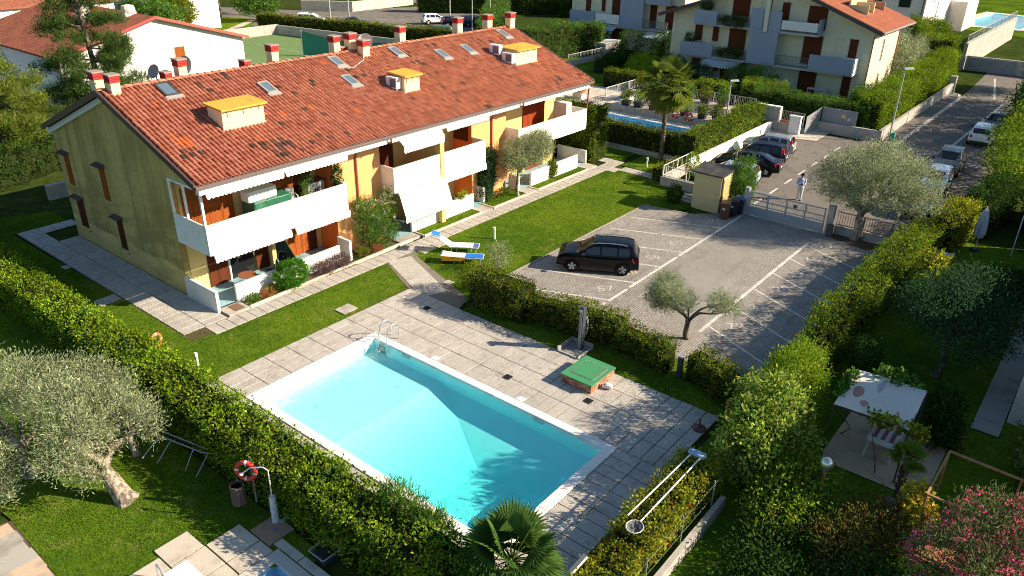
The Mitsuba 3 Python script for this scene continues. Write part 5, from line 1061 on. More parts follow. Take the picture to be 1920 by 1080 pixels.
car('parked_car', 'dark blue saloon behind the clipped hedge of the sports court', 79.2, 94.9, math.radians(-42), 'sedan', 'paint_navy')
car('parked_car', 'white van like car by the white wall at the top', 76.6, 101.6, math.radians(-50), 'mpv', 'paint_white')
car('parked_car', 'teal car of which the roof shows above the tiled ridge', 80.3, 78.6, math.radians(150), 'mpv', 'paint_teal')
# ================================================================ PERSON
def limb_manifold(bones, edge=.03):
    out = None
    for (p, rp), (q, rq) in bones:
        h = m3.Manifold.batch_hull([m3.Manifold.sphere(rp, 18).translate(list(map(float, p))), m3.Manifold.sphere(rq, 18).translate(list(map(float, q)))])
        out = h if out is None else out + h
    me = out.refine_to_length(edge).to_mesh(); t = trimesh.Trimesh(me.vert_properties[:, :3], me.tri_verts, process=True)
    trimesh.smoothing.filter_taubin(t, iterations=8); return t
pm = RZ(48.2, 15.1, -.01, math.radians(205))   # facing the camera side, a remote control in both hands
hip, neck = .92, 1.45
body = []
for s in (1, -1):
    body += [(((.0, .095 * s, .90), .105), ((.03, .10 * s, .50), .068)), (((.03, .10 * s, .50), .066), ((-.02 + .05 * (s > 0), .105 * s, .09), .045)), (((-.02 + .05 * (s > 0), .105 * s, .06), .045), ((.13 + .05 * (s > 0), .12 * s, .035), .035)),
             (((0, .19 * s, 1.38), .062), ((-.02, .26 * s, 1.12), .047)), (((-.02, .26 * s, 1.12), .045), ((.24, .12 * s, 1.10), .034)), (((.24, .12 * s, 1.10), .034), ((.31, .085 * s, 1.11), .028))]
    for k, (dx, dz, L) in enumerate(((.02, .03, .06), (.03, .012, .07), (.03, -.006, .065), (.02, -.022, .05))):
        body.append((((.31, .085 * s - .0, 1.11 + dz * .6), .011), ((.31 + L * .7, .085 * s - .03 * s, 1.11 + dz), .009)))
    body.append((((.28, .09 * s, 1.13), .012), ((.34, .055 * s, 1.155), .010)))
body += [(((0, 0, .93), .145), ((0, 0, 1.15), .135)), (((0, .07, 1.30), .12), ((0, -.07, 1.30), .12)), (((0, .12, 1.37), .07), ((0, -.12, 1.37), .07)), (((0, 0, 1.1), .13), ((0, 0, 1.33), .13)), (((0, 0, 1.40), .058), ((.025, 0, 1.54), .055)), (((.03, 0, 1.62), .095), ((.02, 0, 1.67), .10)), (((.06, 0, 1.56), .055), ((.05, 0, 1.64), .075)), (((.125, 0, 1.615), .014), ((.11, 0, 1.655), .010)),
         (((.02, .10, 1.62), .018), ((.02, .10, 1.655), .018)), (((.02, -.10, 1.62), .018), ((.02, -.10, 1.655), .018))]
person = thing('person', 'person in light blue shirt and white trousers standing on the street with a device', 'person')
tm = limb_manifold(body, .025)
part(person, 'body', MB().mesh(tm, (.42, .24, .16)).ply('vc', True, M=pm))
def clothes(zlo, zhi, grow, c, nm, xmax=9, col2=None):
    v, n_ = tm.vertices, tm.vertex_normals; ctr = v[tm.faces].mean(1)
    keep = (ctr[:, 2] > zlo) & (ctr[:, 2] < zhi) & (ctr[:, 0] < xmax)
    m = trimesh.Trimesh(v + n_ * grow, tm.faces[keep], process=False); m.remove_unreferenced_vertices()
    part(person, nm, MB().mesh(m, c).ply('vc', True, M=pm))
clothes(.93, 1.46, .014, (.40, .50, .72), 'shirt', .22); clothes(.10, .95, .012, (.70, .70, .70), 'trousers'); clothes(-1, .11, .010, (.45, .42, .40), 'shoes')
hv = tm.vertices; ctr = hv[tm.faces].mean(1); keep = (ctr[:, 2] > 1.665) | ((ctr[:, 2] > 1.56) & (ctr[:, 0] < .01))
m = trimesh.Trimesh(hv + tm.vertex_normals * .016, tm.faces[keep & (ctr[:, 2] > 1.55)], process=False); m.remove_unreferenced_vertices(); part(person, 'hair', MB().mesh(m, (.02, .015, .012)).ply('vc', True, M=pm))
part(person, 'eyes', MB().mesh(trimesh.Trimesh(ball(.014, 1).vertices + [.118, .033, 1.645], ball(.014, 1).faces), (.03, .02, .02)).mesh(trimesh.Trimesh(ball(.014, 1).vertices + [.118, -.033, 1.645], ball(.014, 1).faces), (.03, .02, .02)).ply('vc', M=pm))
part(person, 'mouth', MB().box((.112, -.022, 1.572), (.118, .022, 1.58), (.25, .09, .07)).ply('vc', M=pm))
whole('remote_control', MB().box((.29, -.09, 1.095), (.38, .09, 1.135), (.04, .04, .045)).box((.38, -.06, 1.13), (.385, .06, 1.22), (.03, .03, .035)).ply('vcs', M=pm), 'dark remote control held by the person in the blue shirt', 'remote control')
# ================================================================ PROPS
def wheelie_bin(x, y, a, body, lid, lab):
    t = thing('wheelie_bin', lab, 'bin', 'wheelie bins beside the yellow hut'); M = RZ(x, y, 0, a)
    part(t, 'body', MB().hexa([(-.24, -.22, .08), (.24, -.22, .08), (.24, .22, .08), (-.24, .22, .08), (-.32, -.28, 1.0), (.32, -.28, 1.0), (.32, .28, 1.0), (-.32, .28, 1.0)], body).ply('vcs', M=M))
    part(t, 'lid', MB().hexa([(-.36, -.30, 1.0), (.34, -.30, 1.0), (.34, .30, 1.0), (-.36, .30, 1.0), (-.32, -.27, 1.07), (.30, -.27, 1.05), (.30, .27, 1.05), (-.32, .27, 1.07)], lid).ply('vcs', M=M))
    part(t, 'handle', MB().cyl((-.40, -.26, .97), (-.40, .26, .97), .018, (.03, .03, .03)).ply('vcs', M=M))
    for s in (1, -1): part(t, 'wheel', MB().cyl((-.27, s * .24, .1), (-.27, s * .29, .1), .1, BLACK).ply('vcs', M=M))
    part(t, 'sticker', MB().quad([(.295, -.14, .62), (.295, .02, .62), (.307, .02, .76), (.307, -.14, .76)], (.6, .6, .58)).ply('vc', M=M))
wheelie_bin(41.85, 17.25, -2.9, (.12, .05, .035), (.10, .045, .035), 'brown wheelie bin, nearest to the white lane line')
wheelie_bin(42.55, 17.05, -2.9, (.015, .016, .02), (.02, .022, .026), 'black wheelie bin between the brown and the blue bin')
wheelie_bin(43.2, 16.95, -2.9, (.02, .025, .05), (.03, .10, .32), 'dark wheelie bin with a bright blue lid')
# sun loungers on the lawn
def lounger(x, y, a, lab, cloth, back, towel=None, shade=False, cat='sun lounger', lie=True):
    t = thing('sun_lounger', lab, cat, 'sun loungers'); M = RZ(x, y, 0, a); al = (.68, .70, .72)
    fr = MB()
    for s in (1, -1):
        fr.tube([(-.55, s * .32, .36), (.95, s * .32, .36)], .018, al, 6)
        ux, uz = math.cos(back), math.sin(back); fr.tube([(-.55, s * .32, .36), (-.55 - .72 * ux, s * .32, .36 + .72 * uz)], .018, al, 6)
    fr.tube([(.95, -.32, .36), (.95, .32, .36)], .018, al, 6)
    part(t, 'frame', fr.ply('vcs', True, M=M))
    for xx in (-.35, .7):
        part(t, 'leg', MB().tube([(xx - .12, -.30, .36), (xx - .2, -.30, .0), (xx - .2, .30, .0), (xx - .12, .30, .36)], .016, al, 6).tube([(xx + .12, -.30, .36), (xx + .1, -.28, .02)], .014, al, 6).tube([(xx + .12, .30, .36), (xx + .1, .28, .02)], .014, al, 6).ply('vcs', True, M=M))
    def sling(pts, c, w=.30, lift=0):
        b = MB(); k = 10; P_ = []
        for i in range(len(pts) - 1):
            for j in range(k): P_.append(np.array(pts[i]) + (np.array(pts[i + 1]) - pts[i]) * j / k)
        P_.append(np.array(pts[-1]))
        for p, q in zip(P_[:-1], P_[1:]):
            cc = c(p) if callable(c) else c
            b.hexa([(p[0], -w, p[1] + lift - .008), (q[0], -w, q[1] + lift - .008), (q[0], w, q[1] + lift - .008), (p[0], w, p[1] + lift - .008), (p[0], -w, p[1] + lift), (q[0], -w, q[1] + lift), (q[0], w, q[1] + lift), (p[0], w, p[1] + lift)], cc)
        return b
    ux, uz = math.cos(back), math.sin(back); prof = [(.95, .37), (-.55, .37), (-.55 - .72 * ux, .37 + .72 * uz)]
    part(t, 'sling', sling(prof, cloth).ply('vc', M=M))
    if towel: part(t, 'towel', sling([(towel[0], .37)] + ([(-.55, .37)] if towel[0] > -.5 else []) + [(-.55 - towel[1] * ux, .37 + towel[1] * uz)], towel[2], .33, .02).ply('vc', M=M))
    if shade:
        hx, hz = -.55 - .75 * ux, .36 + .75 * uz
        part(t, 'canopy', MB().hexa([(hx - .42, -.32, hz + .22), (hx - .02, -.32, hz + .12), (hx - .02, .32, hz + .12), (hx - .42, .32, hz + .22), (hx - .42, -.32, hz + .235), (hx - .02, -.32, hz + .135), (hx - .02, .32, hz + .135), (hx - .42, .32, hz + .235)], (.04, .20, .60)).tube([(hx, -.33, hz), (hx - .1, -.33, hz + .2), (hx - .4, -.33, hz + .24)], .014, al, 5).tube([(hx, .33, hz), (hx - .1, .33, hz + .2), (hx - .4, .33, hz + .24)], .014, al, 5).ply('vc', M=M))
    else: part(t, 'canopy', MB().hexa([(-1.28, -.32, .10), (-1.0, -.32, .30), (-1.0, .32, .30), (-1.28, .32, .10), (-1.28, -.32, .12), (-1.0, -.32, .32), (-1.0, .32, .32), (-1.28, .32, .12)], (.03, .07, .22)).ply('vc', M=M))
    return t
ha = math.radians(-55)
lounger(27.85, 25.85, ha, 'sun lounger with a raised white towelled back and a blue sun canopy', lambda p: (.10, .14, .40) if p[0] > .7 else (.62, .63, .68), .62, (.62, .70, lambda p: (.72, .72, .74)), True)
lounger(26.95, 24.75, ha, 'flat sun lounger with a blue sling and a white and yellow towel', (.035, .19, .62), .12, (.0, .66, lambda p: (.74, .70, .66)))
part('sun_lounger_001', 'towel_border', MB().hexa([(-1.2, -.36, .18), (.0, -.36, .22), (.0, -.345, .22), (-1.2, -.345, .18), (-1.2, -.36, .46), (.0, -.345, .40), (.0, -.33, .40), (-1.2, -.33, .46)], (.70, .36, .03)).ply('vc', M=RZ(26.95, 24.75, 0, ha)))
# pump box of brick with a green lid
t = thing('pump_housing', 'low brick box with a green lid beside the pool', 'pump housing')
X0, X1, Y0, Y1, HB = 21.05, 22.7, 12.95, 14.3, .36
bb = MB()
def wall_bricks(p, d, L, nrm_):
    for r in range(5):
        z = .035 + r * .068; x = -(.125 if r % 2 else 0)
        while x < L:
            a, e = max(x, 0), min(x + .24, L)
            if e - a > .03:
                o = .004 * rng.random(); c = np.array([(.40, .17, .10), (.46, .22, .14), (.34, .13, .075), (.50, .29, .20)][rng.integers(4)]) * (.85 + .3 * rng.random())
                A = np.array(p) + np.array(d) * a; E = np.array(p) + np.array(d) * (e - .012); N = np.array(nrm_) * (.012 + o); I = np.array(nrm_) * -.05
                bb.hexa([(*(A + I), z), (*(E + I), z), (*(E + N), z), (*(A + N), z), (*(A + I), z + .057), (*(E + I), z + .057), (*(E + N), z + .057), (*(A + N), z + .057)], c)
            x += .252
wall_bricks((X0, Y0), (1, 0), X1 - X0, (0, -1)); wall_bricks((X0, Y1), (0, -1), Y1 - Y0, (-1, 0)); wall_bricks((X1, Y0), (0, 1), Y1 - Y0, (1, 0)); wall_bricks((X1, Y1), (-1, 0), X1 - X0, (0, 1))
part(t, 'bricks', bb.ply('vc'), None, 'stuff'); part(t, 'mortar', MB().box((X0, Y0, -.02), (X1, Y1, .37), (.40, .33, .26)).ply('vc'))
def rbox(x0, y0, x1, y1, r): return sbox(x0 + r, y0 + r, x1 - r, y1 - r).buffer(r, 4)
part(t, 'lid', MB().prism(rbox(X0 - .05, Y0 - .05, X1 + .05, Y1 + .05, .03), .371, .425, (.05, .25, .12)).ply('greenlid'))
part(t, 'hatch', MB().prism(rbox(X0 + .3, Y0 + .14, X1 - .25, Y1 - .22, .07), .426, .447, (.06, .28, .14)).ply('greenlid'))
part(t, 'frame', MB().prism(rbox(X0 + .27, Y0 + .11, X1 - .22, Y1 - .19, .09).difference(rbox(X0 + .285, Y0 + .125, X1 - .235, Y1 - .205, .08)), .426, .440, (.35, .34, .30)).ply('vc'))
t = thing('shower', 'dark pool shower post with a coiled hose standing in a grey tray', 'shower')
part(t, 'tray', MB().box((22.8, 14.75, -.02), (23.95, 15.8, .05), (.30, .29, .27)).box((22.8, 15.74, .05), (23.95, 15.82, .24), (.38, .38, .37)).box((23.88, 14.75, .05), (23.96, 15.739, .24), (.38, .38, .37)).box((22.8, 14.72, .05), (23.879, 14.78, .14), (.42, .41, .39)).box((22.78, 14.781, .05), (22.84, 15.739, .09), (.46, .45, .43)).ply('vcg'))
part(t, 'post', MB().box((23.46, 15.04, .05), (23.68, 15.24, 2.05), (.055, .065, .085)).box((23.42, 15.08, .05), (23.46, 15.2, 1.9), (.16, .18, .2)).ply('vcs')); part(t, 'shower_head', MB().box((23.3, 15.08, 1.88), (23.46, 15.2, 1.96), (.12, .13, .14)).ply('vcs'))
hs = MB()
for k in range(4): hs.tube([(23.75 + .02 * k, 15.1 - .09 + .18 * .5 + .09 * math.cos(a) * (1 + .1 * k), 1.05 + .42 * math.sin(a) + .02 * k) for a in np.linspace(0, 2 * math.pi, 17)], .011, (.30, .36, .30), 5)
part(t, 'hose', hs.ply('vcs', True))
cn = MB().mesh(limb_manifold([(((0, -.13, .12), .09), ((0, .13, .12), .09)), (((.14, -.1, .1), .07), ((.14, .1, .1), .07)), (((0, .02, .2), .05), ((.02, .09, .27), .03))], .04), (.78, .77, .75))
whole('plastic_bag', cn.ply('vc', True, M=RZ(21.75, 12.65, .03, .3)), 'crumpled white plastic bag on the deck by the brick box', 'bag')
whole('parasol_stand', MB().lathe([(0, .0), (.24, 0), (.24, .05), (.1, .08), (.035, .1), (.03, .42), (.0, .42)], (.12, .045, .035), 16).ply('vcs', True, M=RZ(21.75, 8.75, .03)), 'rusty round parasol foot at the far corner of the deck', 'parasol base')
# lifebuoys
def lifebuoy(x, y, z, ax, R_, lab, c=(.60, .085, .03), holder=True):
    t = thing('lifebuoy', lab, 'lifebuoy', 'lifebuoys'); tor = MB(); k = 28; mseg = 8
    u = nrm(np.array(ax, float)); w = np.array([0, 0, 1.0]); s = nrm(np.cross(u, w))
    V = []
    for i in range(k):
        a = 2 * math.pi * i / k; d = s * math.cos(a) + w * math.sin(a)
        for j in range(mseg):
            e = 2 * math.pi * j / mseg; V.append(np.array([x, y, z]) + d * (R_ + R_ * .26 * math.cos(e)) + u * R_ * .22 * math.sin(e))
    F = [[i * mseg + j, i * mseg + (j + 1) % mseg, ((i + 1) % k) * mseg + (j + 1) % mseg, ((i + 1) % k) * mseg + j] for i in range(k) for j in range(mseg)]
    V = np.array(V); Fa = np.array(F); wh_ = np.repeat(np.arange(k) % 7 == 0, mseg)
    part(t, 'ring', MB().add(V, Fa[~wh_], c).ply('vcs', True)); part(t, 'band', MB().add(V, Fa[wh_], (.72, .70, .66)).ply('vcs', True)); part(t, 'hook', MB().bar((x, y, z + R_ - .12), tuple(np.array([x, y, z + R_ - .10]) - u * .3), .04, .04, GREY).ply('vcs'))
    if holder: part(t, 'post', MB().cyl((x - u[0] * .28, y - u[1] * .28, 0), (x - u[0] * .28, y - u[1] * .28, z + R_), .03, GREY).ply('vcs'))
lifebuoy(11.35, 26.65, 1.50, (.3, -.9, 0), .25, 'orange and white lifebuoy behind the top of the long left hedge', (.70, .14, .03))
lifebuoy(9.2, 17.45, 1.45, (-.8, -.45, 0), .30, 'red lifebuoy hanging in the shade at the inner side of the long left hedge', (.55, .04, .03))
lifebuoy(60.85, 29.6, .62, (-1, .05, 0), .34, 'right of the two red lifebuoys beside the palm trunk', (.55, .045, .03), False); lifebuoy(60.85, 30.9, .62, (-1, .05, 0), .30, 'left of the two red lifebuoys beside the palm trunk', (.55, .045, .03), False)
# lower left garden things
t = thing('litter_bin', 'slatted wooden litter bin in the shade below the red lifebuoy', 'litter bin')
for k in range(12):
    a = 2 * math.pi * k / 12; part(t, 'slat', MB().box((-.05, -.012, .25), (.05, .012, .95), (.17, .15, .14)).ply('vcwood', M=RZ(8.95 + .2 * math.cos(a), 17.7 + .2 * math.sin(a), 0, a + math.pi / 2)))
part(t, 'liner', MB().lathe([(0, .28), (.17, .28), (.18, .85)], (.02, .02, .02), 12, (8.95, 17.7, 0)).ply('vc')); part(t, 'post', MB().cyl((9.15, 17.75, 0), (9.15, 17.75, .9), .04, (.1, .1, .1)).ply('vc'))
t = thing('shower', 'pale garden shower column with a curved arm beside the terrace at the bottom left', 'shower')
part(t, 'column', MB().cyl((9.3, 16.4, 0), (9.3, 16.4, 1.0), .11, (.50, .56, .60), .10).ply('vcs', True)); part(t, 'arm', MB().tube([(9.3, 16.4, .95), (9.3, 16.4, 1.95), (9.26, 16.55, 2.02), (9.05, 16.9, 1.95), (8.88, 17.1, 1.75)], .022, (.60, .62, .63), 7).ply('vcs', True)); part(t, 'head', MB().lathe([(0, .03), (.05, .02), (.06, -.02), (0, -.03)], (.7, .7, .7), 10, (8.86, 17.12, 1.72)).ply('vcs'))
part(t, 'foot', MB().box((9.35, 16.2, -.02), (9.7, 16.35, .05), (.6, .58, .55)).ply('vc'))
t = thing('folded_lounger', 'metal lounger frame leaning on its side against the left hedge', 'sun lounger')
al = (.34, .36, .46)
part(t, 'frame', MB().tube([(8.75, 22.2, .75), (9.35, 20.35, .55)], .022, al, 6).tube([(8.95, 22.25, .75), (9.55, 20.4, .55)], .022, al, 6).tube([(8.75, 22.2, .75), (8.95, 22.25, .75)], .022, al, 6).tube([(9.35, 20.35, .55), (9.75, 19.95, .45)], .022, al, 6).ply('vcs', True))
for p, q in (((8.8, 22.0, .72), (8.1, 21.95, .25)), ((9.0, 21.6, .66), (8.3, 21.4, .2)), ((9.3, 20.75, .6), (8.75, 20.5, .08)), ((9.5, 20.25, .5), (8.85, 20.05, .0))): part(t, 'leg', MB().tube([p, q], .018, al, 6).ply('vcs', True))
t = thing('plastic_crate', 'dark see-through box on the ground beside the terrace', 'box'); part(t, 'tray', MB().box((9.1, 13.9, -.03), (9.75, 14.55, .05), (.03, .035, .04)).ply('vcs')); part(t, 'rim', MB().bar((9.1, 13.9, .2), (9.75, 13.9, .2), .03, .03, GREY).bar((9.75, 13.9, .2), (9.75, 14.55, .2), .03, .03, GREY).bar((9.75, 14.55, .2), (9.1, 14.55, .2), .03, .03, GREY).bar((9.1, 14.55, .2), (9.1, 13.9, .2), .03, .03, GREY).ply('vcs'))
t = thing('pool_ladder', 'curved chrome handrail at the small pool in the bottom left corner', 'pool ladder'); part(t, 'handrail', MB().tube([(5.95, 17.0, 0), (5.95, 17.0, .5), (5.9, 16.85, .68), (5.9, 16.6, .6), (5.95, 16.4, .3)], .022, (.7, .72, .74), 8).ply('metal', True))
whole('white_mat', MB().box((6.05, 16.0, .05), (6.75, 17.0, .075), (.8, .8, .78)).ply('vc', M=RZ(0, 0, 0, 0)), 'white mat lying on the bottom left terrace', 'mat')
# balcony things
t = thing('cushion_box', 'white storage box on a table wrapped in a green tarpaulin on the corner balcony', 'box')
part(t, 'box', MB().prism(rbox(18.75, 30.95, 20.35, 31.6, .06), 4.0, 4.5, (.78, .78, .76)).ply('vc'))
cl = trimesh.creation.box((2.1, 1.0, .85)); cl = cl.subdivide().subdivide().subdivide().subdivide(); n_ = meshkit.noise(cl.vertices * [7, 7, 2.2], 3) - .5
cl.vertices += np.column_stack([n_, n_ * 1.0, n_ * .3]) * .16; part(t, 'tarpaulin', MB().mesh(cl, (.02, .13, .075)).ply('vcs', True, M=RZ(19.9, 31.2, 3.58)))
t = thing('garden_chair', 'white plastic chair on the corner balcony', 'chair'); M = RZ(21.35, 31.25, 2.99, -1.9)
part(t, 'seat', MB().prism(rbox(-.24, -.24, .24, .24, .05), .40, .44, WHITE).ply('vcs', M=M)); part(t, 'backrest', MB().hexa([(-.24, -.22, .43), (-.20, -.22, .43), (-.20, .22, .43), (-.24, .22, .43), (-.38, -.20, .95), (-.35, -.20, .95), (-.35, .20, .95), (-.38, .20, .95)], WHITE).ply('vcs', M=M))
for sx in (-1, 1):
    for sy in (-1, 1): part(t, 'leg', MB().bar((sx * .2, sy * .2, .41), (sx * .26, sy * .25, 0), .045, .045, WHITE).ply('vcs', M=M))
    part(t, 'armrest', MB().bar((-.26, sx * .25, .66), (.2, sx * .26, .63), .05, .03, WHITE).bar((.2, sx * .25, .64), (.22, sx * .23, .42), .045, .04, WHITE).ply('vcs', M=M))
t = thing('plastic_cabinet', 'low white cabinet with a dark top on the corner balcony', 'cabinet'); part(t, 'body', MB().box((22.2, 31.0, 2.99), (23.2, 31.55, 4.05), (.62, .63, .64)).ply('vcs')); part(t, 'top', MB().box((22.15, 30.95, 4.05), (23.25, 31.6, 4.1), (.05, .05, .06)).ply('vcs'))
part(t, 'handle', MB().box((22.6, 30.97, 3.5), (22.63, 30.998, 3.75), BLACK).box((22.72, 30.97, 3.5), (22.75, 30.998, 3.75), BLACK).ply('vcs'))
whole('wooden_bench', MB().box((38.2, 30.2, 3.0), (39.6, 30.9, 3.45), (.62, .42, .20)).box((38.15, 30.15, 3.45), (39.65, 30.95, 3.5), (.66, .52, .36)).ply('vc'), 'pale wooden chest on the far end balcony', 'chest')
whole('ceiling_lamp', MB().mesh(trimesh.Trimesh(ball(.17, 2).vertices + [19.4, 29.75, 2.35], ball(.17, 2).faces), WHITE).cyl((19.4, 29.75, 2.5), (19.4, 29.75, 2.78), .02, GREY).ply('vc', True), 'white ball lamp hanging at the edge of the first patio awning', 'lamp')
t = thing('patio_table', 'round brown table on the blue patio under the corner balcony', 'table'); part(t, 'top', MB().lathe([(0, .62), (.42, .62), (.42, .65), (0, .65)], (.26, .10, .05), 18, (17.9, 30.6, .08)).ply('vcs')); part(t, 'leg', MB().cyl((17.9, 30.6, .08), (17.9, 30.6, .7), .03, BLACK).cyl((17.9, 30.6, .09), (17.9, 30.6, .12), .22, BLACK).ply('vcs'))
for x, y, a, lab in ((19.2, 30.5, 2.8, 'dark metal patio chair with a pale back hoop, just behind the garden wall'), (20.0, 30.9, 3.6, 'dark metal patio chair half hidden behind the round bush')):
    t = thing('patio_chair', lab, 'chair', 'patio chairs'); M = RZ(x, y, .085, a)
    part(t, 'seat', MB().box((-.24, -.24, .40), (.24, .24, .43), (.02, .02, .022)).ply('vcs', M=M)); part(t, 'back_hoop', MB().tube([(-.24, -.24, .42), (-.3, -.26, .75), (-.33, -.15, .92), (-.33, .15, .92), (-.3, .26, .75), (-.24, .24, .42)], .02, (.42, .41, .42), 6).ply('vcs', True, M=M)); part(t, 'mesh', MB().quad([(-.25, -.22, .45), (-.25, .22, .45), (-.32, .2, .88), (-.32, -.2, .88)], (.02, .02, .02)).ply('vc', M=M))
    for sx in (-1, 1):
        for sy in (-1, 1): part(t, 'leg', MB().cyl((sx * .22, sy * .22, .4), (sx * .24, sy * .24, 0), .014, (.05, .05, .05)).ply('vcs', M=M))
whole('privacy_screen', MB().poly([(20.35, 31.7, .1), (20.35, 29.85, .1), (20.35, 29.85, .5), (20.35, 30.2, 1.0), (20.35, 30.9, 1.7), (20.35, 31.7, 2.5)], (.04, .08, .07)).poly([(20.38, 31.7, .1), (20.38, 29.85, .1), (20.38, 29.85, .5), (20.38, 30.2, 1.0), (20.38, 30.9, 1.7), (20.38, 31.7, 2.5)], (.62, .48, .2)).ply('vc'), 'dark green and yellow partition curving down between the two patios', 'screen')
whole('flower_box', MB().box((31.6, 29.66, 1.0), (32.6, 29.86, 1.14), (.5, .5, .48)).ply('vc'), 'grey flower box on the white garden wall', 'flower box')
# ---- right garden
t = thing('cloth_canopy', 'white printed cloth canopy sagging over the garden table', 'canopy')
k = 14; V = []; C = []
c00, c10, c11, c01 = (np.array(q) for q in ((23.1, 4.85, 2.15), (25.6, 4.9, 2.25), (25.8, 2.65, 2.25), (23.25, 2.55, 2.1)))
for i in range(k + 1):
    for j in range(k + 1):
        u, w = i / k, j / k; p = c00 * (1 - u) * (1 - w) + c10 * u * (1 - w) + c11 * u * w + c01 * (1 - u) * w
        p = p + [0, 0, -.16 * math.sin(math.pi * u) * math.sin(math.pi * w) + .03 * math.sin(7 * u + 3 * w)]; V.append(p)
        e1 = ((u - .30) / .10) ** 2 + ((w - .36) / .07) ** 2 < 1; e2 = ((u - .33) / .2) ** 2 + ((w - .06) / .12) ** 2 < 1
        C.append((.62, .58, .53))
V = np.array(V)
part(t, 'cloth', MB().add(V, [[i * (k + 1) + j, (i + 1) * (k + 1) + j, (i + 1) * (k + 1) + j + 1, i * (k + 1) + j + 1] for i in range(k) for j in range(k)], (.66, .63, .58)).ply('vc', True))
def cpt(u, w): p = c00 * (1 - u) * (1 - w) + c10 * u * (1 - w) + c11 * u * w + c01 * (1 - u) * w; return p + [0, 0, -.16 * math.sin(math.pi * u) * math.sin(math.pi * w) + .03 * math.sin(7 * u + 3 * w) + .012]
for (u0, w0, ru, rw, c) in ((.52, .18, .15, .07, (.40, .22, .20)), (.30, .33, .10, .055, (.42, .26, .25)), (.78, .42, .10, .04, (.42, .42, .46))):
    part(t, 'print', MB().poly([cpt(u0 + ru * math.cos(a), w0 + rw * math.sin(a) * (1 + .3 * math.cos(a))) for a in np.linspace(0, 2 * math.pi, 15)[:-1]], c).ply('vc'))
for p in (c00, c10, c11, c01): part(t, 'pole', MB().cyl((p[0], p[1], 0), tuple(p), .03, (.08, .07, .06)).ply('vcs'))
part(t, 'beam', MB().tube([c01 + [0, 0, -.03], c11 + [0, 0, -.03]], .025, (.05, .04, .04), 6).ply('vcs')); part(t, 'beam', MB().tube([c00 + [0, 0, -.03], c01 + [0, 0, -.03]], .025, (.05, .04, .04), 6).ply('vcs'))
t = thing('garden_table', 'white garden table with a purple striped cloth under the canopy', 'table')
TX, TY = 24.9, 3.35
part(t, 'top', MB().prism(rbox(TX - .9, TY - .45, TX + .9, TY + .45, .08), .68, .72, (.6, .61, .62)).ply('vcs'))
for sx in (-1, 1):
    for sy in (-1, 1): part(t, 'leg', MB().bar((TX + sx * .75, TY + sy * .36, .7), (TX + sx * .85, TY + sy * .42, 0), .07, .07, (.6, .61, .62)).ply('vcs'))
tc = MB(); st = [(.55, .52, .52), (.24, .10, .20), (.55, .52, .52), (.27, .12, .22), (.58, .54, .55), (.24, .10, .20), (.55, .52, .52)]
for i in range(7):
    y_ = TY - .46 + .92 * i / 7; tc.box((TX - .6, y_, .722), (TX + 1.0, y_ + .92 / 7, .727), st[i])
tc.quad([(TX - .6, TY - .47, .727), (TX + 1.0, TY - .47, .727), (TX + 1.0, TY - .49, .45), (TX - .6, TY - .49, .5)], (.5, .46, .48))
whole('tablecloth', tc.ply('vc'), 'purple and white striped tablecloth on the garden table', 'tablecloth')
t = thing('pergola', 'open wooden pergola frame at the lower right edge', 'pergola'); wc = (.30, .22, .15)
part(t, 'beam', MB().bar((20.3, 1.35, 2.2), (22.8, 1.3, 2.2), .055, .06, wc).ply('wood')); part(t, 'beam', MB().bar((22.8, 1.3, 2.2), (22.6, -3.2, 2.2), .055, .06, wc).ply('wood')); part(t, 'beam', MB().bar((20.3, 1.35, 2.2), (20.2, -3.2, 2.2), .055, .06, wc).ply('wood'))
for x, y in ((20.3, 1.35), (22.78, 1.3), (22.7, -.6), (20.25, -2.0)): part(t, 'post', MB().box((x - .028, y - .028, 0), (x + .028, y + .028, 2.17), wc).ply('wood'))
dk = struct('wooden_deck', MB().box((20.2, -3.0, -.05), (22.0, 1.2, .02), (.12, .06, .03)).ply('vc'), 'reddish wooden deck under the pergola', 'deck')
for i in range(11): part(dk, 'plank', MB().box((20.25 + .16 * i, -3, .02), (20.25 + .16 * i + .145, 1.2, .05), (.50, .27, .13)).ply('vcwood'))
t = thing('parasol', 'closed white parasol standing in the shaded garden beyond the right hedge', 'parasol')
um = MB()
for a, r in ((0, 0),): pass
prof = [(.16, .75), (.23, 1.0), (.22, 1.5), (.17, 2.0), (.10, 2.35), (.02, 2.5)]; an = np.linspace(0, 2 * math.pi, 17)[:-1]
V = np.array([[r * (1 + .28 * (-1) ** j) * math.cos(a), r * (1 + .28 * (-1) ** j) * math.sin(a), z] for r, z in prof for j, a in enumerate(an)])
um.add(V, [[i * 16 + j, i * 16 + (j + 1) % 16, (i + 1) * 16 + (j + 1) % 16, (i + 1) * 16 + j] for i in range(5) for j in range(16)], (.60, .62, .68))
part(t, 'cloth', um.ply('vc', M=RZ(46.6, 4.6))); part(t, 'pole', MB().cyl((46.6, 4.6, 0), (46.6, 4.6, 2.55), .03, (.6, .6, .62)).ply('vcs')); part(t, 'foot', MB().cyl((46.6, 4.6, 0), (46.6, 4.6, .1), .25, DGREY).ply('vc'))
whole('washing_pole', MB().cyl((47.0, 2.9, 0), (47.1, 2.9, 2.3), .03, (.62, .63, .66)).ply('vcs'), 'thin pale pole in the dark garden at the right', 'pole')
whole('garden_cabinet', MB().box((41.6, 5.0, 0), (42.3, 5.8, 1.0), (.2, .2, .21)).box((41.55, 4.95, 1.0), (42.35, 5.85, 1.06), (.4, .4, .42)).ply('vc'), 'grey box on the shaded side of the right hedge', 'cabinet')
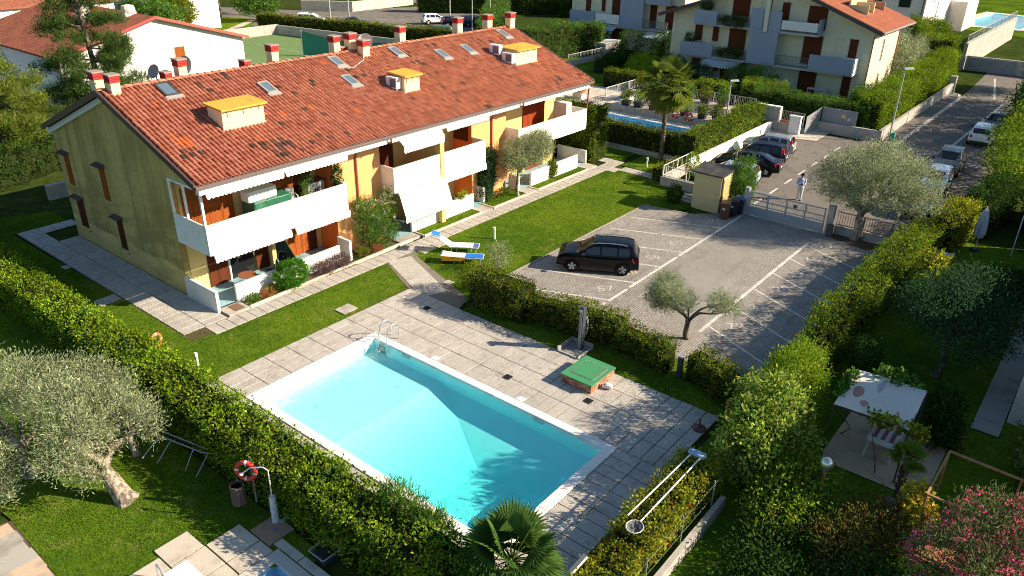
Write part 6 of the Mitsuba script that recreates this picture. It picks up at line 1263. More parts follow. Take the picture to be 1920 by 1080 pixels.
# pool poles lying on the lower hedge
for p, q, net, lab in (((15.05, 7.75, 1.34), (18.75, 7.62, 1.40), False, 'upper of the two white pool poles lying on the lower hedge'), ((15.05, 7.34, 1.36), (18.8, 7.3, 1.42), True, 'lower white pool pole with a grey leaf net at its end')):
    t = thing('pool_pole', lab, 'pool pole', 'pool poles'); part(t, 'pole', MB().tube([p, q], .026, (.66, .67, .68), 8).ply('vcs', True))
    if net:
        an = np.linspace(0, 2 * math.pi, 13)[:-1]; cx, cy, cz = 14.78, 7.36, 1.36
        part(t, 'net_frame', MB().tube([(cx + .27 * math.cos(a), cy + .24 * math.sin(a), cz) for a in np.linspace(0, 2 * math.pi, 14)], .014, (.55, .56, .58), 6).ply('vcs', True))
        nb = MB(); V = [(cx, cy, cz - .10)] + [(cx + .26 * math.cos(a), cy + .23 * math.sin(a), cz) for a in an] + [(cx + .15 * math.cos(a + .2), cy + .13 * math.sin(a), cz - .10 + .03 * (-1) ** i) for i, a in enumerate(an)]
        nb.add(V, [[0, 13 + i, 13 + (i + 1) % 12] for i in range(12)] + [[13 + i, 1 + i, 1 + (i + 1) % 12] for i in range(12)] + [[13 + i, 1 + (i + 1) % 12, 13 + (i + 1) % 12] for i in range(12)], (.20, .21, .23)); part(t, 'net', nb.ply('leaf'))
    else:
        part(t, 'brush', MB().prism(rbox(18.6, 7.2, 18.85, 7.75, .06), 1.38, 1.46, (.30, .42, .58)).ply('vcs'))
t = thing('boundary_fence', 'concrete plinth with a thin wire fence beside the lower hedge', 'fence')
part(t, 'plinth', MB().box((10.0, 6.28, -.05), (18.6, 6.45, .42), (1, 1, 1)).ply('concrete'))
for x in (12.0, 14.0, 16.0, 18.0): part(t, 'post', MB().cyl((x, 6.5, 0), (x, 6.5, 1.35), .022, (.20, .28, .22)).ply('vcs'))
wv = MB()
for z in (.7, 1.2): wv.tube([(10, 6.5, z), (18.6, 6.5, z)], .003, (.22, .28, .24), 4)
part(t, 'wire', wv.ply('vcs'))
whole('window_frame', MB().box((12.4, 7.75, .9), (12.95, 7.82, 1.45), (.6, .6, .58)).ply('vc') if False else MB().bar((12.35, 8.0, .9), (13.05, 7.8, 1.35), .12, .10, (.60, .59, .56)).bar((12.35, 8.0, .55), (12.35, 8.0, .95), .12, .1, (.5, .49, .47)).ply('vc'), 'end of a pale metal frame at the lower edge of the picture', 'frame')
for x, y, r, wl in ((22.1, 2.4, .28, 'farthest from the camera'), (21.6, 2.1, .33, 'largest and leftmost'), (21.9, 1.8, .25, 'lowest in the picture'), (22.5, 2.0, .22, 'smallest, at the right')):
    s_ = ball(r, 2); s_.vertices *= [1, .85, .6]; s_.vertices += (meshkit.noise(s_.vertices * 4 + x, 2)[:, None] - .5) * s_.vertex_normals * .12
    whole('boulder', MB().mesh(s_, (.20, .19, .175)).ply('vcg', True, M=RZ(x, y, .05)), 'grey boulder at the foot of the small palm, %s of the four' % wl, 'boulder', 'boulders at the foot of the small palm')
for i in range(2): whole('stepping_slab', MB().box((20.9 + .5 * i, 4.0, -.03), (21.35 + .5 * i, 4.6, .04), (.28, .30, .32)).ply('vcg', M=RZ(0, 0, 0)), 'grey stepping slab in the dark garden, %s the globe lamp' % ('nearer to' if i == 0 else 'farther from'), 'slab', 'stepping slabs by the globe lamp')
t = thing('patio_set', 'pale metal table by the doors of the front yellow block', 'table'); part(t, 'top', MB().box((79.6, 24.2, .62), (80.3, 26.2, .70), (.5, .52, .55)).ply('vc'))
for sx, sy in ((79.65, 24.3), (80.25, 24.3), (79.65, 26.1), (80.25, 26.1)): part(t, 'leg', MB().box((sx - .03, sy - .03, -.3), (sx + .03, sy + .03, .62), (.5, .52, .55)).ply('vc'))
# ================================================================ VEGETATION
def pal(cols, w=None):
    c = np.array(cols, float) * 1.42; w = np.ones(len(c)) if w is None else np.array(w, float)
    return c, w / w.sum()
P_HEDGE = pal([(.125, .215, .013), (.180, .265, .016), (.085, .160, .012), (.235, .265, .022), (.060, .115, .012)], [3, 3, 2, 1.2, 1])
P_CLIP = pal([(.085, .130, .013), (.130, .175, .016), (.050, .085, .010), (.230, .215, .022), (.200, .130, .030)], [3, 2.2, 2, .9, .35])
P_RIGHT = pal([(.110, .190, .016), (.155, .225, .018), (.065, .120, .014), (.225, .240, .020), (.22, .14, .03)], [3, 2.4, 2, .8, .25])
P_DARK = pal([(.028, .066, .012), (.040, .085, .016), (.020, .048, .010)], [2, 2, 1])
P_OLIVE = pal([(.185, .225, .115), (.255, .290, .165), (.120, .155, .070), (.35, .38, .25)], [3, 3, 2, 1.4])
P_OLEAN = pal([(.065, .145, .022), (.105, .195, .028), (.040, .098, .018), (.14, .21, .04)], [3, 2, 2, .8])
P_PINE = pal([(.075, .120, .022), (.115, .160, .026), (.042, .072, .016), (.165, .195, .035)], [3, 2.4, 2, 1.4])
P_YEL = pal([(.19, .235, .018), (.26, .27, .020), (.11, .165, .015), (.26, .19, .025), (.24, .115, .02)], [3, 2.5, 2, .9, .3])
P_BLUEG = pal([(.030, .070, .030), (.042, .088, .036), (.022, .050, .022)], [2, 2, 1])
def leaf_quads(P, D, N, L, W, C, bend=.15):
    """P base points, D leaf directions, N leaf normals; L, W per leaf."""
    D = nrm(D); S = nrm(np.cross(D, N)); U = np.cross(S, D); L = np.broadcast_to(L, (len(P),))[:, None]; W = np.broadcast_to(W, (len(P),))[:, None]
    a = P; b = P + D * L * .5 + S * W * .5 + U * L * bend * .4; c = P + D * L; d = P + D * L * .5 - S * W * .5 + U * L * bend * .4
    v = np.stack([a, b, c, d], 1).reshape(-1, 3); f = (np.arange(len(P)) * 4)[:, None, None] + np.array([[0, 1, 2], [0, 2, 3]])
    return v, f.reshape(-1, 3), np.repeat(C, 4, 0)
def pick(palette, n, r, jit=.22, clump=None):
    c, w = palette; C = c[r.choice(len(c), n, p=w)]
    C = C * (1 + jit * r.normal(size=(n, 1))).clip(.45, 1.7)
    if clump is not None: C = C * clump[:, None]
    return C.clip(.006, .9)
def rdir(n, r): return nrm(r.normal(size=(n, 3)))
def foliage(P, out, L, W, palette, r, up=.25, spread=.9, clump=None):
    n = len(P); D = nrm(out * .75 + rdir(n, r) * spread + np.array([0, 0, up])); N = nrm(rdir(n, r) * .75 + out * 1.0 + np.array([0, 0, .3]))
    return leaf_quads(P, D, N, L * (.65 + .7 * r.random(n)), W * (.7 + .6 * r.random(n)), pick(palette, n, r, clump=clump))
def leaf_ply(parts_): 
    b = MB()
    for v, f, c in parts_: b.add(v, f, c)
    return b.ply('leaf')
def crown_pts(blobs, n, r, csize, per=22, shell=.55, keep=None):
    """leaf positions in clumps near the skins of ellipsoids: blobs = [(cx, cy, cz, rx, ry, rz)]"""
    B = np.array(blobs, float); vol = (B[:, 3] * B[:, 4] + B[:, 4] * B[:, 5] + B[:, 3] * B[:, 5]); k = max(1, n // per)
    i = r.choice(len(B), k, p=vol / vol.sum()); d = rdir(k, r); u = shell + (1 - shell) * r.random(k) ** .6
    wob = .80 + .40 * meshkit.noise(d * 2.3 + B[i, :3], 3)
    c = B[i, :3] + d * B[i, 3:] * (u * wob)[:, None]
    if keep is not None: m = keep(c); c, d, k = c[m], d[m], int(m.sum())
    P = np.repeat(c, per, 0) + r.normal(size=(k * per, 3)) * csize; out = np.repeat(d, per, 0)
    cl = np.repeat(.72 + .56 * r.random(k), per)
    return P, out, cl
def limb(p, q, r0, r1, r, sag=.12, n=7):
    p, q = np.array(p, float), np.array(q, float); t = np.linspace(0, 1, n)[:, None]; L = np.linalg.norm(q - p)
    off = r.normal(size=3) * L * sag; off2 = r.normal(size=3) * L * sag * .5
    return p + (q - p) * t + off * np.sin(np.pi * t) + off2 * np.sin(2 * np.pi * t), np.linspace(r0, r1, n)
def tree(name, label, cat, x, y, th, tr, blobs, n, L, W, palette, seed, csize=.2, per=22, shell=.5, bark='bark_pale', group=None, up=.25, spread=.9, lean=(0, 0), twigs=2, zmin=None, keep=None, crown_name='crown'):
    r = np.random.default_rng(seed); t = thing(name, label, cat, group)
    top = np.array([x + lean[0], y + lean[1], th]); b = MB(); pts, rr = limb((x, y, -.05), top, tr, tr * .62, r, .06, 8); rr = rr.copy(); rr[0] *= 1.35; b.tube(pts, rr, (1, 1, 1), 9)
    part(t, 'trunk', b.ply(bark, True))
    B = np.array(blobs, float); lb = MB()
    for q in B:
        ptl, rl = limb(top - [0, 0, .05], q[:3] - [0, 0, q[5] * .2], tr * .52, tr * .12, r, .10); lb.tube(ptl, rl, (1, 1, 1), 6)
        for _ in range(twigs):
            e = q[:3] + rdir(1, r)[0] * q[3:] * .8; ptl2, rl2 = limb(ptl[4], e, tr * .2, tr * .04, r, .12, 5); lb.tube(ptl2, rl2, (1, 1, 1), 5)
    part(t, 'limb', lb.ply(bark, True), None, 'stuff')
    P, out, cl = crown_pts(blobs, n, r, csize, per, shell, keep)
    if zmin is not None: m = P[:, 2] > zmin; P, out, cl = P[m], out[m], cl[m]
    part(t, crown_name, leaf_ply([foliage(P, out, L, W, palette, r, up, spread, cl)]))
    return t
def shrub(name, label, cat, blobs, n, L, W, palette, seed, csize=.10, per=16, shell=.5, group=None, flowers=None, up=.3, stems=5, zmin=.0, spread=.9):
    r = np.random.default_rng(seed); t = thing(name, label, cat, group); B = np.array(blobs, float); b = MB()
    for q in B:
        for _ in range(stems):
            e = q[:3] + rdir(1, r)[0] * q[3:] * .6; p0 = (q[0] + r.normal() * .08, q[1] + r.normal() * .08, -.03); ptl, rl = limb(p0, e, .022, .008, r, .08, 5); b.tube(ptl, rl, (1, 1, 1), 5)
    if stems: part(t, 'stem', b.ply('bark_dark'), None, 'stuff')
    P, out, cl = crown_pts(blobs, n, r, csize, per, shell); m = P[:, 2] > zmin; P, out, cl = P[m], out[m], cl[m]
    part(t, 'foliage', leaf_ply([foliage(P, out, L, W, palette, r, up, spread, cl)]))
    if flowers:
        k, fc, fs = flowers; i = r.choice(len(B), k); d = rdir(k, r); d[:, 2] = np.abs(d[:, 2]) * .8 + .05 * r.random(k); d = nrm(d); c = B[i, :3] + d * B[i, 3:] * 1.02
        per_ = 7; Pf = np.repeat(c, per_, 0) + r.normal(size=(k * per_, 3)) * fs * .8; cc = np.array(fc) * (1 + .18 * r.normal(size=(k * per_, 1)))
        part(t, 'blossom', leaf_ply([leaf_quads(Pf, rdir(k * per_, r), rdir(k * per_, r), fs, fs * .8, cc.clip(.02, .9))]), None, 'stuff')
    return t
def hedge(name, label, pts, w, h, dens, L, W, palette, seed, rough=.12, lump=0.0, z0=0.0, cat='hedge', group=None, per=7, skirt=0.0, taper=0.0, flowers=None, hf=None, ltop=0.0):
    """clipped or loose hedge along a line; lump = how far its height and faces swell and sink."""
    r = np.random.default_rng(seed); t = thing(name, label, cat, group); pts = [np.array(p, float) for p in pts]
    P, O, Cc = [], [], []; core = MB(); s0 = 0.0
    for a, e in zip(pts[:-1], pts[1:]):
        d = e - a; Ls = np.linalg.norm(d); d = d / Ls; nn = np.array([-d[1], d[0]])
        area = {'l': Ls * h, 'r': Ls * h, 't': Ls * w, 'a': w * h, 'b': w * h}
        for face, A in area.items():
            k = max(1, int(dens * A / per)); u, v = r.random(k), r.random(k)
            if face in 'lr': sg = 1 if face == 'l' else -1; q = a + d * (u * Ls)[:, None] + nn * sg * (w / 2 - taper * v[:, None]); z = z0 + skirt + v * (h - skirt); o = np.tile(np.append(nn * sg, .15), (k, 1))
            elif face == 't': q = a + d * (u * Ls)[:, None] + nn * ((v - .5) * w)[:, None]; z = np.full(k, z0 + h); o = np.tile([0, 0, 1.0], (k, 1))
            else: sg = -1 if face == 'a' else 1; q = (a if face == 'a' else e) + nn * ((u - .5) * w)[:, None]; z = z0 + skirt + v * (h - skirt); o = np.tile(np.append(d * sg, .15), (k, 1)); q = q + d * sg * .0
            pos = np.column_stack([q, z]); hh = 1.0
            nz = meshkit.fbm(np.column_stack([q * 1.15, z * 1.15]), 3, seed) - .5
            if lump:
                lo = meshkit.noise(np.column_stack([q * .62, np.zeros(k)]), seed + 5) - .45
                pos[:, 2] = z0 + (pos[:, 2] - z0) * (1 + lump * lo); pos[:, :2] += o[:, :2] * (lump * .55 * lo * h)[:, None]
            pos = pos + nrm(o) * (nz * 2 * rough)[:, None] - nrm(o) * (np.abs(r.normal(size=k)) * rough * .55)[:, None]
            if ltop: up_ = (face == 't') * (r.random(k) < .25) * r.random(k) * ltop; pos[:, 2] += up_
            P.append(np.repeat(pos, per, 0) + r.normal(size=(k * per, 3)) * L * .75); O.append(np.repeat(nrm(o), per, 0)); big = meshkit.fbm(pos * .55, 2, seed + 9); gap = meshkit.noise(pos * 2.1, seed + 3); Cc.append(np.repeat((.62 + .5 * r.random(k) + .6 * nz) * (.62 + .76 * big) * np.where(gap < .13, .45, 1.0), per))
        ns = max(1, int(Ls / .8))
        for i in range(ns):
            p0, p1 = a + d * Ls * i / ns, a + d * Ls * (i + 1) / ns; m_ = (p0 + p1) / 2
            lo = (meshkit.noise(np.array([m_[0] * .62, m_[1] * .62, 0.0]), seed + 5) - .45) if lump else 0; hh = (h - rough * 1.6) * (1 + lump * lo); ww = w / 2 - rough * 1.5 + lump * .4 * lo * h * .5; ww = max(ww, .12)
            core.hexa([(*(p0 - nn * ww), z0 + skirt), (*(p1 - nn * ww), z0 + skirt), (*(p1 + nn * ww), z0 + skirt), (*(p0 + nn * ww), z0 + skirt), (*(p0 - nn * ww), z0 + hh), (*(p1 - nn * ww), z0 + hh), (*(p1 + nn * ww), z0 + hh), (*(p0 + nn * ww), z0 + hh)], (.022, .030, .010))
    P, O, Cc = np.vstack(P), np.vstack(O), np.concatenate(Cc)
    if hf is not None: m = hf(P); P, O, Cc = P[m], O[m], Cc[m]
    part(t, 'foliage', leaf_ply([foliage(P, O, L, W, palette, r, .15, .95, Cc)]))
    part(t, 'branches', core.ply('vc'), None, 'stuff')  # solid dark core against see-through, the dim inside put into its colour
    if flowers:
        k, fc, fs = flowers; i = r.choice(len(P), k); Pf = np.repeat(P[i] + O[i] * .06, 6, 0) + r.normal(size=(k * 6, 3)) * fs * .7
        part(t, 'blossom', leaf_ply([leaf_quads(Pf, rdir(k * 6, r), rdir(k * 6, r), fs, fs * .8, (np.array(fc) * (1 + .2 * r.normal(size=(k * 6, 1)))).clip(.02, .9))]), None, 'stuff')
    return t
def fan_leaf(b, base, d, R_, r, c, nseg=26, span=2.5, droop=.25, V_=.35):
    """one palm fan: base point, pointing direction d (unit)"""
    d = nrm(d); side = nrm(np.cross(d, [0, 0, 1.0]) + 1e-6); up = np.cross(side, d)
    for i in range(nseg):
        a = -span / 2 + span * i / (nseg - 1); rr = R_ * (.82 + .18 * math.cos(a * .8)) * (.93 + .12 * r.random())
        e = d * math.cos(a) + side * math.sin(a); e = nrm(e + up * (.10 - V_ * .2 * abs(a)))
        s = nrm(np.cross(e, up)); w = R_ * .062
        m_ = base + e * rr * .58; tip = base + e * rr + np.array([0, 0, -droop * rr * (.6 + .5 * r.random())]) * (.35 + .65 * abs(a) / (span / 2))
        col = np.array(c) * (.78 + .42 * r.random()) * (1.12 if i % 2 else .88)
        b.add([base, m_ - s * w + up * .012, m_ + s * w + up * .012, tip, m_ - up * .012], [[0, 1, 4], [0, 4, 2], [1, 3, 4], [4, 3, 2]], col)
def fan_palm(label, x, y, h, R_, nf, seed, c=(.075, .13, .022), trunk_r=.12, name='fan_palm', low=-.5, dead=0, pet=.75):
    r = np.random.default_rng(seed); t = thing(name, label, 'palm'); b = MB(); z = np.linspace(-.05, h, 14); rr = trunk_r * (1 + .10 * (np.arange(14) % 2))
    px_ = x + .05 * np.sin(z * 1.1); b.tube(np.column_stack([px_, y + 0 * z, z]), rr, (1, 1, 1), 10); part(t, 'trunk', b.ply('bark_dark', True))
    fib = MB()
    for _ in range(60):
        a = r.random() * 6.28; zz = h * (.15 + .85 * r.random()); fib.bar((x + trunk_r * math.cos(a), y + trunk_r * math.sin(a), zz), (x + trunk_r * 1.5 * math.cos(a), y + trunk_r * 1.5 * math.sin(a), zz + .10), .05, .012, (.13, .095, .06))
    part(t, 'leaf_bases', fib.ply('vc'), None, 'stuff')
    for k in range(nf):
        az = k * 2.39996 + .3 * r.normal(); el = 1.25 - (1.25 - low) * ((k + .5) / nf) ** .85 + .1 * r.normal()
        d = np.array([math.cos(az) * math.cos(el), math.sin(az) * math.cos(el), math.sin(el)]); base = np.array([x, y, h]); e = base + d * R_ * pet * (.8 + .3 * r.random())
        b = MB().tube([base, (base + e) / 2 + [0, 0, .03], e], [.022, .017, .012], (.10, .14, .035), 5)
        cc = np.array(c) if k < nf - dead else np.array((.34, .22, .06))
        fan_leaf(b, e, nrm(d + np.array([0, 0, -.18])), R_ * .78, r, cc, 24, 2.7, .16 + .25 * (k / nf))
        part(t, 'frond', b.ply('leaf'))
    return t
# ---- long hedges
hedge('hedge', 'long bright green clipped hedge running down the whole left side to the front palm', [(10.25, 47), (10.25, 36), (10.3, 26), (10.33, 16), (10.4, 8.2)], 1.5, 1.80, 340, .105, .062, P_HEDGE, 21, .13, .13, taper=.0, ltop=.16)
hedge('hedge', 'clipped hedge between pool deck and car park, the higher part by the lounger lawn', [(24.05, 21.4), (24.15, 18.4)], 1.35, 1.72, 420, .075, .045, P_CLIP, 22, .12, .08)
hedge('hedge', 'clipped hedge between pool deck and car park, the middle part behind the shower', [(24.35, 18.3), (24.5, 15.8), (24.9, 13.9)], 1.1, 1.48, 400, .075, .045, P_CLIP, 23, .16, .22, skirt=.1)
hedge('hedge', 'clipped hedge between pool deck and car park, the low part by the small gnarled olive', [(24.75, 13.8), (24.45, 11.45)], 1.05, 1.32, 420, .075, .045, P_CLIP, 24, .14, .2)
hedge('hedge', 'clipped hedge between pool deck and car park, the last part below the dark bollard', [(24.75, 10.6), (24.3, 9.2), (23.3, 7.4)], 1.05, 1.30, 420, .075, .045, P_CLIP, 25, .12, .12)
hedge('hedge', 'tall lumpy hedge along the right side of the car park', [(24.4, 6.9), (30, 7.05), (36, 6.95), (41, 6.9), (44.2, 6.5)], 1.35, 1.95, 300, .10, .058, P_RIGHT, 26, .24, .42, ltop=.25)
hedge('hedge', 'yellow green hedge that continues the right hedge beyond the barred fence', [(44.6, 6.1), (48.5, 5.6)], 1.3, 2.3, 280, .11, .06, P_YEL, 27, .2, .2)
hedge('hedge', 'yellowish low hedge with fallen poles on it along the lower right edge of the deck', [(11.8, 7.35), (14.4, 7.4)], 1.15, 1.02, 420, .095, .052, P_YEL, 28, .16, .28); hedge('hedge', 'yellowish hedge under the two pool poles', [(14.7, 7.45), (19.0, 7.4)], 1.3, 1.18, 430, .095, .052, P_YEL, 29, .16, .16, flowers=(14, (.55, .06, .02), .05))
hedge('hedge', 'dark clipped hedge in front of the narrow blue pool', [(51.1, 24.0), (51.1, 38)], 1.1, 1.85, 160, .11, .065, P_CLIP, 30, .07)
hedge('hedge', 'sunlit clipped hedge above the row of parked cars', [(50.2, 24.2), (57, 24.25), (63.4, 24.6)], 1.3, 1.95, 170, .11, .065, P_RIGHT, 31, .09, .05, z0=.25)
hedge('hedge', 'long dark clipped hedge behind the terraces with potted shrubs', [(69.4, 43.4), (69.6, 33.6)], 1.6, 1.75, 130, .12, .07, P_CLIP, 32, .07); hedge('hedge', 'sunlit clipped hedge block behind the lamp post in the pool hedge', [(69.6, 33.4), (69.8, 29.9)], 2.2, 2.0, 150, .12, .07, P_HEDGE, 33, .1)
hedge('hedge', 'bright oleander hedge in front of the yellow block, left part', [(71.0, 29.3), (72.0, 25.5)], 2.2, 2.3, 150, .16, .05, P_HEDGE, 34, .22, .15); hedge('hedge', 'oleander hedge with pinkish tips along the grey gate and wall', [(68.6, 26.8), (68.0, 21.0), (67.8, 16.6)], 1.9, 2.3, 170, .16, .05, P_OLEAN, 35, .22, .2, flowers=(60, (.45, .17, .12), .07), z0=.1)
hedge('hedge', 'tall sunlit oleander hedge along the street wall', [(67.4, 16.7), (78, 16.9), (91, 17.2), (99, 17.6)], 2.2, 2.75, 130, .18, .055, P_HEDGE, 36, .28, .2, z0=.4, flowers=(70, (.5, .22, .16), .08))
hedge('hedge', 'oleander hedge below the right end of the yellow block', [(73.5, 19.4), (78.5, 20.0)], 1.8, 1.9, 150, .16, .05, P_OLEAN, 37, .22, .2)
hedge('hedge', 'tall green hedge in front of the large white house', [(103, 19.4), (115, 23.2), (124, 26.5)], 3.0, 3.6, 70, .24, .10, P_RIGHT, 38, .35, .3)
hedge('hedge', 'massive oleander hedge behind the far end of the red roof', [(74.5, 58.5), (83.0, 57.0), (84.4, 53.9)], 3.4, 3.7, 90, .2, .07, P_OLEAN, 39, .35, .22, flowers=(150, (.6, .35, .3), .10)); hedge('hedge', 'oleander hedge along the back street beyond the far chimneys', [(79.5, 68), (92, 78), (104, 87)], 3.2, 2.9, 60, .24, .09, P_OLEAN, 40, .35, .22, flowers=(60, (.6, .4, .35), .10))
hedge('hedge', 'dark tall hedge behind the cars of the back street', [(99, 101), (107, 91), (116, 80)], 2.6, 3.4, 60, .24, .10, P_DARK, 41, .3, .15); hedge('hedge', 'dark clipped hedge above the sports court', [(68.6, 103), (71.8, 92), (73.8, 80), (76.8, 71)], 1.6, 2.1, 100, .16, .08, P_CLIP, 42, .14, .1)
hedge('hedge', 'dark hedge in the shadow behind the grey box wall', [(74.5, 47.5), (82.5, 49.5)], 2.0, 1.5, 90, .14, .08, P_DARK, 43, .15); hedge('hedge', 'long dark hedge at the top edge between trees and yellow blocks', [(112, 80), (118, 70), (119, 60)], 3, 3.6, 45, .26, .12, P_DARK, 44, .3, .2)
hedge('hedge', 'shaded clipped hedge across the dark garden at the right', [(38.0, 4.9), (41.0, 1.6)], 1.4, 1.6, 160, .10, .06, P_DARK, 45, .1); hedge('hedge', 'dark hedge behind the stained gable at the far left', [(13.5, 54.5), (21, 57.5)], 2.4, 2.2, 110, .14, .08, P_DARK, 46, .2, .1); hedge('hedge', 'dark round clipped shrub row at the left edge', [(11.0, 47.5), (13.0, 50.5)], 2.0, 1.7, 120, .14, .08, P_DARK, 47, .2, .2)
# tall clipped block at the end of the house
hedge('hedge', 'tall square clipped conifer hedge at the far end of the house', [(46.7, 29.5), (46.7, 33.5)], 1.9, 3.9, 260, .13, .04, P_HEDGE, 48, .10)
hedge('hedge', 'low clipped hedge ending in a ball beside the white railing', [(45.4, 23.9), (48.6, 23.75)], .9, .95, 260, .08, .05, P_YEL, 49, .07)
# ---- bushes near the house
shrub('round_bush', 'round dense green bush in front of the first patio wall', 'bush', [(19.35, 29.05, .72, .86, .55, .70)], 5200, .10, .05, pal([(.045, .15, .012), (.07, .20, .016), (.03, .10, .010)]), 51, .07, 14, .72, up=.6)
shrub('lavender_shrub', 'left of the two purple brown shrubs by the white garden wall', 'bush', [(21.3, 29.1, .3, .5, .42, .36)], 1500, .12, .025, pal([(.12, .075, .085), (.16, .10, .11), (.09, .07, .06)]), 52, .08, up=.8, group='purple shrubs'); shrub('lavender_shrub', 'right of the two purple brown shrubs by the white garden wall', 'bush', [(22.35, 29.15, .3, .5, .42, .38)], 1500, .12, .025, pal([(.12, .075, .085), (.16, .10, .11), (.09, .07, .06)]), 53, .08, up=.8, group='purple shrubs')
for x, y, rr, p_, lab in ((17.2, 29.15, .28, P_OLEAN, 'small green bedding plant next to the entrance step'), (17.95, 29.05, .30, pal([(.30, .11, .045), (.18, .14, .04), (.36, .16, .07)]), 'small reddish bedding plant near the entrance step'), (18.3, 29.35, .32, P_YEL, 'small yellowish shrub at the left foot of the round bush'), (24.1, 29.35, .4, P_CLIP, 'small yellow green shrub below the big flowering oleander'), (24.75, 29.15, .3, pal([(.25, .06, .03), (.30, .10, .04), (.12, .10, .03)]), 'small red leaved plant below the big flowering oleander')):
    shrub('bedding_plant', lab, 'plant', [(x, y, .18, rr, rr * .8, .22)], 700, .09, .035, p_, 60 + int(x * 10) % 37, .06, up=.6)
shrub('oleander', 'big oleander with white flowers in front of the first orange bay', 'bush', [(25.0, 29.75, 1.5, .95, .75, 1.35), (25.7, 29.5, 1.1, .75, .65, 1.05), (24.6, 29.7, 2.3, .6, .5, .7), (26.3, 29.7, 2.3, .45, .4, .8)], 9000, .15, .035, P_OLEAN, 54, .12, 16, .55, flowers=(90, (.75, .70, .66), .07), up=.5)
shrub('climbing_shrub', 'dark climbing shrub against the second orange bay', 'bush', [(34.9, 30.05, 2.6, .65, .4, .75), (34.8, 30.05, 1.5, .6, .4, .9), (34.6, 30.0, .7, .4, .35, .6)], 9000, .11, .06, P_BLUEG, 55, .1)
shrub('climbing_plant', 'small dense green climber between two white garden walls', 'plant', [(41.1, 29.6, .65, .32, .25, .65)], 2400, .09, .05, P_CLIP, 56, .07); shrub('wall_plant', 'leafy plant on the trellis at the right end of the corner balcony', 'plant', [(23.25, 30.0, 4.35, .18, .25, .85)], 1500, .09, .05, P_DARK, 57, .07, zmin=3, stems=0)
shrub('balcony_plant', 'slim green potted plant by the white cabinet on the corner balcony', 'plant', [(22.0, 30.9, 4.1, .2, .2, .6)], 700, .14, .03, P_OLEAN, 58, .08, zmin=3, stems=0); shrub('trailing_plant', 'trailing yellow green plant in the flower box on the garden wall', 'plant', [(32.1, 29.7, 1.15, .5, .15, .16)], 700, .12, .05, P_YEL, 59, .06, zmin=.8, stems=0)
shrub('ground_cover', 'low ground cover at the foot of the second orange bay', 'plant', [(36.0, 29.9, .15, .9, .35, .2)], 1600, .09, .045, P_CLIP, 61, .1)
shrub('thin_bush', 'thin airy bush on the lawn left of the black car', 'bush', [(27.3, 22.75, .85, .62, .55, .75)], 1500, .085, .032, P_OLIVE, 62, .12, 10, .35, up=.7, stems=16); shrub('thin_bush', 'yellow green bush at the head of the clipped hedge', 'bush', [(24.6, 22.3, .75, .65, .55, .68)], 2600, .085, .04, P_CLIP, 63, .1)
shrub('round_bush', 'small dark round bush on the grass before the yellow hut', 'bush', [(42.3, 20.9, .6, .55, .5, .58)], 2200, .09, .05, P_DARK, 64, .07); shrub('oleander', 'tall oleander between the yellow hut and the gate', 'bush', [(44.9, 17.75, 1.7, .95, .85, 1.4), (44.6, 17.6, .9, .7, .7, .8)], 7000, .16, .045, P_OLEAN, 65, .12, up=.6)
shrub('round_bush', 'clipped green ball at the end of the low hedge by the white railing', 'bush', [(48.7, 23.0, .7, .55, .5, .68)], 2200, .08, .05, P_HEDGE, 66, .05, shell=.8)
# ---- olives
tree('olive_tree', 'young olive tree standing in the grass plot before the second orange bay', 'tree', 36.6, 29.0, 1.7, .13, [(36.4, 28.9, 3.0, 1.1, 1.0, .9), (37.6, 28.6, 3.1, 1.2, 1.0, .9), (38.4, 28.7, 2.8, .9, .8, .8), (36.2, 29.1, 2.3, .8, .8, .6), (38.0, 28.4, 3.6, .9, .8, .5), (37.2, 28.6, 2.5, 1.0, .8, .5)], 22000, .13, .032, P_OLIVE, 71, .13, 18, .45, up=.5)
tree('olive_tree', 'big wide olive tree in front of the car park gate', 'tree', 43.75, 10.1, 1.7, .30, [(44.2, 11.2, 3.5, 1.9, 1.7, 1.5), (45.2, 9.6, 3.9, 2.0, 1.8, 1.5), (45.2, 8.2, 3.4, 1.8, 1.5, 1.4), (43.6, 9.2, 3.2, 1.7, 1.6, 1.3), (46.2, 10.8, 3.7, 1.6, 1.5, 1.3), (44.3, 12.4, 3.0, 1.1, 1.1, 1.1), (44.6, 7.6, 2.7, 1.2, 1.1, .9), (45.6, 11.9, 2.7, 1.2, 1.2, 1.0), (43.3, 10.9, 2.5, .9, .9, .7)], 42000, .13, .034, P_OLIVE, 72, .16, 20, .5, up=.6, twigs=4)
tree('olive_tree', 'small gnarled olive with a bare twisted branch behind the low hedge', 'tree', 27.3, 12.15, .95, .14, [(27.2, 13.3, 2.1, .75, .65, .75), (27.4, 13.2, 1.4, .55, .55, .5), (27.5, 11.0, 2.1, .5, .5, .4), (28.0, 10.6, 1.75, .4, .4, .3), (26.9, 12.2, 2.0, .5, .45, .4), (27.0, 13.6, 1.7, .5, .5, .5)], 9500, .12, .032, P_OLIVE, 73, .11, 16, .35, up=.5, bark='bark_dark', twigs=3)
tree('olive_tree', 'old olive tree with a thick pale trunk at the lower left', 'tree', 6.9, 20.75, 1.05, .32, [(7.0, 22.2, 2.5, 1.0, .9, .8), (6.2, 21.6, 2.6, 1.0, .9, .8), (7.9, 22.3, 2.2, .8, .8, .8), (6.4, 22.9, 3.0, 1.1, 1.0, .8), (5.6, 21.2, 2.2, .7, .7, .5), (8.2, 21.3, 2.0, .5, .6, .6), (6.1, 20.9, 1.5, .55, .55, .4), (7.2, 21.5, 1.7, .5, .5, .4)], 17000, .13, .026, P_OLIVE, 74, .15, 18, .40, up=.5, lean=(-.25, .55), twigs=5)
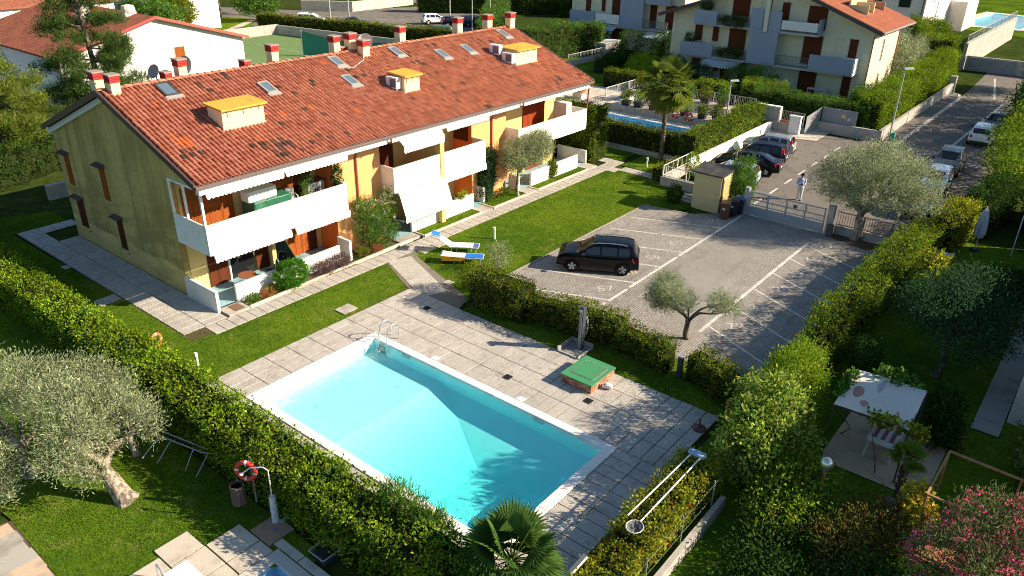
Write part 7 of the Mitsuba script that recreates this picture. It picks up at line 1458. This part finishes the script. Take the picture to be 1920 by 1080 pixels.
tree('olive_tree', 'old olive tree behind the thick pale trunk at the left edge', 'tree', 5.5, 24.2, 1.1, .20, [(6.3, 25.4, 2.7, 1.2, 1.1, .9), (5.2, 24.8, 2.8, 1.2, 1.1, .9), (7.4, 25.0, 2.5, .9, .9, .8), (6.0, 26.6, 2.4, 1.1, 1.0, .8)], 13000, .115, .026, P_OLIVE, 75, .15, 18, .40, up=.5, twigs=4); tree('olive_tree', 'olive tree with two crooked stems beside the metal lounger frame', 'tree', 8.2, 22.6, 1.2, .12, [(8.35, 23.6, 2.2, .75, .75, .7), (7.9, 24.3, 2.6, .8, .8, .6), (8.6, 22.4, 1.9, .45, .5, .5)], 6000, .11, .026, P_OLIVE, 76, .14, 18, .4, up=.5, twigs=4)
tree('olive_tree', 'olive foliage cut by the left picture edge above the stone path', 'tree', 3.6, 23.4, 1.3, .18, [(4.3, 22.6, 2.1, .65, .6, .6), (3.7, 23.2, 2.6, .9, .8, .7), (4.2, 22.2, 1.5, .5, .5, .5)], 6500, .12, .028, P_OLIVE, 77, .13, 18, .4, up=.5)
tree('olive_tree', 'wide grey green olive behind the street hedge', 'tree', 94, 21.0, 1.6, .3, [(93, 21.2, 3.2, 2.6, 2.0, 1.5), (97, 21.6, 3.2, 2.4, 2.0, 1.4), (90.8, 20.3, 2.6, 1.8, 1.6, 1.2)], 9000, .24, .06, P_OLIVE, 78, .25, 16, .5, up=.5)
# ---- palms
fan_palm('tall palm with a slim trunk between the lawn and the blue pool', 50.05, 26.2, 5.5, 1.45, 44, 81, (.14, .19, .03), .15, 'palm_tree', -1.15, 5, .75)
fan_palm('fan palm at the lower edge, in front of the pool corner', 11.35, 8.95, 1.75, 1.20, 36, 82, (.085, .165, .036), .12, 'palm_tree', -.55, 0, .55); fan_palm('small palm with a few bright fans beside the garden patio', 22.3, 2.25, 1.7, .62, 9, 83, (.16, .24, .03), .10, 'palm_tree', -.2, 0, .4)
for x, y, z, lab in ((10.6, 17.4, 1.55, 'left of the two small fan palm shoots in the lower half of the left hedge'), (10.5, 15.0, 1.6, 'right of the two small fan palm shoots in the lower half of the left hedge'), (10.3, 30.2, 1.6, 'small fan palm shoot at the top of the left hedge near the gable')):
    r = np.random.default_rng(int(x * y)); t = thing('palm_shoot', lab, 'palm', 'fan palm shoots in the left hedge')
    for k in range(4):
        b = MB(); az = k * 1.7; d = np.array([math.cos(az) * .45, math.sin(az) * .45, .9]); fan_leaf(b, np.array([x, y, z]), d, .5, r, (.09, .16, .04), 12, 1.6, .1); part(t, 'frond', b.ply('leaf'))
# ---- pines and far trees
def pine(label, x, y, h, R_, z0, n, seed, palette, lean=(0, 0)):
    r = np.random.default_rng(seed); bl = []; nt = int((h - z0) / .95)
    for k in range(nt):
        u = k / max(nt - 1, 1); z = z0 + (h - z0) * u; Rk = R_ * (1 - .82 * u ** 1.3) * (.8 + .35 * r.random()); m = max(2, int(6 * (1 - u) + 2)); a0 = r.random() * 6.28
        for q in range(m):
            a = a0 + 6.283 * q / m + .5 * r.normal(); d = Rk * (.55 + .45 * r.random()); s = .55 + .55 * (1 - u) * r.random() + .25
            bl.append((x + lean[0] * u + d * math.cos(a), y + lean[1] * u + d * math.sin(a), z + .3 * r.normal() + .25, s * 1.15, s * 1.15, s * .42))
    t = thing('pine_tree', label, 'tree'); b = MB(); zz = np.linspace(0, h * .96, 9); b.tube(np.column_stack([x + lean[0] * zz / h, y + lean[1] * zz / h, zz]), np.linspace(.32, .06, 9), (1, 1, 1), 8); part(t, 'trunk', b.ply('bark_dark', True))
    lb = MB()
    for q in bl: lb.tube(*limb((x + lean[0] * q[2] / h, y + lean[1] * q[2] / h, q[2] - .5), (q[0], q[1], q[2] - .1), .07, .02, r, .08, 5), (1, 1, 1), 5)
    part(t, 'limb', lb.ply('bark_dark', True), None, 'stuff')
    P, out, cl = crown_pts(bl, n, r, .16, 24, .35); out = nrm(out + [0, 0, .8])
    part(t, 'crown', leaf_ply([foliage(P, out, .30, .045, palette, r, .5, .8, cl)]))
P_PINE2 = pal([(.050, .095, .024), (.075, .125, .028), (.030, .060, .018), (.11, .155, .032)], [3, 2.4, 2, 1.2]); P_PINE3 = pal([(.100, .145, .022), (.145, .185, .026), (.055, .090, .016), (.20, .22, .035)], [3, 2.4, 2, 1.4])
pine('large dark green pine with layered branches behind the gable', 26.6, 61.8, 12.6, 3.7, 1.8, 56000, 84, P_PINE2, (-.6, .3))
pine('yellow green pine at the left edge of the picture', 18.2, 59.5, 8.6, 3.9, 1.0, 42000, 85, P_PINE3)
for i, (x, y, h, R_, p_, lab) in enumerate(((51, 101, 3.2, 2.9, P_OLEAN, 'leafy tree behind the ridge of the white gabled house'), (57, 106, 3.0, 2.2, P_CLIP, 'yellowish tree beside the plain white wall at the top'), (64.5, 122, 6.5, 3.4, P_DARK, 'left of the dark park trees with bare trunks at the top'), (72, 120, 6.5, 3.4, P_DARK, 'right of the dark park trees with bare trunks at the top'), (60, 128, 6.5, 3.6, P_DARK, 'dark tree in the park behind the white wall'), (72.5, 109.5, 2.4, 2.4, P_OLEAN, 'dense round bright tree at the corner of the back street'), (76, 117, 5, 2.6, P_CLIP, 'loose tree above the white van at the top'))):
    tree('park_tree', lab, 'tree', x, y, h, .28, [(x, y, h + R_ * .5, R_, R_, R_ * .8), (x + R_ * .6, y - R_ * .3, h, R_ * .7, R_ * .7, R_ * .6), (x - R_ * .6, y + .4, h + .3, R_ * .7, R_ * .7, R_ * .6)], 7000, .34, .15, p_, 90 + i, .3, 14, .5, 'bark_dark')
tree('yellow_tree', 'small tree with bright yellow leaves at the top beside the park lamp', 'tree', 70.8, 117, 5.2, .2, [(70.2, 116.4, 5.4, 1.3, 1.3, .9), (69.6, 116.0, 4.4, .8, .8, .6)], 2200, .34, .18, pal([(.55, .42, .03), (.42, .36, .03)]), 98, .3, 14, .4, 'bark_dark')
shrub('round_bush', 'pale green round bush behind the dark hedge of the terraces', 'bush', [(74.5, 42.2, 1.2, 2.3, 1.9, 1.5)], 7000, .17, .07, P_HEDGE, 101, .15, shell=.7); shrub('tall_bush', 'dark bushes in the shade before the set back yellow block', 'bush', [(86, 50.5, 1.5, 2.2, 1.8, 1.7), (88, 47.5, 1.6, 1.8, 1.6, 1.6), (86, 55.5, 1.4, 1.8, 1.6, 1.4)], 7000, .2, .10, P_DARK, 102, .2)
shrub('tall_bush', 'dark bush at the left corner of the front yellow block', 'bush', [(78.6, 41.0, 1.1, 1.9, 1.6, 1.3), (78.0, 37.6, .9, 1.7, 1.6, 1.1)], 5000, .18, .09, P_BLUEG, 103, .2); shrub('tall_bush', 'bushes in front of the middle of the front yellow block', 'bush', [(78.3, 33.0, 1.1, 1.7, 1.8, 1.2), (77.6, 30.2, 1.3, 1.6, 1.6, 1.3)], 5500, .18, .08, P_OLEAN, 104, .2)
for x, y, z, lab in ((80.6, 37.5, 6.4, 'dark plants hanging over the upper balcony rail of the front block'), (79.6, 35.0, 3.1, 'dark plants along the middle balcony rail of the front block')): shrub('balcony_plants', lab, 'plant', [(79.55, 35.0, z if z < 4 else 6.3, .35, 1.6, .45)], 1800, .15, .07, P_DARK, int(z * 20), .15, zmin=1, stems=0)
for x, y, z, lab in ((80.2, 39.9, 4.0, 'round plant behind the middle left balcony panel'), (80.2, 38.4, 7.4, 'small plant behind the upper left balcony panel')): shrub('balcony_plants', lab, 'plant', [(x, y, z, .5, .6, .55)], 900, .15, .07, P_DARK, int(z * 21), .12, zmin=1, stems=0)
# potted shrubs in two rows
def potted(x, y, z, s, p_, lab, grp, seed):
    t = thing('potted_shrub', lab, 'potted plant', grp); r = np.random.default_rng(seed)
    part(t, 'pot', MB().hexa([(x - .24 * s, y - .3 * s, z), (x + .24 * s, y - .3 * s, z), (x + .24 * s, y + .3 * s, z), (x - .24 * s, y + .3 * s, z), (x - .3 * s, y - .38 * s, z + .45 * s), (x + .3 * s, y - .38 * s, z + .45 * s), (x + .3 * s, y + .38 * s, z + .45 * s), (x - .3 * s, y + .38 * s, z + .45 * s)], (.03, .03, .033)).ply('vcs'))
    P, out, cl = crown_pts([(x, y, z + .95 * s, .48 * s, .52 * s, .48 * s)], 900, r, .10, 12, .5); part(t, 'foliage', leaf_ply([foliage(P, out, .13, .06, p_, r, .4, .9, cl)]))
g1 = 'potted shrubs in the lower row on the terrace wall'
ord_ = ('first', 'second', 'third', 'fourth', 'fifth', 'sixth', 'seventh', 'eighth')
for i, y in enumerate((36.3, 35.0, 33.5, 31.9, 30.3, 28.7, 27.3, 25.6)): potted(61.6, y, .47, 1.0 + .1 * math.sin(i * 2.1), (P_CLIP, P_HEDGE, P_CLIP)[i % 3], 'dark potted shrub in the lower terrace row, %s from the left' % ord_[i], g1, 110 + i)
for i, y in enumerate((37.0, 35.6, 33.6, 32.0, 30.3, 28.6)): potted(65.3, y, .95, 1.05, (P_CLIP, P_OLEAN)[i % 2], 'dark potted shrub in the upper terrace row, %s from the left' % ord_[i], 'potted shrubs in the upper row on the terrace', 120 + i)
for x, y, p_, lab in ((62.0, 41.8, pal([(.38, .15, .03), (.30, .16, .03), (.42, .22, .05)]), 'orange leaved maple in a pot beyond the roof corner'), (59.5, 42.6, P_YEL, 'yellow green shrub in a pot beyond the roof corner'), (55.5, 41.0, pal([(.25, .17, .06), (.16, .15, .04)]), 'brownish shrub in a terracotta trough beyond the roof corner')):
    t = thing('potted_shrub', lab, 'potted plant'); r = np.random.default_rng(int(x)); part(t, 'pot', MB().box((x - .4, y - .5, .2), (x + .4, y + .5, .75), (.42, .24, .16) if 'terra' in lab else (.5, .5, .5)).ply('vcs')); P, out, cl = crown_pts([(x, y, 1.35, .85, .9, .65)], 1500, r, .15, 12, .4); part(t, 'foliage', leaf_ply([foliage(P, out, .15, .07, p_, r, .4, .9, cl)]))
# ---- right side street trees and dark garden
tree('street_tree', 'big dark oak like tree at the right edge beside the street end', 'tree', 88, 4.2, 3.2, .4, [(88.5, 6.6, 5.0, 3.6, 2.6, 2.4), (85.0, 6.0, 4.2, 3.0, 2.4, 2.0), (91.5, 4.5, 5.6, 3.4, 3, 2.4), (86.5, 3.0, 6.2, 3.2, 2.6, 2.2)], 16000, .26, .13, P_OLEAN, 131, .3, 16, .5, 'bark_dark')
tree('street_tree', 'olive like tree at the far end of the street on the right', 'tree', 97, 6.5, 2.5, .3, [(97, 8.0, 3.6, 2.4, 2.0, 1.7), (99.5, 7.0, 4.2, 2.6, 2.0, 1.8)], 9000, .24, .08, P_OLIVE, 132, .3, 16, .5, 'bark_dark')
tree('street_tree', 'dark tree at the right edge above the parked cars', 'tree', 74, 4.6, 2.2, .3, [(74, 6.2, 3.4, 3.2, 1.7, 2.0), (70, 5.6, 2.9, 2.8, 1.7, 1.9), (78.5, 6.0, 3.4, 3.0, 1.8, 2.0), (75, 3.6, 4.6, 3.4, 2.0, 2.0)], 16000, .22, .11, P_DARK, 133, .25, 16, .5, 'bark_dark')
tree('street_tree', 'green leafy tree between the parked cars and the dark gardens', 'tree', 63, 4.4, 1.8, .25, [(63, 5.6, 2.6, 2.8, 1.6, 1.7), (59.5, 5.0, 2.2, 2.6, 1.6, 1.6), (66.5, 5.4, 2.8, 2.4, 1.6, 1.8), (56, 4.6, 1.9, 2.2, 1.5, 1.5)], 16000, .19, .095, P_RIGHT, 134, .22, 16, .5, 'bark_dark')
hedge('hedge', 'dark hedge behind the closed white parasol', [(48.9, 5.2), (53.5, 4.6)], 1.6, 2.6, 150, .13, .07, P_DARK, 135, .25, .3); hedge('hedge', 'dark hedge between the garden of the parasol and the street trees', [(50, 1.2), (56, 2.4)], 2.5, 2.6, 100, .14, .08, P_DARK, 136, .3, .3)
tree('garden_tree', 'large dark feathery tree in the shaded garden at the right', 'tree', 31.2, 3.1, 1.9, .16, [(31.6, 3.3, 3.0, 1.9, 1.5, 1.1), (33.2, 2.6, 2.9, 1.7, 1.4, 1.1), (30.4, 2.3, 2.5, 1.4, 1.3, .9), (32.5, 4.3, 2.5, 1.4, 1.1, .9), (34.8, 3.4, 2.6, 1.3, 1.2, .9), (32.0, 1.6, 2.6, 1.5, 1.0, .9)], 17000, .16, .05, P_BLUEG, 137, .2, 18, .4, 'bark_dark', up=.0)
tree('fig_tree', 'small bright leaved tree between the right hedge and the dark garden tree', 'tree', 36.6, 4.9, 1.6, .09, [(36.7, 5.0, 2.3, .75, .65, .55), (35.9, 4.9, 1.9, .5, .5, .4)], 1500, .2, .14, P_YEL, 138, .15, 10, .4, 'bark_dark'); tree('fig_tree', 'shaded citrus like bush above the cloth canopy', 'tree', 28.6, 5.3, .7, .08, [(28.4, 5.3, 1.35, .75, .7, .7)], 2600, .11, .06, P_DARK, 139, .1, 14, .5, 'bark_dark')
shrub('vine', 'vine growing along the upper edge of the cloth canopy', 'vine', [(24.6, 4.92, 2.28, 1.3, .14, .14), (25.8, 3.6, 2.2, .35, .8, .35)], 1100, .13, .11, P_OLEAN, 140, .07, 8, .3, zmin=1.2, stems=1); shrub('vine', 'vine with a yellow end along the lower edge of the cloth canopy', 'vine', [(23.4, 3.2, 2.05, .2, .9, .16), (23.6, 2.35, 1.95, .35, .3, .2)], 800, .13, .11, P_YEL, 141, .07, 8, .3, zmin=1.2, stems=1)
shrub('tall_bush', 'dark bush to the right of the cloth canopy', 'bush', [(26.9, 2.2, 1.0, .95, .8, 1.0), (26.3, 1.9, .6, .6, .6, .6)], 4200, .13, .07, P_DARK, 142, .12)
# overgrown shrubs at the corner
shrub('overgrown_shrub', 'tall pale green climber mass at the far right corner of the pool deck', 'bush', [(21.2, 6.4, 2.3, 1.3, 1.1, 1.2), (20.0, 6.3, 2.0, 1.1, 1.0, 1.1), (21.6, 6.0, 1.2, 1.4, 1.2, 1.2), (20.2, 6.6, .9, 1.0, .8, .9)], 14000, .15, .085, pal([(.14, .22, .03), (.20, .27, .04), (.08, .15, .02), (.26, .28, .07)]), 143, .12, 16, .6, up=.1)
shrub('overgrown_shrub', 'tall yellow green feathery shrub where the two hedges meet', 'bush', [(23.6, 6.3, 2.1, 1.1, 1.0, 1.5), (24.4, 6.7, 1.5, .9, .9, 1.2), (22.9, 6.0, 1.3, .9, .9, 1.2)], 12000, .13, .04, P_HEDGE, 144, .12, 16, .55, up=.7)
shrub('overgrown_shrub', 'tangle of ivy below the glossy globe lamp', 'bush', [(19.6, 4.6, 1.0, 1.3, .9, 1.0), (18.8, 4.9, .8, 1.1, .8, .8), (20.2, 4.2, .9, .5, .5, .9)], 9000, .12, .07, P_RIGHT, 145, .14, 14, .5)
shrub('overgrown_shrub', 'low reddish green hedge mass left of the pink oleander', 'bush', [(19.6, 2.4, .7, 1.3, .9, .8), (18.4, 2.9, .7, 1.1, .9, .7), (20.4, 1.9, .6, .7, .6, .6)], 8500, .11, .05, pal([(.09, .11, .02), (.14, .12, .03), (.17, .09, .03), (.06, .09, .02)]), 146, .14, 14, .5, up=.5)
shrub('overgrown_shrub', 'dark ivy mass along the bottom edge right of the concrete plinth', 'bush', [(17.2, 4.4, .5, 1.5, 1.1, .55), (16.0, 3.4, .5, 1.5, 1.3, .5), (17.4, 2.0, .6, 1.6, 1.2, .6), (15.0, 4.6, .3, 1.0, .8, .35)], 11000, .11, .075, P_DARK, 147, .16, 14, .5)
shrub('oleander', 'large oleander with many bright pink flowers at the lower right', 'bush', [(19.9, -.2, 1.9, 1.2, 1.0, 1.2), (18.7, .3, 1.5, 1.1, 1.0, 1.2), (20.6, -1.4, 1.9, 1.2, 1.1, 1.2), (17.9, -.8, 1.6, 1.2, 1.1, 1.2), (19.2, -1.5, 2.1, 1.2, 1.1, 1.0)], 22000, .15, .03, pal([(.10, .135, .05), (.14, .17, .07), (.07, .10, .035)]), 148, .13, 16, .55, flowers=(420, (.85, .12, .27), .075), up=.6)
shrub('vine', 'yellow vine leaves climbing the pergola post', 'vine', [(20.7, 1.6, 1.6, .5, .35, .55), (20.3, 1.2, 1.2, .3, .3, .6)], 1100, .13, .11, pal([(.35, .30, .03), (.20, .24, .03), (.42, .28, .04)]), 149, .08, 8, .4); shrub('tall_bush', 'sunlit leafy bush behind the pergola at the right edge', 'bush', [(25.5, -1.4, 1.5, 1.4, 1.0, 1.1), (24.2, -2.0, 1.2, 1.2, 1.0, 1.0), (26.4, -.9, 1.1, 1.0, .8, .9)], 9000, .15, .06, pal([(.10, .15, .03), (.16, .19, .05), (.06, .10, .02)]), 150, .15)
shrub('lower_shrub', 'yellow leaved shrub in the end of the left hedge near the front palm', 'bush', [(10.0, 10.6, 1.35, .5, .5, .4)], 1300, .10, .06, pal([(.38, .30, .03), (.26, .26, .03)]), 151, .1, zmin=.9, stems=0); shrub('rosemary', 'grassy rosemary like shrub rising over the left hedge by the pool', 'bush', [(11.0, 12.6, 1.7, .45, .9, .45), (11.0, 11.4, 1.6, .4, .6, .4)], 2400, .22, .022, P_OLEAN, 152, .12, up=1.0, zmin=.8, stems=0)
# ---- grass blades
def blades(poly, n, seed, h=.045, w=.012):
    r = np.random.default_rng(seed); x0, y0, x1, y1 = poly.bounds; P = r.random((int(n * (x1 - x0) * (y1 - y0)), 2)) * [x1 - x0, y1 - y0] + [x0, y0]
    import shapely
    P = P[shapely.contains_xy(poly, P[:, 0], P[:, 1])]; k = len(P); a = r.random(k) * 6.283; hh = h * (.6 + .8 * r.random(k)); lean = r.normal(size=(k, 2)) * .022
    dx = np.column_stack([np.cos(a), np.sin(a)]) * w
    z = np.zeros(k) - .005
    v = np.stack([np.column_stack([P - dx, z]), np.column_stack([P + dx, z]), np.column_stack([P + lean, hh])], 1).reshape(-1, 3)
    tone = meshkit.fbm(np.column_stack([P * .45, z]), 3, 4); c = np.where((tone > .5)[:, None], (.115, .205, .016), (.075, .155, .014)) * (.75 + .5 * r.random((k, 1)))
    dry = r.random(k) < .05; c[dry] = (.22, .20, .07)
    return v, np.arange(3 * k).reshape(-1, 3), np.repeat(c, 3, 0)
gb = [blades(lawnL, 430, 160), blades(lawnM, 330, 161), blades(R(22.4, 7, 24, 21.5), 350, 162), blades(Polygon([(4.3, 22.5), (4.2, 19.3), (5.2, 17.9), (9.4, 15), (9.4, 26), (4.3, 26)]), 600, 163), blades(R(12, 1, 17.5, 6.2), 300, 164)]
for x0, x1, y0, y1 in ((27.98, 32.8, 28.8, 29.6), (33.95, 37.25, 28.8, 29.85), (38.45, 44.15, 28.8, 29.45)):
    v, f, c = blades(R(x0, y0, x1, y1), 350, 165); gb.append((v + [0, 0, .09], f, c))
struct('grass', leaf_ply(gb), 'short grass blades of the mown lawns', 'grass', 'stuff')
